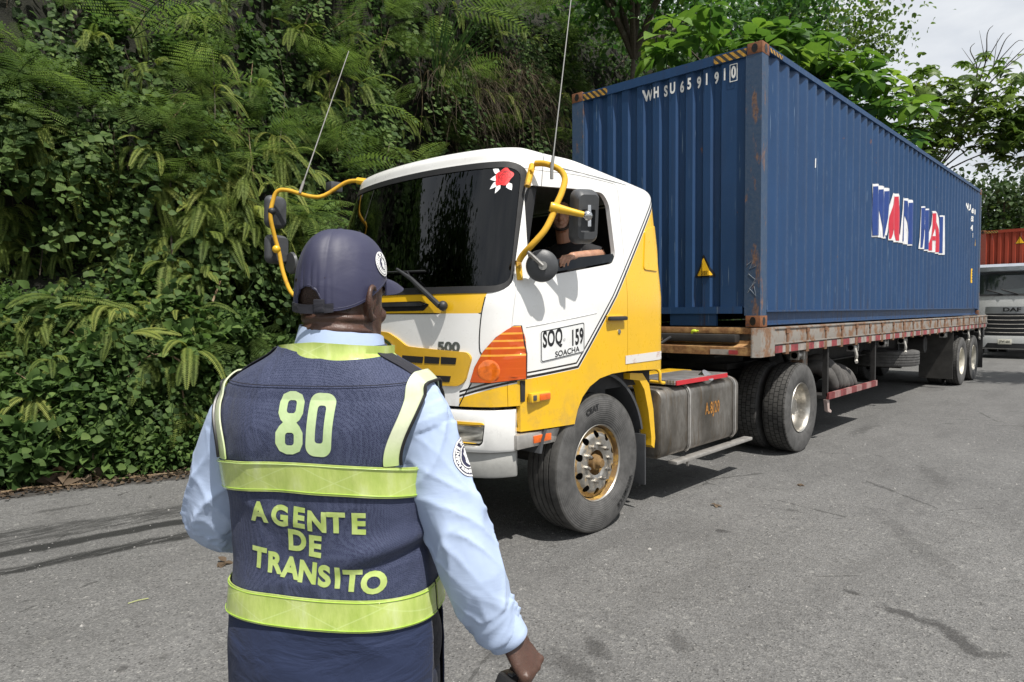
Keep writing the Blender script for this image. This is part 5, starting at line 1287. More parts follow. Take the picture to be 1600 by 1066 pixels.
def head_shape(mb, M):
    H = lambda x, y, z: M @ Vector((x, y, z))
    mb.loft([head_ring(*h, M=M) for h in HEAD], 0, True)
    mb.tube([H(0, .082, .022), H(0, .098, -.005), H(0, .112, -.034), H(0, .100, -.046)], [.009, .012, .016, .010], 10, smooth=3)
    for s_ in (1, -1):
        mb.sphere(H(s_*.014, .098, -.038), .011, 0, 10, 8)
        mb.tube([H(s_*.055, .070, .033), H(s_*.035, .088, .036), H(s_*.010, .092, .030)], [.009, .011, .009], 8, smooth=3)   # brow
        mb.sphere(H(s_*.031, .079, .014), .0125, 0, 12, 8)
        mb.sphere(H(s_*.043, .066, -.02), (.022, .018, .02), 0, 12, 8)
        # ear: rim, lobe, bowl
        E = lambda y, z, o=0: H(s_*(.0765+o), y, z)
        mb.tube([E(.008, -.008, .0), E(.010, .018, .004), E(.0, .034, .010), E(-.016, .037, .015), E(-.027, .024, .018), E(-.028, .002, .017), E(-.018, -.018, .011), E(-.004, -.031, .005)], [.0045, .005, .0055, .006, .006, .006, .0065, .007], 8, smooth=3)
        mb.sphere(E(-.012, .004, .003), (.008, .018, .028), 0, 12, 8, None)
        mb.sphere(E(.0, -.026, .004), .0085, 0, 10, 8)
        mb.tube([E(-.018, .018, .011), E(-.010, .004, .010), E(-.010, -.014, .008)], .004, 6, smooth=3)
    mb.tube([H(-.024, .094, -.066), H(-.010, .103, -.0635), H(0, .104, -.065), H(.010, .103, -.0635), H(.024, .094, -.066)], [.004, .007, .0065, .007, .004], 8, smooth=3)
    mb.tube([H(-.022, .093, -.074), H(0, .103, -.077), H(.022, .093, -.074)], [.004, .0085, .004], 8, smooth=3)

H = lambda x, y, z: HM @ Vector((x, y, z))
body = MB(); head_shape(body, HM)
# neck with two folds at the nape
NK = [(1.52, .105, .098, .0), (1.56, .086, .088, .004), (1.585, .078, .082, .010), (1.605, .0745, .080, .012), (1.62, .0735, .080, .012), (1.64, .0705, .081, .008), (1.66, .064, .076, .006), (1.68, .052, .060, .006)]
rings = []
for z, a, b, cy in NK: rings.append([Vector((.014-(z-1.52)*.01+a*sin(t), cy-b*cos(t), z)) for t in [2*PI*k/36 for k in range(36)]])
body.loft(rings, 0, True)
for z, r_ in ((1.603, .0105), (1.628, .0110), (1.652, .009)):
    body.tube([Vector((.013+.0715*sin(t), .006-.0735*cos(t), z+.006*cos(t)-.004)) for t in [radians(-95+190*k/16) for k in range(17)]], [r_*(.35+.65*cos(radians(-88+176*k/16))) for k in range(17)], 8)
rings = []
for z in (.78, .95, 1.1, 1.25, 1.38, 1.45, 1.50, 1.53, 1.556): rings.append([torso(t, z, -.028) for t in [2*PI*k/48 for k in range(48)]])
body.loft(rings, 0, True)
RARM = [(.160, -.005, 1.475), (.190, -.008, 1.435), (.230, -.016, 1.342), (.274, -.024, 1.238), (.310, -.016, 1.138), (.334, -.002, 1.066), (.364, .010, 1.014)]
LARM = [(-.170, -.005, 1.478), (-.212, -.006, 1.425), (-.252, -.010, 1.335), (-.282, -.004, 1.245), (-.290, .020, 1.200), (-.266, .095, 1.166), (-.195, .195, 1.160), (-.120, .262, 1.182)]
body.tube(RARM, [.058, .058, .050, .044, .044, .036, .029], 16, smooth=5)
body.tube(LARM, [.058, .058, .050, .046, .046, .044, .036, .029], 16, smooth=5)
def hand(mb, W, d, n, side, curl, thumb):
    """W wrist, d towards the knuckles, n out of the palm, side = towards the thumb; curl: bend (deg) of the three joints of each finger"""
    d = Vector(d).normalized(); n = Vector(n); n = (n-d*n.dot(d)).normalized(); s_ = Vector(side); s_ = (s_-d*s_.dot(d)-n*s_.dot(n)).normalized(); W = Vector(W)
    rings = []
    for t, w_, h_ in ((-.02, .028, .021), (.0, .027, .020), (.02, .032, .019), (.05, .040, .018), (.078, .042, .0155), (.092, .039, .011)):
        rings.append([W+d*t+s_*(w_*cos(a))+n*(h_*sin(a)) for a in [2*PI*k/20 for k in range(20)]])
    mb.loft(rings, 0, True)
    for k, (off, ln, r_) in enumerate(((.031, .072, .0088), (.0105, .081, .0092), (-.0105, .076, .0088), (-.0305, .060, .0078))):
        p = W+d*(.086-.004*abs(k-1))+s_*off; a = 0; pts = [p-d*.012, p]; rr = [r_*1.1, r_*1.12]
        for j, fr_ in enumerate((.45, .31, .24)):
            a += radians(curl[k][j]); v = d*cos(a)+n*sin(a)
            pts.append(pts[-1]+v*(ln*fr_*.5)); rr.append(r_*(.98-.06*j)); pts.append(pts[-1]+v*(ln*fr_*.5)); rr.append(r_*(1.02-.09*j))
        pts.append(pts[-1]+v*.004); rr.append(r_*.45)
        mb.tube(pts, rr, 10)
        mb.sphere(p-n*.006, .0098, 0, 8, 6)
    a = W+d*.018+s_*.024+n*.004; t1 = a+(s_*.62+d*.62+n*thumb*.5).normalized()*.040; t2 = t1+(s_*.15+d*.8+n*thumb).normalized()*.032; t3 = t2+(d*.75-s_*.15+n*thumb*1.1).normalized()*.026
    mb.tube([a, (a+t1)/2, t1, (t1+t2)/2, t2, (t2+t3)/2, t3], [.017, .0155, .012, .0112, .0115, .0105, .006], 10)
hand(body, (.372, .012, 1.004), (.58, .03, -.82), (-.78, .30, -.55), (-.35, .92, 0), [(58, 62, 40), (62, 66, 42), (66, 68, 45), (70, 70, 45)], .75)
hand(body, (-.120, .262, 1.182), (.80, .52, .15), (.0, -.45, -.9), (-.4, .7, .5), [(25, 30, 20)]*4, .3)
HIP = [(.105, .0, .92), (.112, .012, .70), (.118, .018, .50), (.122, -.004, .30), (.126, -.022, .09)]
for s_ in (1, -1):
    body.tube([(s_*x, y, z) for x, y, z in HIP], [.095, .078, .058, .055, .042], 16, smooth=4)
    body.tube([(s_*.126, -.05, .05), (s_*.130, .03, .055), (s_*.136, .14, .035)], [.035, .040, .030], 12, smooth=3)
bmesh_ = mesh_of(body)
bmesh_ = apply_mods(bmesh_, [('REMESH', dict(mode='VOXEL', voxel_size=.0034)), ('SMOOTH', dict(factor=.5, iterations=5))])
officer = put_mesh('person', bmesh_, M_skin, None, 0); lift(officer)
tag(officer, 'officer seen from behind in navy cap, lime striped mesh vest and pale blue sleeves', 'person')
def OB(mb, name, mat, parent=None, sharp=50): return mb.build(name, mat, parent or officer, org=ZERO, sharp=sharp)
# face details under the brim
for s_ in (1, -1):
    m = MB(); m.sphere(H(s_*.031, .0835, .014), .0105, 0, 14, 10); e = OB(m, 'eyeball', simple('eye_white', (.7, .68, .64), .2))
    m = MB(); m.sphere(H(s_*.031, .0915, .014), .0046, 0, 10, 8); OB(m, 'iris', simple('dark_iris', (.02, .01, .008), .15), e)
    m = MB(); m.tube([H(s_*.048, .084, .030), H(s_*.032, .099, .034), H(s_*.014, .101, .030)], [.003, .0042, .003], 6, smooth=3); OB(m, 'eyebrow', M_black)
# short hair: dark stubble below the cap
g = Nd('cropped_hair'); v_ = g.voro(420); g.set(col=g.ramp(v_, [(.2, (.020, .011, .008)), (.6, (.045, .024, .017))]), rough=.6, normal=g.bump(v_, .6, .002)); M_hair = g.m
rows = []
for j in range(9):
    z = -.030+.085*j/8; row = []
    for k in range(31):
        u = -1+2*k/30; th = u*1.25; i_ = max(i for i in range(len(HEAD)-1) if HEAD[i][0] <= z); q0, q1 = HEAD[i_], HEAD[i_+1]; t = (z-q0[0])/(q1[0]-q0[0]); a = q0[1]*(1-t)+q1[1]*t; yb = q0[3]*(1-t)+q1[3]*t
        gr = .0022*smooth01(0, .35, 1-abs(u))*smooth01(0, .3, j/8)-.002
        row.append(HM @ Vector(((a+gr+.0008)*math.copysign(abs(sin(th))**.86, sin(th)), (yb-gr-.0008)*abs(cos(th))**.86, z)))
    rows.append(row)
m = MB(); m.loft(rows, 0, False, False); OB(m, 'hair', M_hair)

# --- cap
CT_ = .158  # crown top above the ear line
def cap_pt(th, t, out=0):
    """th = 0 at the front of the head, growing to its right; t 0..1 base to crown"""
    a, bf_, bb = .0885+out, .107+out, .109+out
    s_, c_ = sin(th), cos(th); fr = (1+c_)/2
    zb = -.012+.074*smooth01(0.05, .95, fr)
    thb = abs(((th+PI) % (2*PI)) - 0) if False else abs(math.atan2(sin(th-PI), cos(th-PI)))   # angle from the back
    hw = .40
    if thb < hw: zb = zb+.050*sqrt(max(0, 1-(thb/hw)**2))
    u = t*PI/2; rr = cos(u)**.72; z = zb+(CT_+out-zb)*sin(u)**.92
    flare = 1.0-.03*(1-t)
    x = a*s_*rr*flare; y = (bf_ if c_ > 0 else bb)*c_*rr*flare+.002
    # gathers round the rear opening, soft dents
    d = 0
    if thb < .9 and t < .35: d = .0016*sin(thb*42)*smooth01(.35, .0, t)*smooth01(.9, .45, thb)
    d += .0028*noise.noise(Vector((s_*2.2, c_*2.2, t*2.5+3)))+.0006*noise.noise(Vector((s_*5, c_*5, t*5)))
    k = 1+d/.09
    return HM @ Vector((x*k, y*k, z))
NT, NV = 160, 36
rings = [[cap_pt(2*PI*k/NT, j/NV*.995) for k in range(NT)] for j in range(NV+1)]
m = MB(); m.loft(rings, 0, False); m.f.append(tuple(len(m.v)-NT+k for k in range(NT))); m.mi.append(0); m.sm.append(True)
capme = apply_mods(mesh_of(m), [('SOLIDIFY', dict(thickness=.0025, offset=-1))])
cap = put_mesh('cap', capme, M_capcloth, officer, 60)
m = MB()
for k in range(6):
    th = PI*k/3; 
    for dth in (-.022, .022): m.tube([cap_pt(th+dth*(1-j/20*.6), .02+j/20*.93, .0006) for j in range(21)], .0011, 5)
OB(m, 'cap_seam', M_capcloth, cap)
m = MB(); m.tube([cap_pt(2*PI*k/120, .012, .001) for k in range(121)], .0022, 6, caps=False); OB(m, 'cap_hem', M_capcloth, cap)
m = MB(); m.sphere(H(0, .002, CT_+.001), (.009, .009, .004), 0, 14, 8); OB(m, 'cap_button', M_capcloth, cap)
m = MB(); rows = []
for j in range(2):
    row = []
    for k in range(25):
        th = PI-.62+1.24*k/24; row.append(HM @ Vector((.0895*sin(th), .1105*cos(th)+.002, -.012+.018*j-.004*sin(PI*k/24)+.004*(k/24-.5))))
    rows.append(row)
m.loft(rows, 0, False, False); sm_ = apply_mods(mesh_of(m), [('SOLIDIFY', dict(thickness=.003, offset=0))]); put_mesh('cap_strap', sm_, M_capdark, cap, 40)
m = MB(); m.box((-.010, -.005, -.014), (.010, .005, .012), 0, .002, HM @ Matrix.Translation((.030, -.104, 0)) @ Matrix.Rotation(.28, 4, 'Z')); OB(m, 'strap_buckle', M_capdark, cap)
rows = []
for j in range(9):
    r_ = j/8; row = []
    for k in range(33):
        s_ = -1+2*k/32; th = s_*1.02
        b = Vector((.087*sin(th), .105*cos(th)+.002, .062-.010*abs(s_)**2)); ext = .074*sqrt(max(0, 1-abs(s_)**2.6))
        q = b+Vector((.10*s_*r_*ext*1.2, ext*r_, -.016*r_*r_-.014*s_*s_*r_)); row.append(HM @ q)
    rows.append(row)
m = MB(); m.loft(rows, 0, False, False); vm = apply_mods(mesh_of(m), [('SOLIDIFY', dict(thickness=.0035, offset=0))]); put_mesh('cap_visor', vm, M_capcloth, cap, 50)
bvc = bvh_of(capme)
def ring_text(txt, r, size, a0, a1, bold=.0006):
    m = MB(); n = len(txt)
    for i, ch_ in enumerate(txt):
        if ch_ == ' ': continue
        a = radians(a0+(a1-a0)*i/(n-1)); t_ = text_mesh(ch_, size, bold, .9, res=2)
        flip = a1 < a0
        R_ = Matrix.Translation((r*cos(a), r*sin(a), 0)) @ Matrix.Rotation(a-PI/2 if flip else a+PI/2, 4, 'Z')
        m.add([R_ @ v.co for v in t_.vertices], [tuple(p.vertices) for p in t_.polygons])
    return mesh_of(m)
def emblem(bvh, centre, nrm, up, R_, parent, ground, thick=.0006):
    """round badge: white rim, ring of lettering, plain figure in the middle"""
    n = Vector(nrm).normalized(); u = Vector(up); u = (u-n*u.dot(n)).normalized(); r = u.cross(n)
    pl = lambda x, y: Vector(centre)+r*x+u*y+n*.05
    def lay(me, mat, name, off, par): return OB(MB().bm(decal(me, R_*.18, pl, bvh, -n, off, thick, 0)), name, mat, par, 0)
    b = lay(loops_mesh([oval(0, 0, R_, R_, 48)]), ground, 'badge', .0008, parent)
    lay(loops_mesh([oval(0, 0, R_, R_, 48), oval(0, 0, R_*.92, R_*.92, 48)]), M_patchwhite, 'badge_rim', .0018, b)
    lay(loops_mesh([oval(0, 0, R_*.60, R_*.60, 40), oval(0, 0, R_*.54, R_*.54, 40)]), M_patchwhite, 'badge_ring', .0018, b)
    lay(ring_text('AGENTE DE TRANSITO', R_*.76, R_*.28, 200, -20), M_patchwhite, 'badge_text', .0020, b)
    lay(ring_text('BUENAVENTURA', R_*.76, R_*.24, 215, 325), M_patchwhite, 'badge_text', .0020, b)
    fig = [(-.10, -.42), (.16, -.44), (.24, -.2), (.18, .0), (.30, .14), (.20, .3), (.06, .24), (.08, .42), (-.08, .46), (-.12, .28), (-.28, .18), (-.20, -.04), (-.26, -.24)]
    lay(loops_mesh([[(x*R_, y*R_) for x, y in fig]]), M_patchwhite, 'badge_figure', .0020, b)
    return b
M_patchwhite = simple('embroidery_white', (.78, .78, .77), .7, 0, .1, 60, .3, 400)
M_patchnavy = simple('embroidery_navy', (.03, .03, .075), .7, 0, .1, 60, .3, 400)
q = H(.0885*sin(1.22), .107*cos(1.22), .088); hh = bvc.find_nearest(q)
emblem(bvc, hh[0], hh[1] if hh[1].dot(hh[0]-HC) > 0 else -hh[1], (0, 0, 1), .0265, cap, M_patchnavy)
tm_ = text_mesh('TRANSITO', .020, .0008); bm_ = decal(tm_, .006, lambda x, y: H(-x*1.0, .3, .118+y), bvc, HM.to_3x3() @ Vector((0, -1, -.45)), .001, .0006, 0); OB(MB().bm(bm_), 'cap_lettering', M_patchwhite, cap, 0)

# --- shirt: torso and two sleeves in one surface, wrinkled
sh = MB(); rings = []
for z in [.86, .9, 1.0, 1.1, 1.2, 1.3, 1.36, 1.41, 1.45, 1.48, 1.505, 1.525, 1.545, 1.56]: rings.append([torso(t, z, -.010) for t in [2*PI*k/56 for k in range(56)]])
sh.loft(rings, 0, True)
sh.tube(RARM, [.076, .075, .065, .061, .063, .056, .042], 24, smooth=6)
sh.tube(LARM, [.078, .077, .069, .067, .067, .062, .052, .040], 24, smooth=6)
shm = apply_mods(mesh_of(sh), [('REMESH', dict(mode='VOXEL', voxel_size=.0042)), ('SMOOTH', dict(factor=.5, iterations=6))])
def along(path, p):
    best = (9, 0, None, None); acc = 0
    for i in range(len(path)-1):
        a, b = Vector(path[i]), Vector(path[i+1]); ab = b-a; t = min(1, max(0, (p-a).dot(ab)/ab.length_squared)); q = a+ab*t; d = (p-q).length
        if d < best[0]: best = (d, acc+t*ab.length, q, ab.normalized())
        acc += ab.length
    return best
rcat, lcat = catmull(RARM, 4), catmull(LARM, 4)
no = [v.normal.copy() for v in shm.vertices]
for v, n_ in zip(shm.vertices, no):
    p = v.co
    if abs(p.x) < .16: continue
    pa = rcat if p.x > 0 else lcat; d, s_, q, ax = along(pa, p); rad = (p-q); ph = math.atan2(rad.dot(Vector((0, 1, 0))), rad.dot(Vector((0, 0, 1)).cross(ax) if abs(ax.z) < .9 else Vector((1, 0, 0))))
    wob_ = noise.noise(Vector((p.x*9, p.y*9, p.z*6)))
    el = .245 if p.x > 0 else .25
    f1 = 1-abs(noise.noise(Vector((s_*8+ph*.7, ph*.55, 2.0 if p.x > 0 else 7.)))) ; f2 = 1-abs(noise.noise(Vector((s_*13-ph*.8, ph*.6, 5.))))
    k = math.exp(-((s_-el)/.10)**2); k2 = smooth01(.36, .50, s_); k3 = math.exp(-((s_-.05)/.05)**2)
    g1 = f1**6; g2 = f2**7; dd_ = .004*wob_+(g1-.3)*(.011*k+.010*k2+.008*k3+.001)+(g2-.25)*(.006*k+.007*k2+.003*k3)
    v.co = p+n_*dd_
shm = apply_mods(shm, [('SMOOTH', dict(factor=.4, iterations=2))])
shirt = put_mesh('shirt', shm, M_shirt, officer, 0)
bvs = bvh_of(shm)
# cuffs
def cuff(path, r0, L_, name):
    a = Vector(path[-2]); b = Vector(path[-1]); ax = (b-a).normalized(); u = ax.orthogonal().normalized(); w_ = ax.cross(u); rings = []
    for t, r in ((-.028, r0+.002), (-.026, r0+.005), (L_*.4, r0+.0035), (L_-.003, r0+.003), (L_, r0), (L_-.004, r0-.003), (-.02, r0-.004)): rings.append([b+ax*t+(u*cos(q)+w_*sin(q))*(r+.0018*sin(3*q+t*40)) for q in [2*PI*k/40 for k in range(40)]])
    m = MB(); m.loft(rings, 0, False); return OB(m, name, M_shirt, shirt)
cuff(RARM, .040, .024, 'cuff'); cuff(LARM, .039, .026, 'cuff')
# shirt collar
rings = []
for z, a, b, cy in ((1.560, .092, .094, .002), (1.590, .089, .091, .006), (1.615, .085, .088, .010), (1.628, .083, .086, .012), (1.630, .0855, .0885, .012), (1.612, .089, .092, .009), (1.590, .094, .096, .006), (1.570, .100, .100, .004)):
    rr_ = []
    for k in range(64):
        t = 2*PI*k/64; dz = -.020*smooth01(.3, -1, cos(t))-.010*(1 if z > 1.58 else .5)*sin(t)
        rr_.append(Vector((.016+a*sin(t), cy-b*cos(t), z+dz+.0015*noise.noise(Vector((sin(t)*4, cos(t)*4, z*30))))))
    rings.append(rr_)
m = MB(); m.loft(rings, 0, False); OB(m, 'shirt_collar', M_shirt, shirt, 60)
# sleeve patch
hp_ = bvs.ray_cast(Vector((1.2, .02, 1.372)), Vector((-1, -.03, 0)))
emblem(bvs, hp_[0], Vector((.97, -.02, .16)), (-.14, 0, 1), .040, shirt, M_patchnavy)

# --- vest
GV = .013; WRV = .0125
AX = lambda z: .186+.030*smooth01(1.38, 1.50, z)
NTH, NZ = 220, 130
def vest_grid(z0, z1, nz, grow, th0=-PI, th1=PI, nth=NTH, keep=None):
    m = MB(); idx = {}; P = []
    for j in range(nz+1):
        z = z0+(z1-z0)*j/nz
        for k in range(nth+1): P.append(torso(th0+(th1-th0)*k/nth, z, grow, WRV))
    fs = []
    for j in range(nz):
        for k in range(nth):
            q = (j*(nth+1)+k, j*(nth+1)+k+1, (j+1)*(nth+1)+k+1, (j+1)*(nth+1)+k)
            if keep is None or keep(sum((P[i] for i in q), Vector())/4): fs.append(q)
    m.add(P, fs, 0, True); return m
keep = lambda p: not (p.z > 1.318 and abs(p.x) > AX(p.z)) and not (p.y > .05 and abs(p.x) < .012+.05*smooth01(1.3, 1.58, p.z))
vm = vest_grid(1.055, 1.583, NZ, GV, keep=keep)
vme = apply_mods(mesh_of(vm), [('WELD', dict(merge_threshold=.0002)), ('SOLIDIFY', dict(thickness=.003, offset=-1))])
vest = put_mesh('vest', vme, M_vest, officer, 0)
bvv = bvh_of(vme)
sk = vest_grid(.775, 1.062, 50, GV+.001, radians(-250), radians(82), 200); skm = apply_mods(mesh_of(sk), [('SOLIDIFY', dict(thickness=.003, offset=-1))]); put_mesh('vest_skirt', skm, M_navy, vest, 0)
def strip(zf0, zf1, name, th0, th1, n=200, mat=None, gr=.0035):
    rows = []
    for j in range(7): rows.append([torso(th0+(th1-th0)*k/n, zf0(th0+(th1-th0)*k/n)*(1-j/6)+zf1(th0+(th1-th0)*k/n)*j/6, GV+gr, WRV) for k in range(n+1)])
    m = MB(); m.loft(rows, 0, False, False); st = apply_mods(mesh_of(m), [('SOLIDIFY', dict(thickness=.0025, offset=1))])
    o_ = put_mesh(name, st, mat or M_lime, vest, 40)
    for z_ in (0, 6):
        m = MB(); m.tube([p+Vector((0, 0, .004 if z_ == 0 else -.004))+Vector((p.x*.018, p.y*.018, 0)) for p in rows[z_][::2]], .0009, 4); OB(m, 'stitching', M_palelime, o_, 0)
    return o_
dz_ = lambda th: -.020*abs(sin(th))**2
strip(lambda th: 1.322+dz_(th), lambda th: 1.381+dz_(th), 'reflective_strip', radians(-163), radians(163))
strip(lambda th: 1.062+dz_(th)*.4, lambda th: 1.122+dz_(th)*.4, 'reflective_strip', radians(-165), radians(86))
strip(lambda th: 1.062+dz_(th)*.4, lambda th: 1.122+dz_(th)*.4, 'reflective_strip', radians(89), radians(163))
# neck trim
rows = []
for f, z in ((0, 1.546), (.35, 1.564), (.7, 1.584), (1, 1.601)):
    row = []
    for k in range(81):
        th = radians(-98+196*k/80); p = torso(th, min(z, 1.585), GV+.0040+.0035*f, 0); p.z = z+.008-.012*abs(sin(th/1.3))-.003; p.x += .012; row.append(p)
    rows.append(row)
m = MB(); m.loft(rows, 0, False, False); nt_ = apply_mods(mesh_of(m), [('SOLIDIFY', dict(thickness=.003, offset=1))]); put_mesh('neck_trim', nt_, M_lime, vest, 40)
# armhole trims: bands that run from the side over the shoulder
def ring_half(z): return tor(z)[0]+GV
def z_of_half(c):
    lo, hi = 1.46, 1.585
    for _ in range(40):
        mid = (lo+hi)/2
        if ring_half(mid) > c: lo = mid
        else: hi = mid
    return lo
for s_ in (1, -1):
    cols = []
    for e in range(6):
        off = .006-.028*e/5; pts = []
        zc_ = z_of_half(min(.2165+off, .235)); N_ = 44
        for back in (1, 0):
            z0_ = 1.372 if back else 1.33
            seq = [z0_+(zc_-z0_)*(1-(1-k/N_)**2) for k in range(N_+1)]
            if not back: seq = seq[::-1][1:]
            for z in seq:
                a, b, cy = tor(z); a += GV+.004; c_ = min(AX(z)+off, a*.9999); ss = (c_/a)**(2.5/2); th = math.asin(min(1, ss))
                if not back: th = PI-th
                p = torso(th, z, GV+.0035, WRV); pts.append(Vector((s_*p.x, torso(s_*th, z, GV+.0035, WRV).y, p.z)))
        cols.append(pts)
    m = MB(); m.loft(cols if s_ > 0 else cols[::-1], 0, False, False); am = apply_mods(mesh_of(m), [('SMOOTH', dict(factor=.5, iterations=4)), ('SOLIDIFY', dict(thickness=.003, offset=1))])
    bm = bmesh.new(); bm.from_mesh(am); bmesh.ops.recalc_face_normals(bm, faces=bm.faces[:]); bm.to_mesh(am); bm.free()
    put_mesh('armhole_trim', am, M_palelime, vest, 50)
    m = MB(); m.tube([p+Vector((s_*.004, -.003 if k < 40 else .003, .003)) for k, p in enumerate(cols[0])], .0035, 6); OB(m, 'edge_binding', M_black, vest)
    # dark shoulder tabs
    rows = []
    for e in range(6):
        row = []
        for k in range(15):
            x = .105+.112*k/14; z = z_of_half(min(x, .234)); y = -.052+.062*e/5
            row.append(Vector((s_*x, y+.006, z+.010+.004*sin(PI*k/14)-.06*max(0, x-.21))))
        rows.append(row)
    m = MB(); m.loft(rows if s_ < 0 else rows[::-1], 0, False, False); tb = apply_mods(mesh_of(m), [('SOLIDIFY', dict(thickness=.004, offset=0)), ('SUBSURF', dict(levels=1, render_levels=1))]); put_mesh('epaulette', tb, M_capdark, vest, 0)
# yoke seam
m = MB(); m.tube([torso(radians(-62+124*k/60), 1.512-.004*sin(k/60*PI), GV+.003, WRV) for k in range(61)], .0009, 5); OB(m, 'yoke_seam', M_capdark, vest)
# lettering on the back
bk = Vector((0, 1, 0))
def on_back(me, x0, z0, mat, name, rot=0, dens=.005, off=.0012, th=0):
    R_ = Matrix.Rotation(rot, 2); pl = lambda x, y: Vector((x0+(R_ @ Vector((x, y))).x, -.6, z0+(R_ @ Vector((x, y))).y))
    return OB(MB().bm(decal(me, dens, pl, bvv, bk, off, th, 0)), name, mat, vest, 40)
def digit8(w_, h_):
    o1 = []; t_ = .030
    top = rrect(-w_/2+.001, -.004, w_/2-.001, h_/2, .020, 6); 
    out = [(w_/2, h_/2-.02), (w_/2-.006, h_/2-.006), (w_/2-.02, h_/2), (-w_/2+.02, h_/2), (-w_/2+.006, h_/2-.006), (-w_/2, h_/2-.02), (-w_/2, .018), (-w_/2+.006, .006), (-w_/2+.012, .001), (-w_/2+.005, -.006), (-w_/2-.002, -.018), (-w_/2-.002, -h_/2+.02), (-w_/2+.006, -h_/2+.006), (-w_/2+.02, -h_/2), (w_/2-.018, -h_/2), (w_/2-.004, -h_/2+.006), (w_/2+.002, -h_/2+.02), (w_/2+.002, -.018), (w_/2-.005, -.006), (w_/2-.012, .001), (w_/2-.006, .006), (w_/2, .018)]
    return loops_mesh([out, rrect(-.009, .018, .010, .042, .006), rrect(-.008, -.042, .010, -.018, .006)])
on_back(digit8(.052, .118), -.012, 1.455, M_number, 'number')
on_back(loops_mesh([rrect(-.0265, -.059, .0265, .059, .019, 6), rrect(-.008, -.034, .009, .036, .006)]), .050, 1.4525, M_number, 'number', -.04)
for word, zs_, sz in (((('A', -.100), ('G', -.052), ('E', -.010), ('N', .028), ('T', .065), ('E', .106)), (1.277, 1.262), .053), ((('D', -.018), ('E', .020)), (1.224, 1.216), .055), ((('T', -.106), ('R', -.070), ('A', -.033), ('N', .005), ('S', .040), ('I', .066), ('T', .093), ('O', .131)), (1.182, 1.150), .0535)):
    for i, (ch_, xx) in enumerate(word):
        t = i/(len(word)-1); jr = random.Random(ord(ch_)+i*7); on_back(text_mesh(ch_, sz*jr.uniform(.98, 1.02), .0026, .98), xx+.013, zs_[0]*(1-t)+zs_[1]*t+jr.uniform(-.002, .002), M_letter, 'lettering', -.05+jr.uniform(-.025, .025))
# loose front flap at the slit on the right
rows = []
for j in range(14):
    z = 1.055-.255*j/13; row = []
    for k in range(9):
        u = k/8; row.append(Vector((.205+.012*sin(u*3+j*.3)+.045*u*(j/13), .03-.10*u+.02*sin(j*.5), z-.03*u*(j/13))))
    rows.append(row)
m = MB(); m.loft(rows, 0, False, False); fm = apply_mods(mesh_of(m), [('SOLIDIFY', dict(thickness=.004, offset=0)), ('SUBSURF', dict(levels=1, render_levels=1))]); fl = put_mesh('vest_flap', fm, M_capdark, vest, 0)
m = MB(); m.box((.245, -.085, .765), (.262, -.05, .80), 0, .003); OB(m, 'flap_edging', M_lime, fl)

# --- trousers, belt, shoes
tro = MB(); rings = []
for z in (.74, .80, .88, .96, 1.02): rings.append([torso(t, z, -.004) for t in [2*PI*k/48 for k in range(48)]])
tro.loft(rings, 0, True)
for s_ in (1, -1): tro.tube([(s_*x, y, z) for x, y, z in HIP[:-1]]+[(s_*.126, -.012, .07)], [.118, .108, .088, .082, .088], 24, smooth=6)
trm = apply_mods(mesh_of(tro), [('REMESH', dict(mode='VOXEL', voxel_size=.010)), ('SMOOTH', dict(factor=.5, iterations=6))]); put_mesh('trousers', trm, M_trouser, officer, 0)
for s_ in (1, -1):
    rings = []
    for y, w_, h_, zc in ((-.115, .020, .03, .05), (-.10, .038, .05, .052), (-.05, .044, .07, .07), (0, .046, .07, .07), (.06, .050, .05, .05), (.12, .052, .038, .038), (.165, .044, .032, .034), (.188, .024, .02, .028)): rings.append([Vector((s_*.130+w_*cos(a), y, max(.0, zc+h_*sin(a)))) for a in [2*PI*k/20 for k in range(20)]])
    m = MB(); m.loft(rings, 0, True); OB(m, 'shoe', M_shoe)

# --- radio in the right hand (a thing of its own)
RP = OFF+Matrix.Rotation(OYAW, 3, 'Z') @ Vector((.368, -.010, .876))
Mr = Matrix.Translation(Vector((.368, -.010, .876))) @ Euler((radians(-14), radians(16), radians(-24))).to_matrix().to_4x4()
radio = empty('handheld_radio', RP, 'black handheld radio gripped in the right hand of the officer', 'radio', rz=OYAW)
ORG[radio] = Vector((.368, -.010, .876))
m = MB(); m.box((-.030, -.019, -.095), (.030, .019, .055), 0, .010, Mr); rb = m.build('radio_body', M_radio, radio)
m = MB(); m.box((-.014, -.007, .0545), (-.001, .010, .0575), 0, .001, Mr); m.box((-.0115, -.0045, .0555), (-.0035, .0075, .0580), 0, .0005, Mr); m.build('top_key', M_greyplastic, rb)
m = MB(); m.cyl(Mr @ Vector((.018, .004, .05)), Mr @ Vector((.018, .004, .068)), .008, 12); m.build('volume_knob', M_radio, rb)
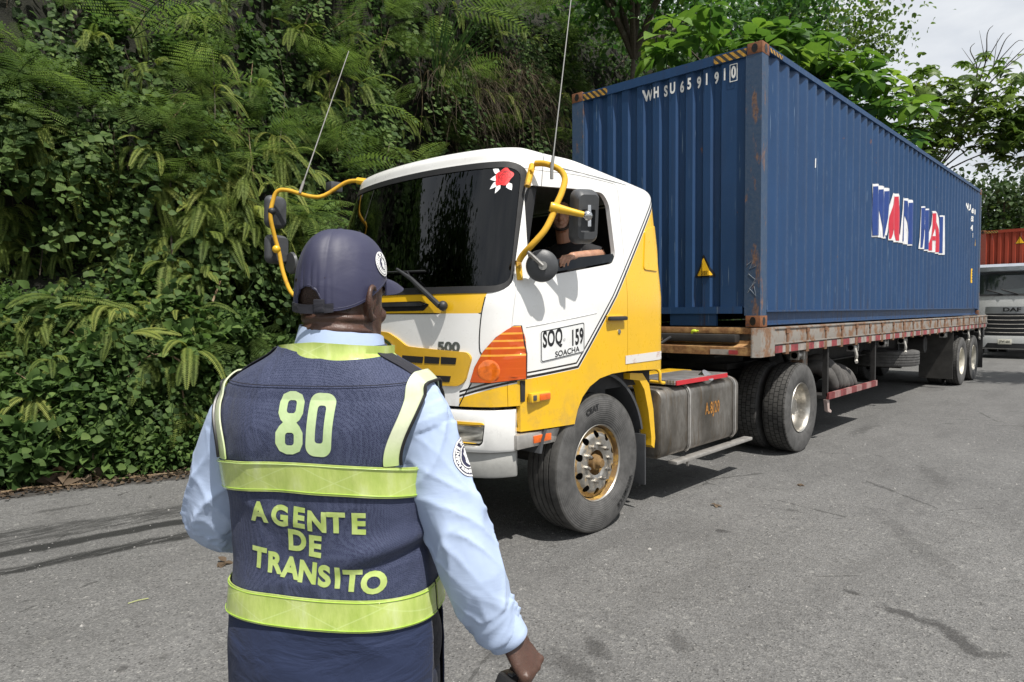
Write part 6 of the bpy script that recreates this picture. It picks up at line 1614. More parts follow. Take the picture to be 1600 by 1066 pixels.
# ------------------------------------------------------------------ vegetation
rs = np.random.RandomState(11)
def leafmat(name, cols, rough=.45, trans=.35, spec=.35):
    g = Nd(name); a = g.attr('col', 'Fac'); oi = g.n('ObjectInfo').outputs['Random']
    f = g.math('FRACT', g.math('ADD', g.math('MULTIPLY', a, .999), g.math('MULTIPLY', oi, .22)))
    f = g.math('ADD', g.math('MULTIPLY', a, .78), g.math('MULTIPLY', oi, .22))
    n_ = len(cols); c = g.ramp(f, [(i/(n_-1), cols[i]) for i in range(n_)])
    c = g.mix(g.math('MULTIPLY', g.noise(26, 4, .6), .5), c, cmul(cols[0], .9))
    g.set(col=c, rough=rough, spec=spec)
    t = g.n('BsdfTranslucent'); hs = g.n('HueSaturation'); hs.inputs['Saturation'].default_value = 1.1; hs.inputs['Value'].default_value = 1.25; g.link(c, hs.inputs['Color']); g.link(hs.outputs[0], t.inputs[0])
    mxs = g.n('MixShader'); mxs.inputs[0].default_value = trans; g.link(g.b.outputs[0], mxs.inputs[1]); g.link(t.outputs[0], mxs.inputs[2]); g.link(mxs.outputs[0], g.out.inputs[0])
    return g.m
M_fern = leafmat('fern_green', [(0.041, 0.070, 0.021), (0.102, 0.164, 0.045), (0.188, 0.281, 0.070), (0.312, 0.427, 0.115)], .55, .45, .15)
M_sword = leafmat('sword_fern_green', [(0.048, 0.075, 0.023), (0.138, 0.196, 0.048), (0.270, 0.333, 0.079), (0.440, 0.473, 0.123)], .55, .45, .15)
M_broad = leafmat('broad_leaf_green', [(0.020, 0.051, 0.014), (0.048, 0.121, 0.029), (0.102, 0.209, 0.043), (0.211, 0.330, 0.059)], .35)
M_shrub = leafmat('shrub_green', [(0.027, 0.052, 0.017), (0.067, 0.125, 0.037), (0.139, 0.228, 0.063), (0.254, 0.364, 0.107)], .55, .45, .15)
M_vine = leafmat('vine_green', [(0.029, 0.055, 0.019), (0.076, 0.133, 0.042), (0.163, 0.246, 0.073), (0.312, 0.410, 0.131)], .55, .45, .15)
M_bigleaf = leafmat('big_leaf_green', [(0.033, 0.071, 0.021), (0.085, 0.173, 0.035), (0.167, 0.288, 0.050), (0.329, 0.466, 0.087)], .42, .4, .3)
M_lobed = leafmat('lobed_leaf_green', [(0.040, 0.074, 0.020), (0.103, 0.170, 0.035), (0.196, 0.282, 0.052), (0.370, 0.435, 0.086)], .4, .40)
M_fartree = leafmat('far_tree_green', [(0.020, 0.044, 0.016), (0.041, 0.075, 0.023), (0.068, 0.111, 0.031), (0.116, 0.163, 0.044)], .5, .25)
M_drygrass = leafmat('dry_brown', [(.030, .022, .014), (.075, .055, .034), (.13, .098, .060), (.22, .17, .10)], .7, .2)
M_blade = leafmat('blade_green', [(.022, .055, .018), (.045, .100, .03), (.075, .14, .04), (.10, .17, .05)], .4)
M_deadleaf = leafmat('dead_leaf_brown', [(.045, .032, .022), (.095, .066, .042), (.15, .108, .070), (.24, .185, .125)], .7, .15)
M_bark = rusty('grey_brown_bark', (.035, .026, .018), (.10, .078, .055), 4, (.12, .11, .085), .6)
M_stick = rusty('dry_stick', (.10, .065, .035), (.26, .18, .10), 6, (.30, .24, .16), .55)

class FM:
    """leaf collector: arrays of vertices, triangles or quads and one colour number per face"""
    def __init__(s): s.v = []; s.f = []; s.c = []; s.k = 0
    def add(s, V, F, col):
        s.v.append(np.asarray(V, float)); s.f += [tuple(int(i)+s.k for i in q) for q in F]; s.c += list(col); s.k += len(V)
    def leaves(s, P, T, N, ln, wd, col, fold=.18, droop=.15):
        """P base, T unit direction of growth, N unit upper normal, ln length, wd half width"""
        P, T, N = (np.asarray(a, float) for a in (P, T, N)); n = len(P)
        ln = np.broadcast_to(ln, (n,))[:, None]; wd = np.broadcast_to(wd, (n,))[:, None]
        T = T/np.linalg.norm(T, axis=1)[:, None]; S = np.cross(T, N); S /= np.linalg.norm(S, axis=1)[:, None]+1e-9; N = np.cross(S, T)
        ST = ((.14, .58), (.36, 1.), (.60, .84), (.82, .44)); cols_ = [P]
        for t, w_ in ST:
            mid = P+T*ln*t+N*ln*(.04*sin(PI*t)-droop*t*t); cols_ += [mid-S*wd*w_+N*(wd*fold*w_), mid, mid+S*wd*w_+N*(wd*fold*w_)]
        cols_.append(P+T*ln-N*ln*droop)
        V = np.stack(cols_, 1).reshape(-1, 3); b = (np.arange(n)*14+s.k)[:, None]
        fq = [(0, 2, 1), (0, 3, 2)]
        for i in range(3): k = 1+3*i; fq += [(k, k+1, k+4, k+3), (k+1, k+2, k+5, k+4)]
        fq += [(10, 11, 13), (11, 12, 13)]
        blk = [tuple(q) for q in fq]; base_ = (np.arange(n)*14+s.k).tolist()
        s.f += [tuple(i+b0 for i in q) for b0 in base_ for q in blk]
        s.v.append(V); s.c += list(np.repeat(np.broadcast_to(col, (n,)), 10)); s.k += n*14
    def tube(s, pts, r, n=5, col=.2):
        m = MB(); m.tube(pts, r, n, caps=False); s.add(m.v, m.f, [col]*len(m.f))
    def mesh(s, name):
        me = bpy.data.meshes.new(name); me.from_pydata(np.concatenate(s.v), [], s.f); a = me.attributes.new('col', 'FLOAT', 'FACE'); a.data.foreach_set('value', np.array(s.c, np.float32)); me.polygons.foreach_set('use_smooth', [True]*len(s.f)); me.update(); return me
    def build(s, name, mat, parent=None): return link(name, s.mesh(name), parent, mat)

# ---- the bank
def bank_x(y, z):
    f = edge_x(y)-.46
    base = f-.55*(1-math.exp(-z/.55))*.9-.30*z
    base -= .30*(smooth01(6.5, 10.5, z))*(z-6.5)
    return base
def hollow(y, z): return math.exp(-((y+4.55)/.75)**4-((z-2.75)/.85)**4)+.8*math.exp(-((y-1.2)/1.5)**4-((z-4.6)/.9)**4)+.7*math.exp(-((y+2.5)/.5)**4-((z-1.9)/.5)**4)
def bank_n(y, z): return -.95*hollow(y, z)+(noise.noise(Vector((y*.55, z*.55, 1.3)))*.60+noise.noise(Vector((y*1.7, z*1.7, 4.)))*.30)*smooth01(0, 1.2, z)
def bankp(y, z, off=0): return Vector((bank_x(y, z)+bank_n(y, z)+off, y, z))
m = MB(); ys = np.concatenate([np.linspace(-36, -12, 30), np.linspace(-11.5, 20, 130), np.linspace(21, 70, 40)]); zs = np.concatenate([np.linspace(-.05, 9, 60), np.linspace(9.6, 13, 8)])
vs = [tuple(bankp(y, z, -.12)) for z in zs for y in ys]; n = len(ys)
for x_ in (-6, -30): vs += [(bank_x(y, 13)+x_, y, 13.4) for y in ys]
R_ = len(zs)+2; m.add(vs, [(j*n+i+1, j*n+i, (j+1)*n+i, (j+1)*n+i+1) for j in range(R_-1) for i in range(n-1)], 0, True)
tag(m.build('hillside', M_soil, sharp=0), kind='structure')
def bank_at(px, py, off=0.):
    """the point of the bank seen at a pixel"""
    v = ray(px, py); t0 = 3.
    for k in range(600):
        p = CAM+v*t0
        if p[2] < 0: return Vector((edge_x(p[1]), p[1], 0))
        if p[0] <= bank_x(p[1], p[2])+bank_n(p[1], p[2])+off: break
        t0 += .04
    return Vector(p)

# ---- leaf models
def rnd(a, b): return a+(b-a)*rs.rand()
def frond_bipinnate(F, base, d, up, ln, droop, tone, npn=14, wid=.34, sub=12):
    """a feathery fern frond: arching stalk, pinnae to both sides, pinnules along each"""
    d = np.array(d)/np.linalg.norm(d); up = np.array(up, float); s = np.cross(d, up); s /= np.linalg.norm(s); up = np.cross(s, d)
    N_ = 26; P = []; p = np.array(base, float); tn = d.copy(); stepl = ln/N_
    for i in range(N_+1):
        P.append((p.copy(), tn.copy())); p = p+tn*stepl; tn = tn-np.array([0, 0, 1])*droop*stepl*(.4+1.2*i/N_); tn /= np.linalg.norm(tn)
    F.tube([q[0] for q in P[::3]], [.006*(1-.8*i/8)*ln for i in range(len(P[::3]))], 4, .25*tone)
    PB, PT, PN, PL, PW, PC = [], [], [], [], [], []
    for i in range(npn):
        t = .16+.82*i/(npn-1); k = t*N_; a = int(min(k, N_-1)); q, tg = P[a]; q = q+tg*stepl*(k-a)
        prof = wid*ln*(math.sin(min(1, (t-.05)*1.5)*PI/2)*(1-t)**.75+.03)*1.35
        sd = np.cross(tg, up); sd /= np.linalg.norm(sd); nn = np.cross(sd, tg)
        for sg in (-1, 1):
            dr = tg*.34+sd*sg-nn*.10; dr /= np.linalg.norm(dr); pl = prof*rnd(.9, 1.08); tp = q.copy(); tt = dr.copy(); m_ = max(4, int(sub*min(1, .45+pl/(wid*ln)*.6))); st_ = pl/m_
            for j in range(m_):
                tp = tp+tt*st_; tt = tt-np.array([0, 0, 1])*.9*st_*(.3+j/m_); tt /= np.linalg.norm(tt)
                sl = st_*.80*(1-.72*(j/m_)**1.5)*(.9 if j else .6); ps = np.cross(tt, nn); ps /= np.linalg.norm(ps)
                for s2 in (-1, 1):
                    PB.append(tp); PT.append(ps*s2+tt*.45); PN.append(nn); PL.append(sl*1.25); PW.append(st_*.36); PC.append(np.clip(tone+rnd(-.10, .10), 0, 1))
    # pinnules as simple diamonds
    PB, PT, PN = np.array(PB), np.array(PT), np.array(PN); PT /= np.linalg.norm(PT, axis=1)[:, None]; S = np.cross(PT, PN); L_ = np.array(PL)[:, None]; W_ = np.array(PW)[:, None]; n = len(PB)
    V = np.stack([PB, PB+PT*L_*.4-S*W_, PB+PT*L_, PB+PT*L_*.4+S*W_], 1).reshape(-1, 3); b = (np.arange(n)*4)[:, None]+np.arange(4)[None]
    F.add(V, b, PC)
def frond_sword(F, base, d, up, ln, droop, tone, npn=34, wid=.075):
    d = np.array(d)/np.linalg.norm(d); up = np.array(up, float); s = np.cross(d, up); s /= np.linalg.norm(s)+1e-9
    N_ = 30; P = []; p = np.array(base, float); tn = d.copy(); stl = ln/N_
    for i in range(N_+1):
        P.append((p.copy(), tn.copy())); p = p+tn*stl; tn = tn-np.array([0, 0, 1])*droop*stl; tn /= np.linalg.norm(tn)
    F.tube([q[0] for q in P[::3]], .0035, 4, .45*tone)
    V = []; C_ = []
    sd0 = s
    for i in range(npn):
        t = .05+.95*i/npn; k = t*N_; a = int(min(k, N_-1)); q, tg = P[a]; q = q+tg*stl*(k-a); w_ = wid*(min(1, .35+t*2.2))*(1-t**2.4)**.6+.004
        for sg in (-1, 1):
            dr = sd0*sg+tg*.28+np.array([0, 0, -.12]); dr /= np.linalg.norm(dr); nn = np.cross(dr, tg); hw = ln/npn*.46
            e = q+dr*w_*rnd(.9, 1.1)-np.array([0, 0, 1])*w_*.12; mdl = q+dr*w_*.45
            V += [q-tg*hw*.5, mdl-tg*hw, e, mdl+tg*hw]; C_.append(np.clip(tone+rnd(-.12, .12), 0, 1))
    F.add(np.array(V), [(4*i, 4*i+1, 4*i+2, 4*i+3) for i in range(len(C_))], C_)
def fern_plant(kind, nf, seed, tone=.5):
    """plant at the origin growing out of a wall that faces +x"""
    global rs; rs = np.random.RandomState(seed); F = FM()
    for k in range(nf):
        if kind == 'bi':
            a = rnd(-1.25, 1.25); e = rnd(.05, .95); d = (cos(a)*cos(e)*1.0+.15, sin(a)*cos(e), sin(e)); frond_bipinnate(F, (0, rnd(-.03, .03), rnd(-.03, .03)), d, (.0, 0, 1), rnd(.7, 1.15), rnd(.7, 1.5), np.clip(tone+rnd(-.3, .35), .05, 1))
        else:
            a = rnd(-1.2, 1.2); e = rnd(-.3, .8); d = (cos(a)*cos(e), sin(a)*cos(e), sin(e)); frond_sword(F, (0, rnd(-.05, .05), rnd(-.05, .05)), d, (.3, 0, 1), rnd(.45, .9), rnd(2.2, 4.2), np.clip(tone+rnd(-.35, .4), .05, 1))
    return F.mesh('fern')
def shrub_mesh(seed, n, rad, ll, mat, flat=.6):
    rs_ = np.random.RandomState(seed); F = FM(); m_ = 16; tips = []
    for k in range(m_):
        a = rs_.uniform(-1.5, 1.5); e = rs_.uniform(-.2, 1.2); d = np.array([cos(a)*cos(e), sin(a)*cos(e), sin(e)]); tip = d*rad*rs_.uniform(.6, 1.1); tips.append(tip); F.tube([np.zeros(3), tip*.5+np.array([0, 0, .04]), tip], [.008, .005, .003], 4, .1)
    T = np.array(tips)[rs_.randint(0, m_, n)]; P = T*rs_.uniform(.35, 1.05, (n, 1))+rs_.normal(0, rad*.16, (n, 3))
    D = P/np.linalg.norm(P, axis=1)[:, None]*.8+rs_.normal(0, .55, (n, 3))+np.array([.25, 0, -.1]); N = rs_.normal(0, .45, (n, 3))+np.array([.45, 0, .9])
    L_ = ll*rs_.uniform(.55, 1.3, n); F.leaves(P, D, N, L_, L_*.36, np.clip(rs_.normal(.45, .22, n), 0, 1), .2, .2); return F.mesh('shrub')
def vine_mesh(seed, strands, length, heart=.075):
    rs_ = np.random.RandomState(seed); F = FM()
    for k in range(strands):
        p = np.array([rs_.uniform(0, .15), rs_.uniform(-.35, .35), rs_.uniform(-.1, .2)]); d = np.array([.12, rs_.normal(0, .25), -1.]); pts = []; L_ = length*rs_.uniform(.5, 1.1); m_ = int(L_/.07)
        tone = rs_.uniform(.25, .75)
        for j in range(m_):
            pts.append(p.copy()); d = d+rs_.normal(0, .22, 3)*np.array([.3, 1, .4]); d[2] = min(d[2], -.35); d /= np.linalg.norm(d); p = p+d*.07
        if len(pts) < 3: continue
        F.tube(pts, .003, 3, .1)
        pts = np.array(pts); n = len(pts); sg = rs_.choice([-1, 1], n)
        D = np.stack([rs_.uniform(.2, .8, n), sg*rs_.uniform(.4, 1., n), rs_.uniform(-1., .0, n)], 1); N = np.stack([rs_.uniform(.6, 1., n), rs_.normal(0, .3, n), rs_.uniform(.2, .9, n)], 1)
        D /= np.linalg.norm(D, axis=1)[:, None]
        ll = heart*rs_.uniform(.6, 1.35, n); F.leaves(pts+D*.03, D, N, ll*1.25, ll*.52, np.clip(tone+rs_.normal(0, .15, n), 0, 1), .15, .1)
    return F.mesh('vine')
def place(name, me, mat, loc, rot, sc, label, cat, group):
    if not me.materials: me.materials.append(mat)
    o = bpy.data.objects.new(name, me); C.objects.link(o); o.location = loc; o.rotation_euler = rot; o.scale = (sc,)*3 if not isinstance(sc, tuple) else sc
    return tag(o, label, cat, group)

FB = [fern_plant('bi', n_, 20+k, t_) for k, (n_, t_) in enumerate(((6, .45), (7, .35), (5, .55), (6, .65)))]
FS = [fern_plant('sw', n_, 40+k, t_) for k, (n_, t_) in enumerate(((7, .5), (5, .7), (9, .35), (6, .6)))]
SH = [shrub_mesh(60+k, 210, .40, l_, None) for k, l_ in enumerate((.075, .11, .06, .14))]
VI = [vine_mesh(80+k, 7, 1.5, h_) for k, h_ in enumerate((.075, .09, .06))]
rr = np.random.RandomState(4)
def on_bank(y, z, off): return bankp(y, z, off)
def visible_yz():
    """random spot of the bank, denser where the camera looks"""
    while True:
        y = rr.uniform(-9, 17); z = rr.uniform(.2, 10.2)
        if z < 4.6+.42*(y+5.5)+1.2: return y, z
# leafy shrubs low on the bank, then vines, then ferns
G_S, G_V, G_F, G_W = 'leafy shrubs growing on the roadside bank', 'creepers hanging down the bank', 'feathery ferns growing out of the bank', 'sword ferns drooping from the bank'
def seen_spot(x0, x1, y0, y1):
    """a spot of the bank in the part the photograph shows most"""
    p = bank_at(rr.uniform(x0, x1), rr.uniform(y0, y1)); return p.y, p.z
for k in range(230):
    y, z = seen_spot(-30, 480, 470, 735) if k < 120 else (rr.uniform(-9, 3), abs(rr.normal(0, .6))+.08) if k < 165 else visible_yz() if k < 190 else seen_spot(0, 900, 0, 560)
    p = on_bank(y, min(z, 9), .03+.12*(z < .9)); place('leafy_shrub', SH[k % 4], M_shrub, p, (rr.uniform(-.4, .4), rr.uniform(-.3, .4), rr.uniform(-.5, .5)), rr.uniform(.5, 1.1), 'low leafy green shrub growing among others on the bank', 'shrub', G_S)
for k in range(190):
    y, z = seen_spot(-30, 900, 0, 560) if k < 140 else visible_yz(); z = max(z, .9)
    if hollow(y, z) > .4 and k % 3: continue
    p = on_bank(y, z, rr.uniform(.05, .35)); place('hanging_creeper', VI[k % 3], M_vine, p, (0, rr.uniform(-.15, .1), rr.uniform(-.4, .4)), rr.uniform(.6, 1.2), 'green heart leaved creeper hanging among others down the shaded bank', 'creeper', G_V)
for k in range(210):
    y, z = seen_spot(250, 1000, -40, 380) if k < 125 else seen_spot(-30, 300, -40, 240) if k < 143 else visible_yz(); z = max(z, 1.3); p = on_bank(y, z, rr.uniform(.05, .30)); place('fern', FB[k % 4], M_fern, p, (rr.uniform(-.5, .5), rr.uniform(-.25, .35), rr.uniform(-.6, .6)), rr.uniform(.4, 1.0), 'green feathery fern arching out of the shaded bank among other ferns', 'fern', G_F)
for k in range(240):
    y, z = seen_spot(-30, 460, 200, 520) if k < 120 else seen_spot(200, 900, 0, 420) if k < 170 else seen_spot(-30, 300, 480, 700) if k < 196 else visible_yz(); z = max(z, .35); p = on_bank(y, z, rr.uniform(.05, .35)); place('sword_fern', FS[k % 4], M_sword, p, (rr.uniform(-.4, .4), rr.uniform(-.2, .5), rr.uniform(-.6, .6)), rr.uniform(.5, 1.0), 'drooping sword fern with narrow ladder like fronds on the bank among others', 'fern', G_W)
# plants that stand out
def single(name, mat, fn, px, py, off, label, cat, rot=(0, 0, 0), sc=1):
    F = FM(); fn(F); me = F.mesh(name); p = bank_at(px, py, off); return place(name, me, mat, p, rot, sc, label, cat, None)
def fr_bi(spec):
    def f(F):
        for (d, ln, dr, tone) in spec: frond_bipinnate(F, (0, 0, 0), d, (0, 0, 1) if abs(d[2]) < .9 else (1, 0, 0), ln, dr, tone, 17, .36, 14)
    return f
def fr_sw(spec):
    def f(F):
        for (d, ln, dr, tone) in spec: frond_sword(F, (0, 0, 0), d, (.6, 0, 1), ln, dr, tone, 40, .085)
    return f
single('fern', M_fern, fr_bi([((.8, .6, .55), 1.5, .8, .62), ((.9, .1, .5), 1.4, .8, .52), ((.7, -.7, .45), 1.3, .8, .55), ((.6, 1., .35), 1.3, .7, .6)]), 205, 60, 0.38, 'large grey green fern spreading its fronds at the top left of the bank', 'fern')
single('fern', M_fern, fr_bi([((.9, .5, .1), 1.0, .8, .20), ((.9, -.4, .1), 1.1, .9, .15), ((.9, .1, .35), 1.1, .9, .18)]), 20, 130, 0.40, 'fern coloured dark for shade at the left edge above the hanging fronds', 'fern')  # low tone puts the shade into the frond colour
single('fern', M_fern, fr_bi([((.75, .75, .2), 1.05, 1.0, .88), ((.9, -.1, .3), 1.0, .9, .95), ((.7, -.8, .25), .9, 1.1, .85), ((.6, .9, -.25), .9, .8, .8), ((.95, .3, -.1), .9, .9, .9), ((.8, -.4, -.2), .85, 1, .82)]), 492, 335, 0.63, 'fern coloured bright for sunlight, spread out behind the yellow mirror arm', 'fern')  # high tone puts the sunlight into the frond colour
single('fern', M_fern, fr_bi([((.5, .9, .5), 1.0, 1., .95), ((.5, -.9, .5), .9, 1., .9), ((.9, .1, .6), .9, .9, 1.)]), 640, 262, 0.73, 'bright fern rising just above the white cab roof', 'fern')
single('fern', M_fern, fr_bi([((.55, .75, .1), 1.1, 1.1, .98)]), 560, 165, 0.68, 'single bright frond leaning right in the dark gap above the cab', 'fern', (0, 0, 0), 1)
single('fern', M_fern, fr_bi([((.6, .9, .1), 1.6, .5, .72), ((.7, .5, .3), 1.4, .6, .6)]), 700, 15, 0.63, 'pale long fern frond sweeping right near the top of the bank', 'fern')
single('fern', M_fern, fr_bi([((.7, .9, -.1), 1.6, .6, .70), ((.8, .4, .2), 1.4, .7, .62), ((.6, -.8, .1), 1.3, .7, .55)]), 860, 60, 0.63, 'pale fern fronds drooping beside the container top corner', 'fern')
single('sword_fern', M_sword, fr_sw([((.5, .1, -.6), .95, 2., .95), ((.5, -.5, -.3), .6, 2.6, .8), ((.5, .7, -.3), .75, 2.4, .7)]), 98, 232, 0.53, 'long yellow green sword fern frond hanging straight down in the dark hollow', 'fern')
single('sword_fern', M_sword, fr_sw([((.5, .5, -.5), .8, 2.2, .68), ((.6, -.6, .1), .6, 3, .55)]), 140, 285, 0.48, 'dull green sword fern hanging beside the long yellow frond', 'fern')
single('sword_fern', M_sword, fr_sw([((.6, .85, .12), .75, .9, .62), ((.6, -.8, .25), .7, 1.3, .45)]), 90, 465, 0.63, 'sword fern holding one frond out level to the right', 'fern')
single('sword_fern', M_sword, fr_sw([((.5, .8, .3), .5, 1.6, .95), ((.7, .3, .2), .45, 2, .85)]), 205, 520, 0.63, 'small bright sword fern over the low shrubs', 'fern')
single('sword_fern', M_sword, fr_sw([((.4, .2, -.5), .9, 2., .75), ((.4, -.3, -.4), .85, 2., .6), ((.5, .6, -.2), .8, 2., .6)]), 265, 400, 0.53, 'sword fern trailing down along the thin bare stem', 'fern')
# blade-leaved clump, dry grass, dead leaves
F = FM(); q = np.random.RandomState(3)
for k in range(34):
    a = q.uniform(-.4, .4); P = np.array([[0, q.uniform(-.15, .15), q.uniform(-.2, .2)]]); tipd = np.array([.25+.1*q.rand(), a, 1.]); L_ = q.uniform(.8, 1.7); pts = []; p_ = P[0].copy(); t_ = tipd/np.linalg.norm(tipd)
    V = []
    for j in range(9):
        wv_ = .022*(1-(j/8)**2.2)+.001; sd = np.array([-a*.3, 1, 0]); V += [p_-sd*wv_, p_+sd*wv_]; p_ = p_+t_*L_/8; t_ = t_+np.array([.05, a*.1, -.09*j/4]); t_ /= np.linalg.norm(t_)
    F.add(np.array(V), [(2*j, 2*j+1, 2*j+3, 2*j+2) for j in range(8)], [q.uniform(.2, .9)]*8)
place('blade_plant', F.mesh('blade_plant'), M_blade, bank_at(690, 150, .3), (0, 0, 0), 1., 'clump of long upright sword shaped green leaves high on the bank', 'plant', None)
def dry_mesh(seed, n, L0):
    q = np.random.RandomState(seed); F = FM()
    for k in range(n):
        p = np.array([q.uniform(0, .25), q.uniform(-.7, .7), q.uniform(-.2, .3)]); t = np.array([q.uniform(.1, .7), q.normal(0, .5), q.uniform(-.6, .7)]); V = []; L_ = L0*q.uniform(.4, 1.2); w_ = q.uniform(.003, .009)
        for j in range(8):
            t = t/np.linalg.norm(t); sd = np.array([.2, 1, .1])*w_*(1-j/9); V += [p-sd, p+sd]; p = p+t*L_/7; t = t+np.array([0, q.normal(0, .12), -.30])
        F.add(np.array(V), [(2*j, 2*j+1, 2*j+3, 2*j+2) for j in range(7)], [np.clip(q.normal(.45, .25), 0, 1)]*7)
    return F.mesh('dry_grass')
DG = [dry_mesh(5, 110, 1.2), dry_mesh(6, 90, .9)]
for k, (px, py) in enumerate(((705, 150), (760, 170), (800, 120), (840, 180), (720, 215), (780, 225), (850, 225), (690, 110), (740, 130), (820, 150))):
    place('dry_grass_tuft', DG[k % 2], M_drygrass, bank_at(px, py, .10), (0, 0, rr.uniform(-.3, .3)), rr.uniform(.7, 1.1), 'dry brown grass tuft hanging among others in the dark bank', 'grass tuft', 'dry grass tufts hanging on the bank')
F = FM()
for k in range(14): F.tube([(rr.uniform(0, .05), rr.uniform(-.05, .05), 0), (.08, rr.uniform(-.08, .08), -.35), (.06, rr.uniform(-.09, .06), -.75-.2*rr.rand())], [.006, .009, .003], 4, rr.uniform(.3, 1))
place('dead_frond_bundle', F.mesh('dead_frond_bundle'), M_drygrass, bank_at(372, 165, .28), (0, 0, 0), 1.05, 'bundle of pale brown dead fern stalks hanging straight down', 'dead fronds', None)
# bare stems and sticks
def stem(pix, r, label, off=.35, name='bare_stem', mat=None):
    P = [bank_at(px, py, off) for px, py in pix]; o0 = P[-1].copy(); m = MB(); m.tube(P, [r*(1-.45*i/(len(P)-1)) for i in range(len(P))][::-1], 7, smooth=5)
    o_ = m.build(name, mat or M_stick, None, org=o0); o_.location = o0; return tag(o_, label, 'stem')
stem([(262, 150), (266, 260), (268, 380), (276, 470), (286, 560), (298, 625)], .016, 'thin dark bare stem standing upright in front of the hanging ferns', .30, 'bare_stem', M_bark)
stem([(127, 575), (129, 625), (134, 670), (142, 700), (150, 725)], .020, 'orange brown bare stem rising from the low shrubs at left', .42)
stem([(186, 612), (200, 590), (225, 562), (250, 553), (275, 560), (288, 572)], .011, 'pale dry stem arching over the low shrubs', .45)
stem([(363, 398), (350, 425), (332, 472)], .014, 'straight pale broken stick leaning on the bank', .35)
stem([(291, 158), (270, 185), (255, 197)], .013, 'pale forked dead twig in the ferns', .35, 'dead_twig')
stem([(285, 140), (262, 165), (278, 225), (300, 262), (320, 285)], .009, 'thin dead twig bent over the fern hollow', .33, 'dead_twig')
stem([(500, 0), (480, 30), (470, 60)], .018, 'pale curved dead branch at the top of the bank', .35, 'dead_twig')
stem([(556, 20), (530, 38), (505, 54)], .012, 'straight dead branch slanting near the top of the bank', .35, 'dead_twig')
stem([(285, 610), (290, 640), (296, 668)], .014, 'short tan peeling stick upright in the shrubs', .45, 'dead_twig')
stem([(608, 45), (600, 70), (593, 90)], .01, 'short straight cut cane in the dark gap', .3, 'dead_twig')
stem([(1040, 0), (1010, 45), (985, 82), (960, 110)], .03, 'slanting grey bare branch above the container front', .8, 'dead_twig', M_bark)

for k, (a_, b_, c_, w_) in enumerate((((330, 60), (336, 170), (330, 300), .008), ((395, 95), (388, 190), (398, 290), .007), ((60, 250), (70, 340), (62, 430), .006), ((180, 200), (172, 300), (186, 400), .006), ((300, 300), (312, 380), (306, 470), .006), ((235, 330), (228, 420), (240, 500), .007), ((430, 60), (445, 140), (436, 230), .007), ((520, 70), (515, 150), (528, 240), .007), ((600, 110), (612, 190), (604, 250), .008), ((650, 60), (660, 150), (655, 225), .008), ((745, 90), (740, 160), (750, 225), .01), ((830, 100), (838, 170), (832, 235), .01))):
    stem([a_, b_, c_], w_, 'thin pale woody vine hanging among others down the bank', .28, 'hanging_vine', M_stick if k % 2 else M_bark)['group'] = 'woody vines hanging down the bank'
for k in range(16):
    px = rr.uniform(0, 300); py = rr.uniform(500, 690); a = rr.uniform(-1.1, 1.1); l_ = rr.uniform(25, 70)
    stem([(px, py), (px+l_*.5*sin(a)+4, py+l_*.5*cos(a)), (px+l_*sin(a), py+l_*cos(a))], rr.uniform(.004, .008), 'thin dry twig caught among others in the low shrubs', .36, 'dry_twig', M_stick if k % 3 else M_bark)['group'] = 'dry twigs in the low shrubs'
# ground cover of small leaves right over the bank, and rooty litter: nobody could count these
q = np.random.RandomState(9); n = 66000
Y_ = q.uniform(-9, 22, n); Z_ = np.where(q.rand(n) < .30, np.abs(q.normal(0, .75, n)), q.uniform(0, 11, n))
hol = np.array([hollow(y, z) for y, z in zip(Y_, Z_)]); ok = (Z_ < 4.6+.45*(Y_+5.5)+5) & (q.rand(n) > hol*.85); Y_, Z_ = Y_[ok], Z_[ok]; n = len(Y_)
P = np.array([tuple(bankp(y, z, 0)) for y, z in zip(Y_, Z_)]); clump = np.array([noise.noise(Vector((y*1.9, z*1.9, 8.))) for y, z in zip(Y_, Z_)]); P[:, 0] += q.uniform(-.10, .16, n)+np.clip(clump, -.35, .6)*.60
D = q.normal(0, .6, (n, 3))+np.array([.5, 0, -.35]); N = q.normal(0, .4, (n, 3))+np.array([.8, 0, .7]); ll = np.clip(q.normal(.085, .028, n), .04, .17)*(1+.25*(Z_ > 4))
F = FM(); F.leaves(P, D, N, ll, ll*.36, np.clip(q.normal(.34, .20, n)+clump*.5, 0, 1), .2, .2)
o_ = F.build('ground_cover_foliage', M_shrub); tag(o_, 'dense small leaved ground cover over the whole bank', 'ground cover', kind='stuff')
q = np.random.RandomState(19); F = FM()
for k in range(1300):
    y = q.uniform(-8, 14); z = q.uniform(1.2, 9.5)
    if z > 5.4+.45*(y+5.5): continue
    p = np.array(tuple(bankp(y, z, q.uniform(.0, .16)))); L_ = q.uniform(.3, 1.1); V = []; w_ = q.uniform(.002, .005); t = np.array([.05, q.normal(0, .25), -1.])
    for j in range(5):
        V += [p+np.array([0, -w_, 0]), p+np.array([0, w_, 0])]; p = p+t*L_/4; t = t+q.normal(0, .2, 3)*np.array([.3, 1, .2])
    F.add(np.array(V), [(2*j, 2*j+1, 2*j+3, 2*j+2) for j in range(4)], [np.clip(q.normal(.3, .2), 0, 1)]*4)
tag(F.build('hanging_root_litter', M_drygrass), 'thin dry roots and stalks hanging all over the bank', 'litter', kind='stuff')
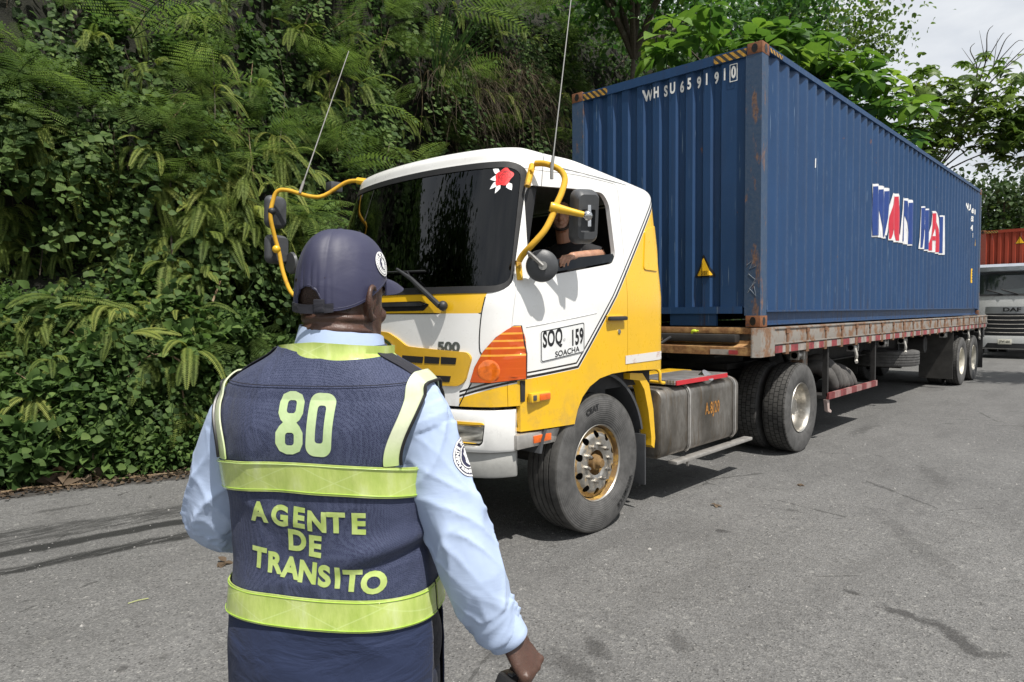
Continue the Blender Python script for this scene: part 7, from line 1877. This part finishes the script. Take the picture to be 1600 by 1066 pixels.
# dead leaves and sticks along the road edge
q = np.random.RandomState(21); n = 2600; Y_ = q.uniform(-9, -1, n); X_ = np.array([edge_x(y) for y in Y_])+q.normal(.0, .13, n)
F = FM(); D = q.normal(0, 1, (n, 3)); D[:, 2] *= .2; N = q.normal(0, .3, (n, 3))+np.array([0, 0, 1]); ll = q.uniform(.02, .07, n)
F.leaves(np.stack([X_, Y_, np.full(n, .012)+q.uniform(0, .02, n)], 1), D, N, ll, ll*.3, np.clip(q.normal(.35, .25, n), 0, 1), .3, .1)
tag(F.build('leaf_litter', M_deadleaf), 'brown dead leaf litter strewn along the road edge', 'leaf litter', kind='stuff')
def pile(px, py, s, label):
    p = Vector(onz(px, py, 0)); F = FM(); n = 26; a = q.uniform(0, 2*PI, n); r_ = s*np.sqrt(q.rand(n)); P = np.stack([r_*np.cos(a)*.6, r_*np.sin(a), .05+.16*s*4*(1-r_/s)*q.rand(n)], 1); D = np.stack([np.cos(a), np.sin(a), q.uniform(-.4, .5, n)], 1); N = q.normal(0, .5, (n, 3))+np.array([.3, 0, .9]); ll = q.uniform(.10, .19, n)
    F.leaves(P, D, N, ll, ll*.42, np.clip(q.normal(.5, .2, n), 0, 1), .7, .5); place('dead_leaf_pile', F.mesh('dead_leaf_pile'), M_deadleaf, p, (0, 0, 0), 1, label, 'dead leaves', None)
pile(118, 752, .20, 'curled brown dead leaves heaped at the foot of the bank'); pile(222, 730, .10, 'small heap of dull dead leaves by the road edge')
for k, (a, b, r_, lb) in enumerate((((0, 770), (85, 757), .010, 'tan dry cane lying along the road edge at the left'), ((60, 762), (150, 755), .008, 'thin dry cane lying beside the dead leaves'), ((160, 752), (300, 736), .010, 'long dry cane lying along the road edge behind the officer'), ((182, 738), (215, 745), .007, 'short dry stick by the heap of dead leaves'), ((272, 711), (298, 713), .009, 'pale stick resting on the shrubs beside the elbow of the officer'))):
    A, B_ = Vector(onz(*a, .015)), Vector(onz(*b, .015)); mid = (A+B_)/2+Vector((.03, 0, .01)); m = MB(); m.tube([A, mid, B_], [r_, r_, r_*.6], 6, smooth=4); o_ = m.build('dry_cane', M_stick, None, org=A); o_.location = A; tag(o_, lb, 'stick')
# single leaves and a straw on the road, loose grit
for k, (px, py, s, lb) in enumerate(((352, 878, .07, 'small flat brown leaf on the asphalt left of the officer'), (1120, 790, .05, 'tiny tan leaf on the asphalt right of the front wheel'), (1250, 757, .045, 'tiny brown scrap on the asphalt in the open road'))):
    F = FM(); n = 4; F.leaves(np.zeros((n, 3))+q.normal(0, .012, (n, 3))*np.array([1, 1, .1]), q.normal(0, 1, (n, 3))*np.array([1, 1, .1]), np.array([[0, 0, 1.]]*n), s, s*.4, q.uniform(.4, .8, n), .2, .1); place('fallen_leaf', F.mesh('fallen_leaf'), M_deadleaf, Vector(onz(px, py, .008)), (0, 0, 0), 1, lb, 'leaf', None)
m = MB(); A, B_ = Vector(onz(200, 943, .006)), Vector(onz(232, 935, .006)); m.tube([A, (A+B_)/2+Vector((0, 0, .004)), B_], .003, 5); o_ = m.build('grass_straw', simple('pale_green_straw', (.35, .38, .16), .7), None, org=A); o_.location = A; tag(o_, 'pale green grass straw lying on the asphalt', 'straw')
q = np.random.RandomState(33); n = 5200; m = MB(); V = []; Fc = []
X_ = q.uniform(-2.5, 7.5, n); Y_ = q.uniform(-6.2, 4.5, n); S_ = np.clip(q.lognormal(-5.15, .42, n), .002, .016)
for k in range(n):
    s = S_[k]; a = q.uniform(0, PI); ca, sa = cos(a)*s, sin(a)*s; b = len(V); x, y = X_[k], Y_[k]; h = s*q.uniform(.5, .9); j = q.uniform(.6, 1.2, 4)
    V += [(x+ca*j[0], y+sa*j[0], 0), (x-sa*j[1], y+ca*j[1], 0), (x-ca*j[2], y-sa*j[2], 0), (x+sa*j[3], y-ca*j[3], 0), (x+ca*.2, y+sa*.2, h)]
    Fc += [(b, b+1, b+4), (b+1, b+2, b+4), (b+2, b+3, b+4), (b+3, b, b+4)]
m.add(V, Fc); g = Nd('loose_grit'); g.set(col=g.ramp(g.noise(23, 2, .5), [(.3, (.05, .05, .048)), (.5, (.16, .155, .15)), (.72, (.36, .35, .33))]), rough=.9); tag(m.build('gravel', g.m, sharp=0), 'loose grit scattered over the asphalt', 'grit', kind='stuff')

# ---- trees
def tree(name, base, limbs, lmesh, mat, label, cat='tree', r0=.14, bark=None, group=None):
    """trunk with limbs (paths from the trunk) and one crown mesh"""
    base = Vector(base); root = empty(name, base, label, cat, group); m = MB()
    for path, r in limbs: m.tube([Vector(p) for p in path], [r*(1-.78*i/(len(path)-1)) for i in range(len(path))], 8, smooth=4)
    m.build('trunk', bark or M_bark, root)
    me = lmesh; me.materials.clear(); me.materials.append(mat); me.transform(Matrix.Translation(-base)); o_ = link('crown', me, root); return root
def crown_points(center, rad, n, q, shell=.35):
    d = q.normal(0, 1, (n, 3)); d /= np.linalg.norm(d, axis=1)[:, None]; return np.array(center)+d*(shell+(1-shell)*q.rand(n, 1)**.6)*np.array(rad)
def limbs_to(base, fork, ends, r):
    base, fork = Vector(base), Vector(fork); L_ = [([base, base*.6+fork*.4+Vector((.1, .08, 0)), fork], r)]
    for e in ends: e = Vector(e); L_.append(([fork, fork*.5+e*.5+Vector((.1, -.1, .2)), e], r*.45))
    return L_
# big oval leaves behind the container
q = np.random.RandomState(41); F = FM()
cl = np.concatenate([crown_points((-1.9, 4.5, 6.35), (1.0, 1.0, .8), 22, q), crown_points((-1.0, 5.9, 6.05), (1.1, 1.4, .95), 44, q), crown_points((-.45, 7.6, 5.75), (1.0, 1.5, .95), 48, q), crown_points((.1, 9.0, 5.4), (.8, 1.2, .8), 34, q), crown_points((-1.6, 8.2, 5.9), (1.2, 2.0, 1.1), 30, q)])
for c in cl:
    n = q.randint(6, 10); a = np.linspace(0, 2*PI, n, endpoint=False)+q.rand()*6; tn = np.clip(q.normal(.42, .25), 0, 1)
    D = np.stack([np.cos(a), np.sin(a), q.uniform(-.45, .35, n)], 1); N = np.stack([-np.cos(a)*.2+.15, -np.sin(a)*.2, np.ones(n)], 1)+q.normal(0, .2, (n, 3)); ll = q.uniform(.26, .48, n)
    F.leaves(c+D*.06+np.array([0, 0, .03]), D, N, ll, ll*.31, np.clip(tn+q.normal(0, .12, n), 0, 1), .16, .28)
    F.tube([c+np.array([-.02, 0, -.3]), c], .008, 4, .05)
tree('broad_leaved_tree', (-3.6, 9.4, 3.2), limbs_to((-3.6, 9.4, 3.0), (-2.3, 7.6, 5.2), [tuple(c) for c in cl[::9]], .10), F.mesh('crown'), M_bigleaf, 'tree with big oval glossy leaves rising behind the blue container')
# fine-leaved crown above it
def fine_tree(name, base, center, rad, n, ll, mat, label, seed, nb=12, clumps=26, group=None, r0=.16):
    q = np.random.RandomState(seed); F = FM(); cl = crown_points(center, rad, clumps, q, .3); m_ = n//clumps
    for c in cl:
        s_ = np.array(rad).mean()*q.uniform(.20, .36); P = c+q.normal(0, 1, (m_, 3))*s_*np.array([1, 1, .6]); D = q.normal(0, 1, (m_, 3))+np.array([0, 0, -.3]); N = q.normal(0, .5, (m_, 3))+np.array([0, 0, 1]); l_ = ll*q.uniform(.6, 1.3, m_)
        F.leaves(P, D, N, l_, l_*.36, np.clip(q.normal(.35+.3*q.rand(), .18, m_), 0, 1), .2, .2)
    b = Vector(base); f = Vector(center); fork = b*.5+f*.5
    return tree(name, base, limbs_to(base, fork, [tuple(c) for c in cl[::2]], r0), F.mesh('crown'), mat, label, 'tree', group=group)
fine_tree('small_leaved_tree', (-4.6, 16, 5), (-4.1, 16.0, 10.3), (2.3, 2.4, 1.6), 5200, .16, M_lobed, 'light small leaved tree crown at the top edge above the big oval leaves', 47, clumps=34)
fine_tree('bushy_tree', (-4.3, 5.6, 5.6), (-3.9, 6.0, 8.6), (1.3, 2.6, 1.2), 4200, .15, M_broad, 'dense dark tree crown over the bank left of the container top', 48, clumps=30)
fine_tree('bushy_tree', (-4.6, 11.5, 6), (-4.0, 12, 9.3), (1.6, 2.8, 1.5), 4600, .17, M_broad, 'dark green tree crown high on the bank behind the oval leaves', 49, clumps=30)
# lobed-leaf tree on the right with sky showing through
q = np.random.RandomState(52); F = FM(); cl = np.concatenate([crown_points((.0, 17.0, 7.5), (2.0, 1.7, 1.2), 120, q, .2), crown_points((-1.3, 15.9, 6.6), (1.1, 1.2, .9), 50, q, .2), crown_points((1.4, 17.4, 6.5), (1.1, .9, .8), 40, q, .2)])
for c in cl:
    tn = np.clip(q.normal(.45, .25), 0, 1)
    for k in range(q.randint(2, 6)):
        cen = c+q.normal(0, .30, 3); up = q.normal(0, .35, 3)+np.array([.2, -.2, 1]); up /= np.linalg.norm(up); ax = np.cross(up, [1, .3, 0]); ax /= np.linalg.norm(ax); ay = np.cross(up, ax); n = 7; a = np.linspace(-2.3, 2.3, n); R_ = q.uniform(.20, .33)
        D = np.cos(a)[:, None]*ax+np.sin(a)[:, None]*ay-up*.12; ll = R_*(1-.18*np.abs(a)/2.3)
        F.leaves(np.repeat(cen[None], n, 0), D, np.repeat(up[None], n, 0), ll, ll*.24, np.clip(tn+q.normal(0, .06, n), 0, 1), .1, .22)
fork = (-.9, 17.2, 5.6)
lb = limbs_to((-2.7, 18.0, 2.6), fork, [tuple(c) for c in cl[::14]], .065)
for e in ((.3, 16.6, 9.2), (.75, 16.4, 9.5), (1.2, 16.2, 9.1), (1.5, 16.6, 8.8)):
    e = Vector(e); s0 = Vector((.2, 16.9, 7.6)); k1 = s0*.55+e*.45+Vector((.1, 0, .15)); lb.append(([s0, k1, e*.9+k1*.1+Vector((-.12, 0, -.1)), e], .024)); lb.append(([k1, k1*.4+e*.6+Vector((.25, 0, .05)), e+Vector((.25, .1, -.25))], .015)); lb.append(([k1, e+Vector((-.32, 0, -.05))], .012))
tree('lobed_leaved_tree', (-2.7, 18.0, 2.6), lb, F.mesh('crown'), M_lobed, 'open tree with lobed leaves and bare grey twigs against the sky')
for k, (x, y, h, r_, lab) in enumerate(((-4.5, 40, 9.5, 3.4, 'dark leafy tree far behind the red container, nearest to the blue container'), (.5, 42, 8.6, 3.2, 'dark leafy tree far behind the red container near its middle'), (5., 43, 8.2, 3.2, 'dark leafy tree far behind, to the right of the white truck'), (-1.8, 36, 7.4, 2.4, 'lower dark bushy tree just above the red container'))):
    fine_tree('distant_tree', (x, y, 0), (x, y, h-r_*.75), (r_, r_, r_*.85), 5200, .26, M_fartree, lab, 70+k, clumps=34, group='dark trees behind the red container', r0=.22)
fine_tree('unseen_tree', (5.6, 12.2, 0), (5.3, 12.3, 6.0), (1.3, 1.5, 1.1), 3600, .15, M_broad, 'roadside tree beyond the right edge of the road', 77, clumps=24)
for k, (x, y, h, r_) in enumerate(((-4.5, -17, 12, 3.4), (-1.8, -24, 14.5, 4.0), (-7.5, -22, 14, 4.2), (-6.0, -19, 12.5, 3.6), (-3.6, -21, 13, 3.8), (-10, -21, 15, 4.4))):  # unseen trees, added to cover the sky mirrored in the windscreen
    fine_tree('unseen_tree', (x, y, 0), (x, y, h-r_*.7), (r_, r_, r_*1.1), 8000, .34, M_fartree, 'unseen tall leafy tree added behind the camera to fill the windscreen reflection', 170+k, clumps=40, group='unseen trees added for the windscreen reflection', r0=.22)
# the wood carries on past the frame on the left: one mass
q = np.random.RandomState(90); F = FM(); n = 26000; Y_ = q.uniform(-34, -7.5, n); Z_ = q.uniform(0, 12.5, n); P = np.array([tuple(bankp(y, z, 0)) for y, z in zip(Y_, Z_)]); P[:, 0] += q.uniform(-.05, .5, n); D = q.normal(0, .6, (n, 3))+np.array([.5, 0, -.3]); N = q.normal(0, .4, (n, 3))+np.array([.8, 0, .7]); ll = q.uniform(.16, .40, n)
F.leaves(P, D, N, ll, ll*.34, np.clip(q.normal(.35, .25, n), 0, 1), .2, .2); tag(F.build('bank_foliage', M_shrub), 'dense green foliage on the bank where it continues past the left edge', 'foliage', kind='stuff')
# ------------------------------------------------------------------ the driver in the cab
DH = Vector(onx(876, 338, .74))
Z0 = DH.z
DM = Matrix.Translation(DH) @ Matrix.Rotation(radians(180+38), 4, 'Z') @ Matrix.Rotation(radians(6), 4, 'Y')
M_dskin = skinmat('tan_skin', (.38, .20, .13), (.52, .29, .19), (.40, .16, .10))
d = MB(); head_shape(d, DM)
sy = DH.y+.12      # torso a little behind the head
d.tube([(DH.x, DH.y+.02, Z0-.07), (DH.x, DH.y+.06, Z0-.20)], [.060, .070], 14)
TZ = [(-.18, .07, .07), (-.23, .19, .10), (-.30, .225, .12), (-.45, .22, .135), (-.62, .21, .15), (-.80, .20, .16)]
d.loft([[Vector((DH.x+a*cos(t), sy+b*sin(t), Z0+z)) for t in [2*PI*k/28 for k in range(28)]] for z, a, b in TZ], 0, True)
HW = Vector(onx(893, 401, 1.13)); HE = Vector(onx(931, 398, 1.02)); HE.y += .05
LA = [(DH.x+.14, sy, Z0-.26), (DH.x+.20, sy, Z0-.30), tuple((Vector((DH.x+.24, sy, Z0-.30))+HE)/2+Vector((.02, .03, -.01))), tuple(HE), tuple((HE+HW)/2), tuple(HW)]
RA = [(DH.x-.17, sy, Z0-.26), (DH.x-.25, sy-.05, Z0-.36), (DH.x-.24, sy-.18, Z0-.48), (DH.x-.12, sy-.38, Z0-.45), (DH.x-.06, sy-.46, Z0-.42)]
d.tube(LA, [.06, .062, .05, .044, .040, .030], 14, smooth=4); d.tube(RA, [.06, .06, .045, .04, .028], 14, smooth=4)
hd = (HW-HE).normalized()
hand(d, tuple(HW), tuple(hd+Vector((0, -.1, -.12))), (-.25, .1, -.95), (-.9, -.2, .1), [(22, 26, 20), (26, 30, 20), (30, 30, 22), (34, 34, 24)], .5)
hand(d, RA[-1], (.3, -.85, -.1), (.2, .1, -.95), (.9, .3, .1), [(50, 55, 40)]*4, .7)
for s_ in (1, -1):
    d.tube([(DH.x+s_*.10, sy, Z0-.78), (DH.x+s_*.13, sy-.42, Z0-.74), (DH.x+s_*.13, sy-.50, Z0-.82), (DH.x+s_*.13, sy-.52, Z0-1.05)], [.09, .075, .07, .05], 12, smooth=3)
dm = apply_mods(mesh_of(d), [('REMESH', dict(mode='VOXEL', voxel_size=.0045)), ('SMOOTH', dict(factor=.5, iterations=4))])
drv = put_mesh('person', dm, M_dskin, None, 0, org=(DH.x, sy, Z0-.82)); drv.location = (DH.x, sy, Z0-.82); ORG[drv] = Vector((DH.x, sy, Z0-.82))
tag(drv, 'driver in a black shirt leaning one arm on the open truck window', 'person')
M_tee = cloth('black_tee_cloth', (.010, .010, .011), (.018, .018, .02))
t_ = MB(); t_.loft([[Vector((DH.x+(a+.012)*cos(t), sy+(b+.012)*sin(t), Z0+z)) for t in [2*PI*k/28 for k in range(28)]] for z, a, b in [(-.165, .06, .065)]+TZ], 0, False)
t_.tube(LA[:3], [.072, .078, .070], 16, smooth=4, caps=False); t_.tube(RA[:3], [.072, .076, .066], 16, smooth=4, caps=False)
tee = t_.build('black_shirt', M_tee, drv)
bvt = bvh_of(mesh_of(t_)); vd = Vector((-.35, .93, .02)).normalized(); ctr = Vector((DH.x-.02, sy-.14, Z0-.36))
rt_ = vd.cross(Vector((0, 0, 1)))
for tx, dz, mt in (('FRY', 0, simple('shirt_print_pink', (.45, .10, .14), .8)),):
    bm = decal(text_mesh(tx, .07, .002), .02, lambda x, y: ctr+rt_*x+Vector((0, 0, dz+y)), bvt, vd, .003, .001, .6); MB().bm(bm).build('shirt_print', mt, tee, sharp=0)
m = MB(); rings = []
for z, a, yf, yb in HEAD:
    if z < .02: continue
    rings.append(head_ring(z, a+.008, yf*(.55+.5*smooth01(.06, .11, z)), yb-.008, M=DM))
m.loft(rings, 0, True); m.build('hair', M_black, drv)
for s_ in (1, -1):
    m = MB(); m.sphere(DM @ Vector((s_*.031, .084, .014)), .0105, 0, 12, 8); e = m.build('eyeball', simple('driver_eye', (.6, .58, .55), .2), drv)
    m = MB(); m.sphere(DM @ Vector((s_*.031, .092, .014)), .005, 0, 8, 6); m.build('iris', M_black, e)
    m = MB(); m.tube([DM @ Vector(p) for p in ((s_*.048, .086, .032), (s_*.032, .100, .037), (s_*.012, .101, .031))], [.004, .005, .004], 6, smooth=3); m.build('eyebrow', M_black, drv)
m = MB(); m.tube([DM @ Vector(p) for p in ((-.066, .045, -.05), (-.058, .07, -.085), (-.03, .095, -.112), (0, .106, -.118), (.03, .095, -.112), (.058, .07, -.085), (.066, .045, -.05))], [.010, .012, .012, .012, .012, .012, .010], 8, smooth=3); m.build('beard', simple('dark_stubble', (.035, .024, .018), .8), drv)

# ------------------------------------------------------------------ white truck and red container behind
RX, RY = .85, 20.0
M_cred = container_paint('red_container_paint', (.30, .050, .028)); M_rpost = post_paint('red_post_paint', (.27, .05, .03))
make_container('shipping_container', (RX, RY+2.35, 1.50), 12.19, 2.438, 2.896, M_cred, M_rpost, 'orange red corrugated shipping container carried on the white truck in the far background', 'container')
rc_ = [o_ for o_ in C.objects if o_.name == 'shipping_container.001'][0]; rf = next(c_ for c_ in rc_.children if c_.name.startswith('front_wall')); bvr = world_bvh(rf)
def place_r(me, x0, z0, mat, name, par, off): return MB().bm(decal(me, .02, lambda x, y: (x0+x, RY+1.5, z0+y), bvr, (0, 1, 0), off, .001)).build(name, mat, par, sharp=0)
ws_ = place_r(loops_mesh([round_poly([(-.15, -.13), (.15, -.13), (0, .16)], .02)]), .78, 3.98, M_black, 'warning_sticker', rf, .004)
place_r(loops_mesh([round_poly([(-.12, -.11), (.12, -.11), (0, .125)], .015)]), .78, 3.98, M_yellowvinyl, 'sticker_face', ws_, .008)
far = empty('cargo_truck', (RX, RY, 0), 'white modern cargo truck with ribbed chrome grille waiting behind the trailer', 'truck')
def FB_(m, n_, mt, par=None, **k): return m.build(n_, mt, par or far, **k)
M_w2 = paint('far_white_paint', (.62, .63, .62), .3, .1)
def frontal(z, w_, y0, bow): return [(RX+w_*t, RY+y0+bow*abs(t)**3, z) for t in [-1+2*k/16 for k in range(17)]]
def shellring(z, w_, y0, bow, yb=2.1): return [Vector(p) for p in frontal(z, w_, y0, bow)]+[Vector((RX+w_, RY+yb, z)), Vector((RX-w_, RY+yb, z))]
m = MB(); m.loft([shellring(z, w_, y0, .16) for z, w_, y0 in ((.95, 1.22, .02), (1.42, 1.24, .0), (1.9, 1.24, .02), (2.08, 1.235, .05), (2.9, 1.19, .28), (2.98, 1.17, .34), (3.06, 1.12, .60), (3.10, 1.05, .85))], 0, True); FB_(m, 'cab', M_w2)
m = MB(); o_ = [(-.0, 0)]; m.loft([frontal(z, w_, y0-.035, .16) for z, w_, y0 in ((2.09, 1.15, .055), (2.5, 1.13, .165), (2.86, 1.10, .268))], 0, False, False); wsf = FB_(m, 'windscreen', simple('far_windscreen', (.035, .045, .045), .06, 0, .2, 3, coat=.6))
m = MB(); m.loft([frontal(z, 1.17, y0-.03, .16) for z, y0 in ((2.035, .035), (2.095, .055))], 0, False, False); FB_(m, 'wiper_cowl', M_blackplastic)
for s_ in (-1, 1): m = MB(); m.tube([(RX+s_*.2, RY+.0, 2.08), (RX+s_*.2-.45, RY+.06, 2.24)], .015, 6); FB_(m, 'wiper', M_black)
m = MB(); m.loft([frontal(z, 1.16, y0, .14) for z, y0 in ((2.80, .12), (2.83, -.02), (2.97, -.01), (3.07, .22))], 0, False, False); FB_(m, 'sun_visor', simple('smoked_silver_visor', (.42, .45, .50), .2, .5, .12, 4))
m = MB(); m.loft([frontal(z, 1.0, y0-.016, .14) for z, y0 in ((1.46, .0), (1.68, .01))], 0, False, False); bdp = FB_(m, 'badge_panel', simple('silver_panel', (.36, .37, .38), .35, .6, .1))
m = MB(); m.loft([frontal(z, 1.02, y0-.012, .14) for z, y0 in ((.74, .0), (1.46, .0))], 0, False, False); grl = FB_(m, 'grille', simple('dark_grille', (.02, .021, .023), .5))
for k in range(5):
    m = MB(); z = .86+.135*k; m.tube([(p[0], p[1]-.03, p[2]-.02*cos((p[0]-RX)*2)) for p in frontal(z, .96-.02*(4-k), .0, .14)], .011, 6); FB_(m, 'grille_bar', M_alu, grl)
dt = text_mesh('DAF', .17, .006, 1.5); dt.transform(Matrix(((1, 0, 0, RX+.04), (0, 0, -1, RY-.022), (0, 1, 0, 1.58), (0, 0, 0, 1)))); ORG[bdp] = ORG[far]
bt_ = MB(); bt_.add([v.co for v in dt.vertices], [tuple(p.vertices) for p in dt.polygons]); bt_.build('badge_lettering', simple('badge_black', (.02, .02, .02), .3), bdp, sharp=0)
m = MB(); m.loft([shellring(z, w_, y0, .2, .5) for z, w_, y0 in ((.30, 1.15, .05), (.36, 1.22, -.03), (.62, 1.24, -.05), (.74, 1.24, -.03))], 0, True); FB_(m, 'bumper', M_w2)
m = MB(); m.loft([frontal(z, .98, -.062, .2) for z in (.34, .50)], 0, False, False); FB_(m, 'bumper_intake', M_blackplastic)
m = MB(); m.box((RX-.30, RY-.085, .47), (RX+.06, RY-.07, .63), 0, .004); npl = FB_(m, 'number_plate', simple('far_plate', (.70, .68, .58), .4))
pt_ = text_mesh('JYW 650', .10, .002, .75); pt_.transform(Matrix(((1, 0, 0, RX-.12), (0, 0, -1, RY-.0875), (0, 1, 0, .55), (0, 0, 0, 1)))); m = MB(); m.add([v.co for v in pt_.vertices], [tuple(p.vertices) for p in pt_.polygons]); m.build('plate_lettering', M_black, npl, sharp=0)
for s_ in (-1, 1):
    m = MB(); m.box((RX+s_*.86, RY+.0, .78), (RX+s_*1.2, RY+.25, 1.02), 0, .04); FB_(m, 'headlamp', simple('far_headlamp', (.55, .56, .56), .1, .3))
    m = MB(); m.box((RX+s_*1.30, RY+.25, 2.1), (RX+s_*1.52, RY+.40, 2.75), 0, .05); m.tube([(RX+s_*1.18, RY+.4, 2.8), (RX+s_*1.4, RY+.33, 2.78)], .03, 6); FB_(m, 'mirror', M_blackplastic)
    c_ = Vector((RX+s_*1.05, RY+1.35, .515)); W = sub_empty('wheel', c_, far); make_tyre('tyre', W, c_, .3, .515, True, 40); m = MB(); m.lathe([(s_*.10, .29), (s_*.09, .2), (s_*.14, .12), (s_*.15, .0005)], c_, 'x', 32); m.build('rim', M_rim, W)
m = MB(); m.box((RX-.5, RY+.4, .55), (RX+.5, RY+4.2, .85)); m.box((RX-1.1, RY+.4, .7), (RX+1.1, RY+2.0, 1.0)); FB_(m, 'chassis_frame', M_dark)
for s_ in (-1, 1): dual_wheel(far, (RX+s_*1.05, RY+4.3, .52), s_, .52, None, 40)
ft = empty('container_trailer', (RX, RY+8, 0), 'dark skeletal trailer under the orange red container behind the white truck', 'trailer')
m = MB()
for s_ in (-1, 1): m.box((RX+s_*.4, RY+2.6, 1.0), (RX+s_*.52, RY+14.3, 1.36))
for k in range(7): m.box((RX-1.15, RY+2.6+1.9*k, 1.36), (RX+1.15, RY+2.8+1.9*k, 1.495))
m.build('frame', M_dark, ft)
for y_ in (11.2, 12.5):
    for s_ in (-1, 1): dual_wheel(ft, (RX+s_*1.06, RY+y_, .515), s_, .515, M_rimwhite, 32)
m = MB(); m.cyl((RX-.7, RY+11.2, .515), (RX+.7, RY+11.2, .515), .06, 10); m.cyl((RX-.7, RY+12.5, .515), (RX+.7, RY+12.5, .515), .06, 10); m.box((RX-.5, RY+11, .56), (RX-.38, RY+12.8, 1.0)); m.box((RX+.38, RY+11, .56), (RX+.5, RY+12.8, 1.0)); m.build('axle', M_dark, ft)
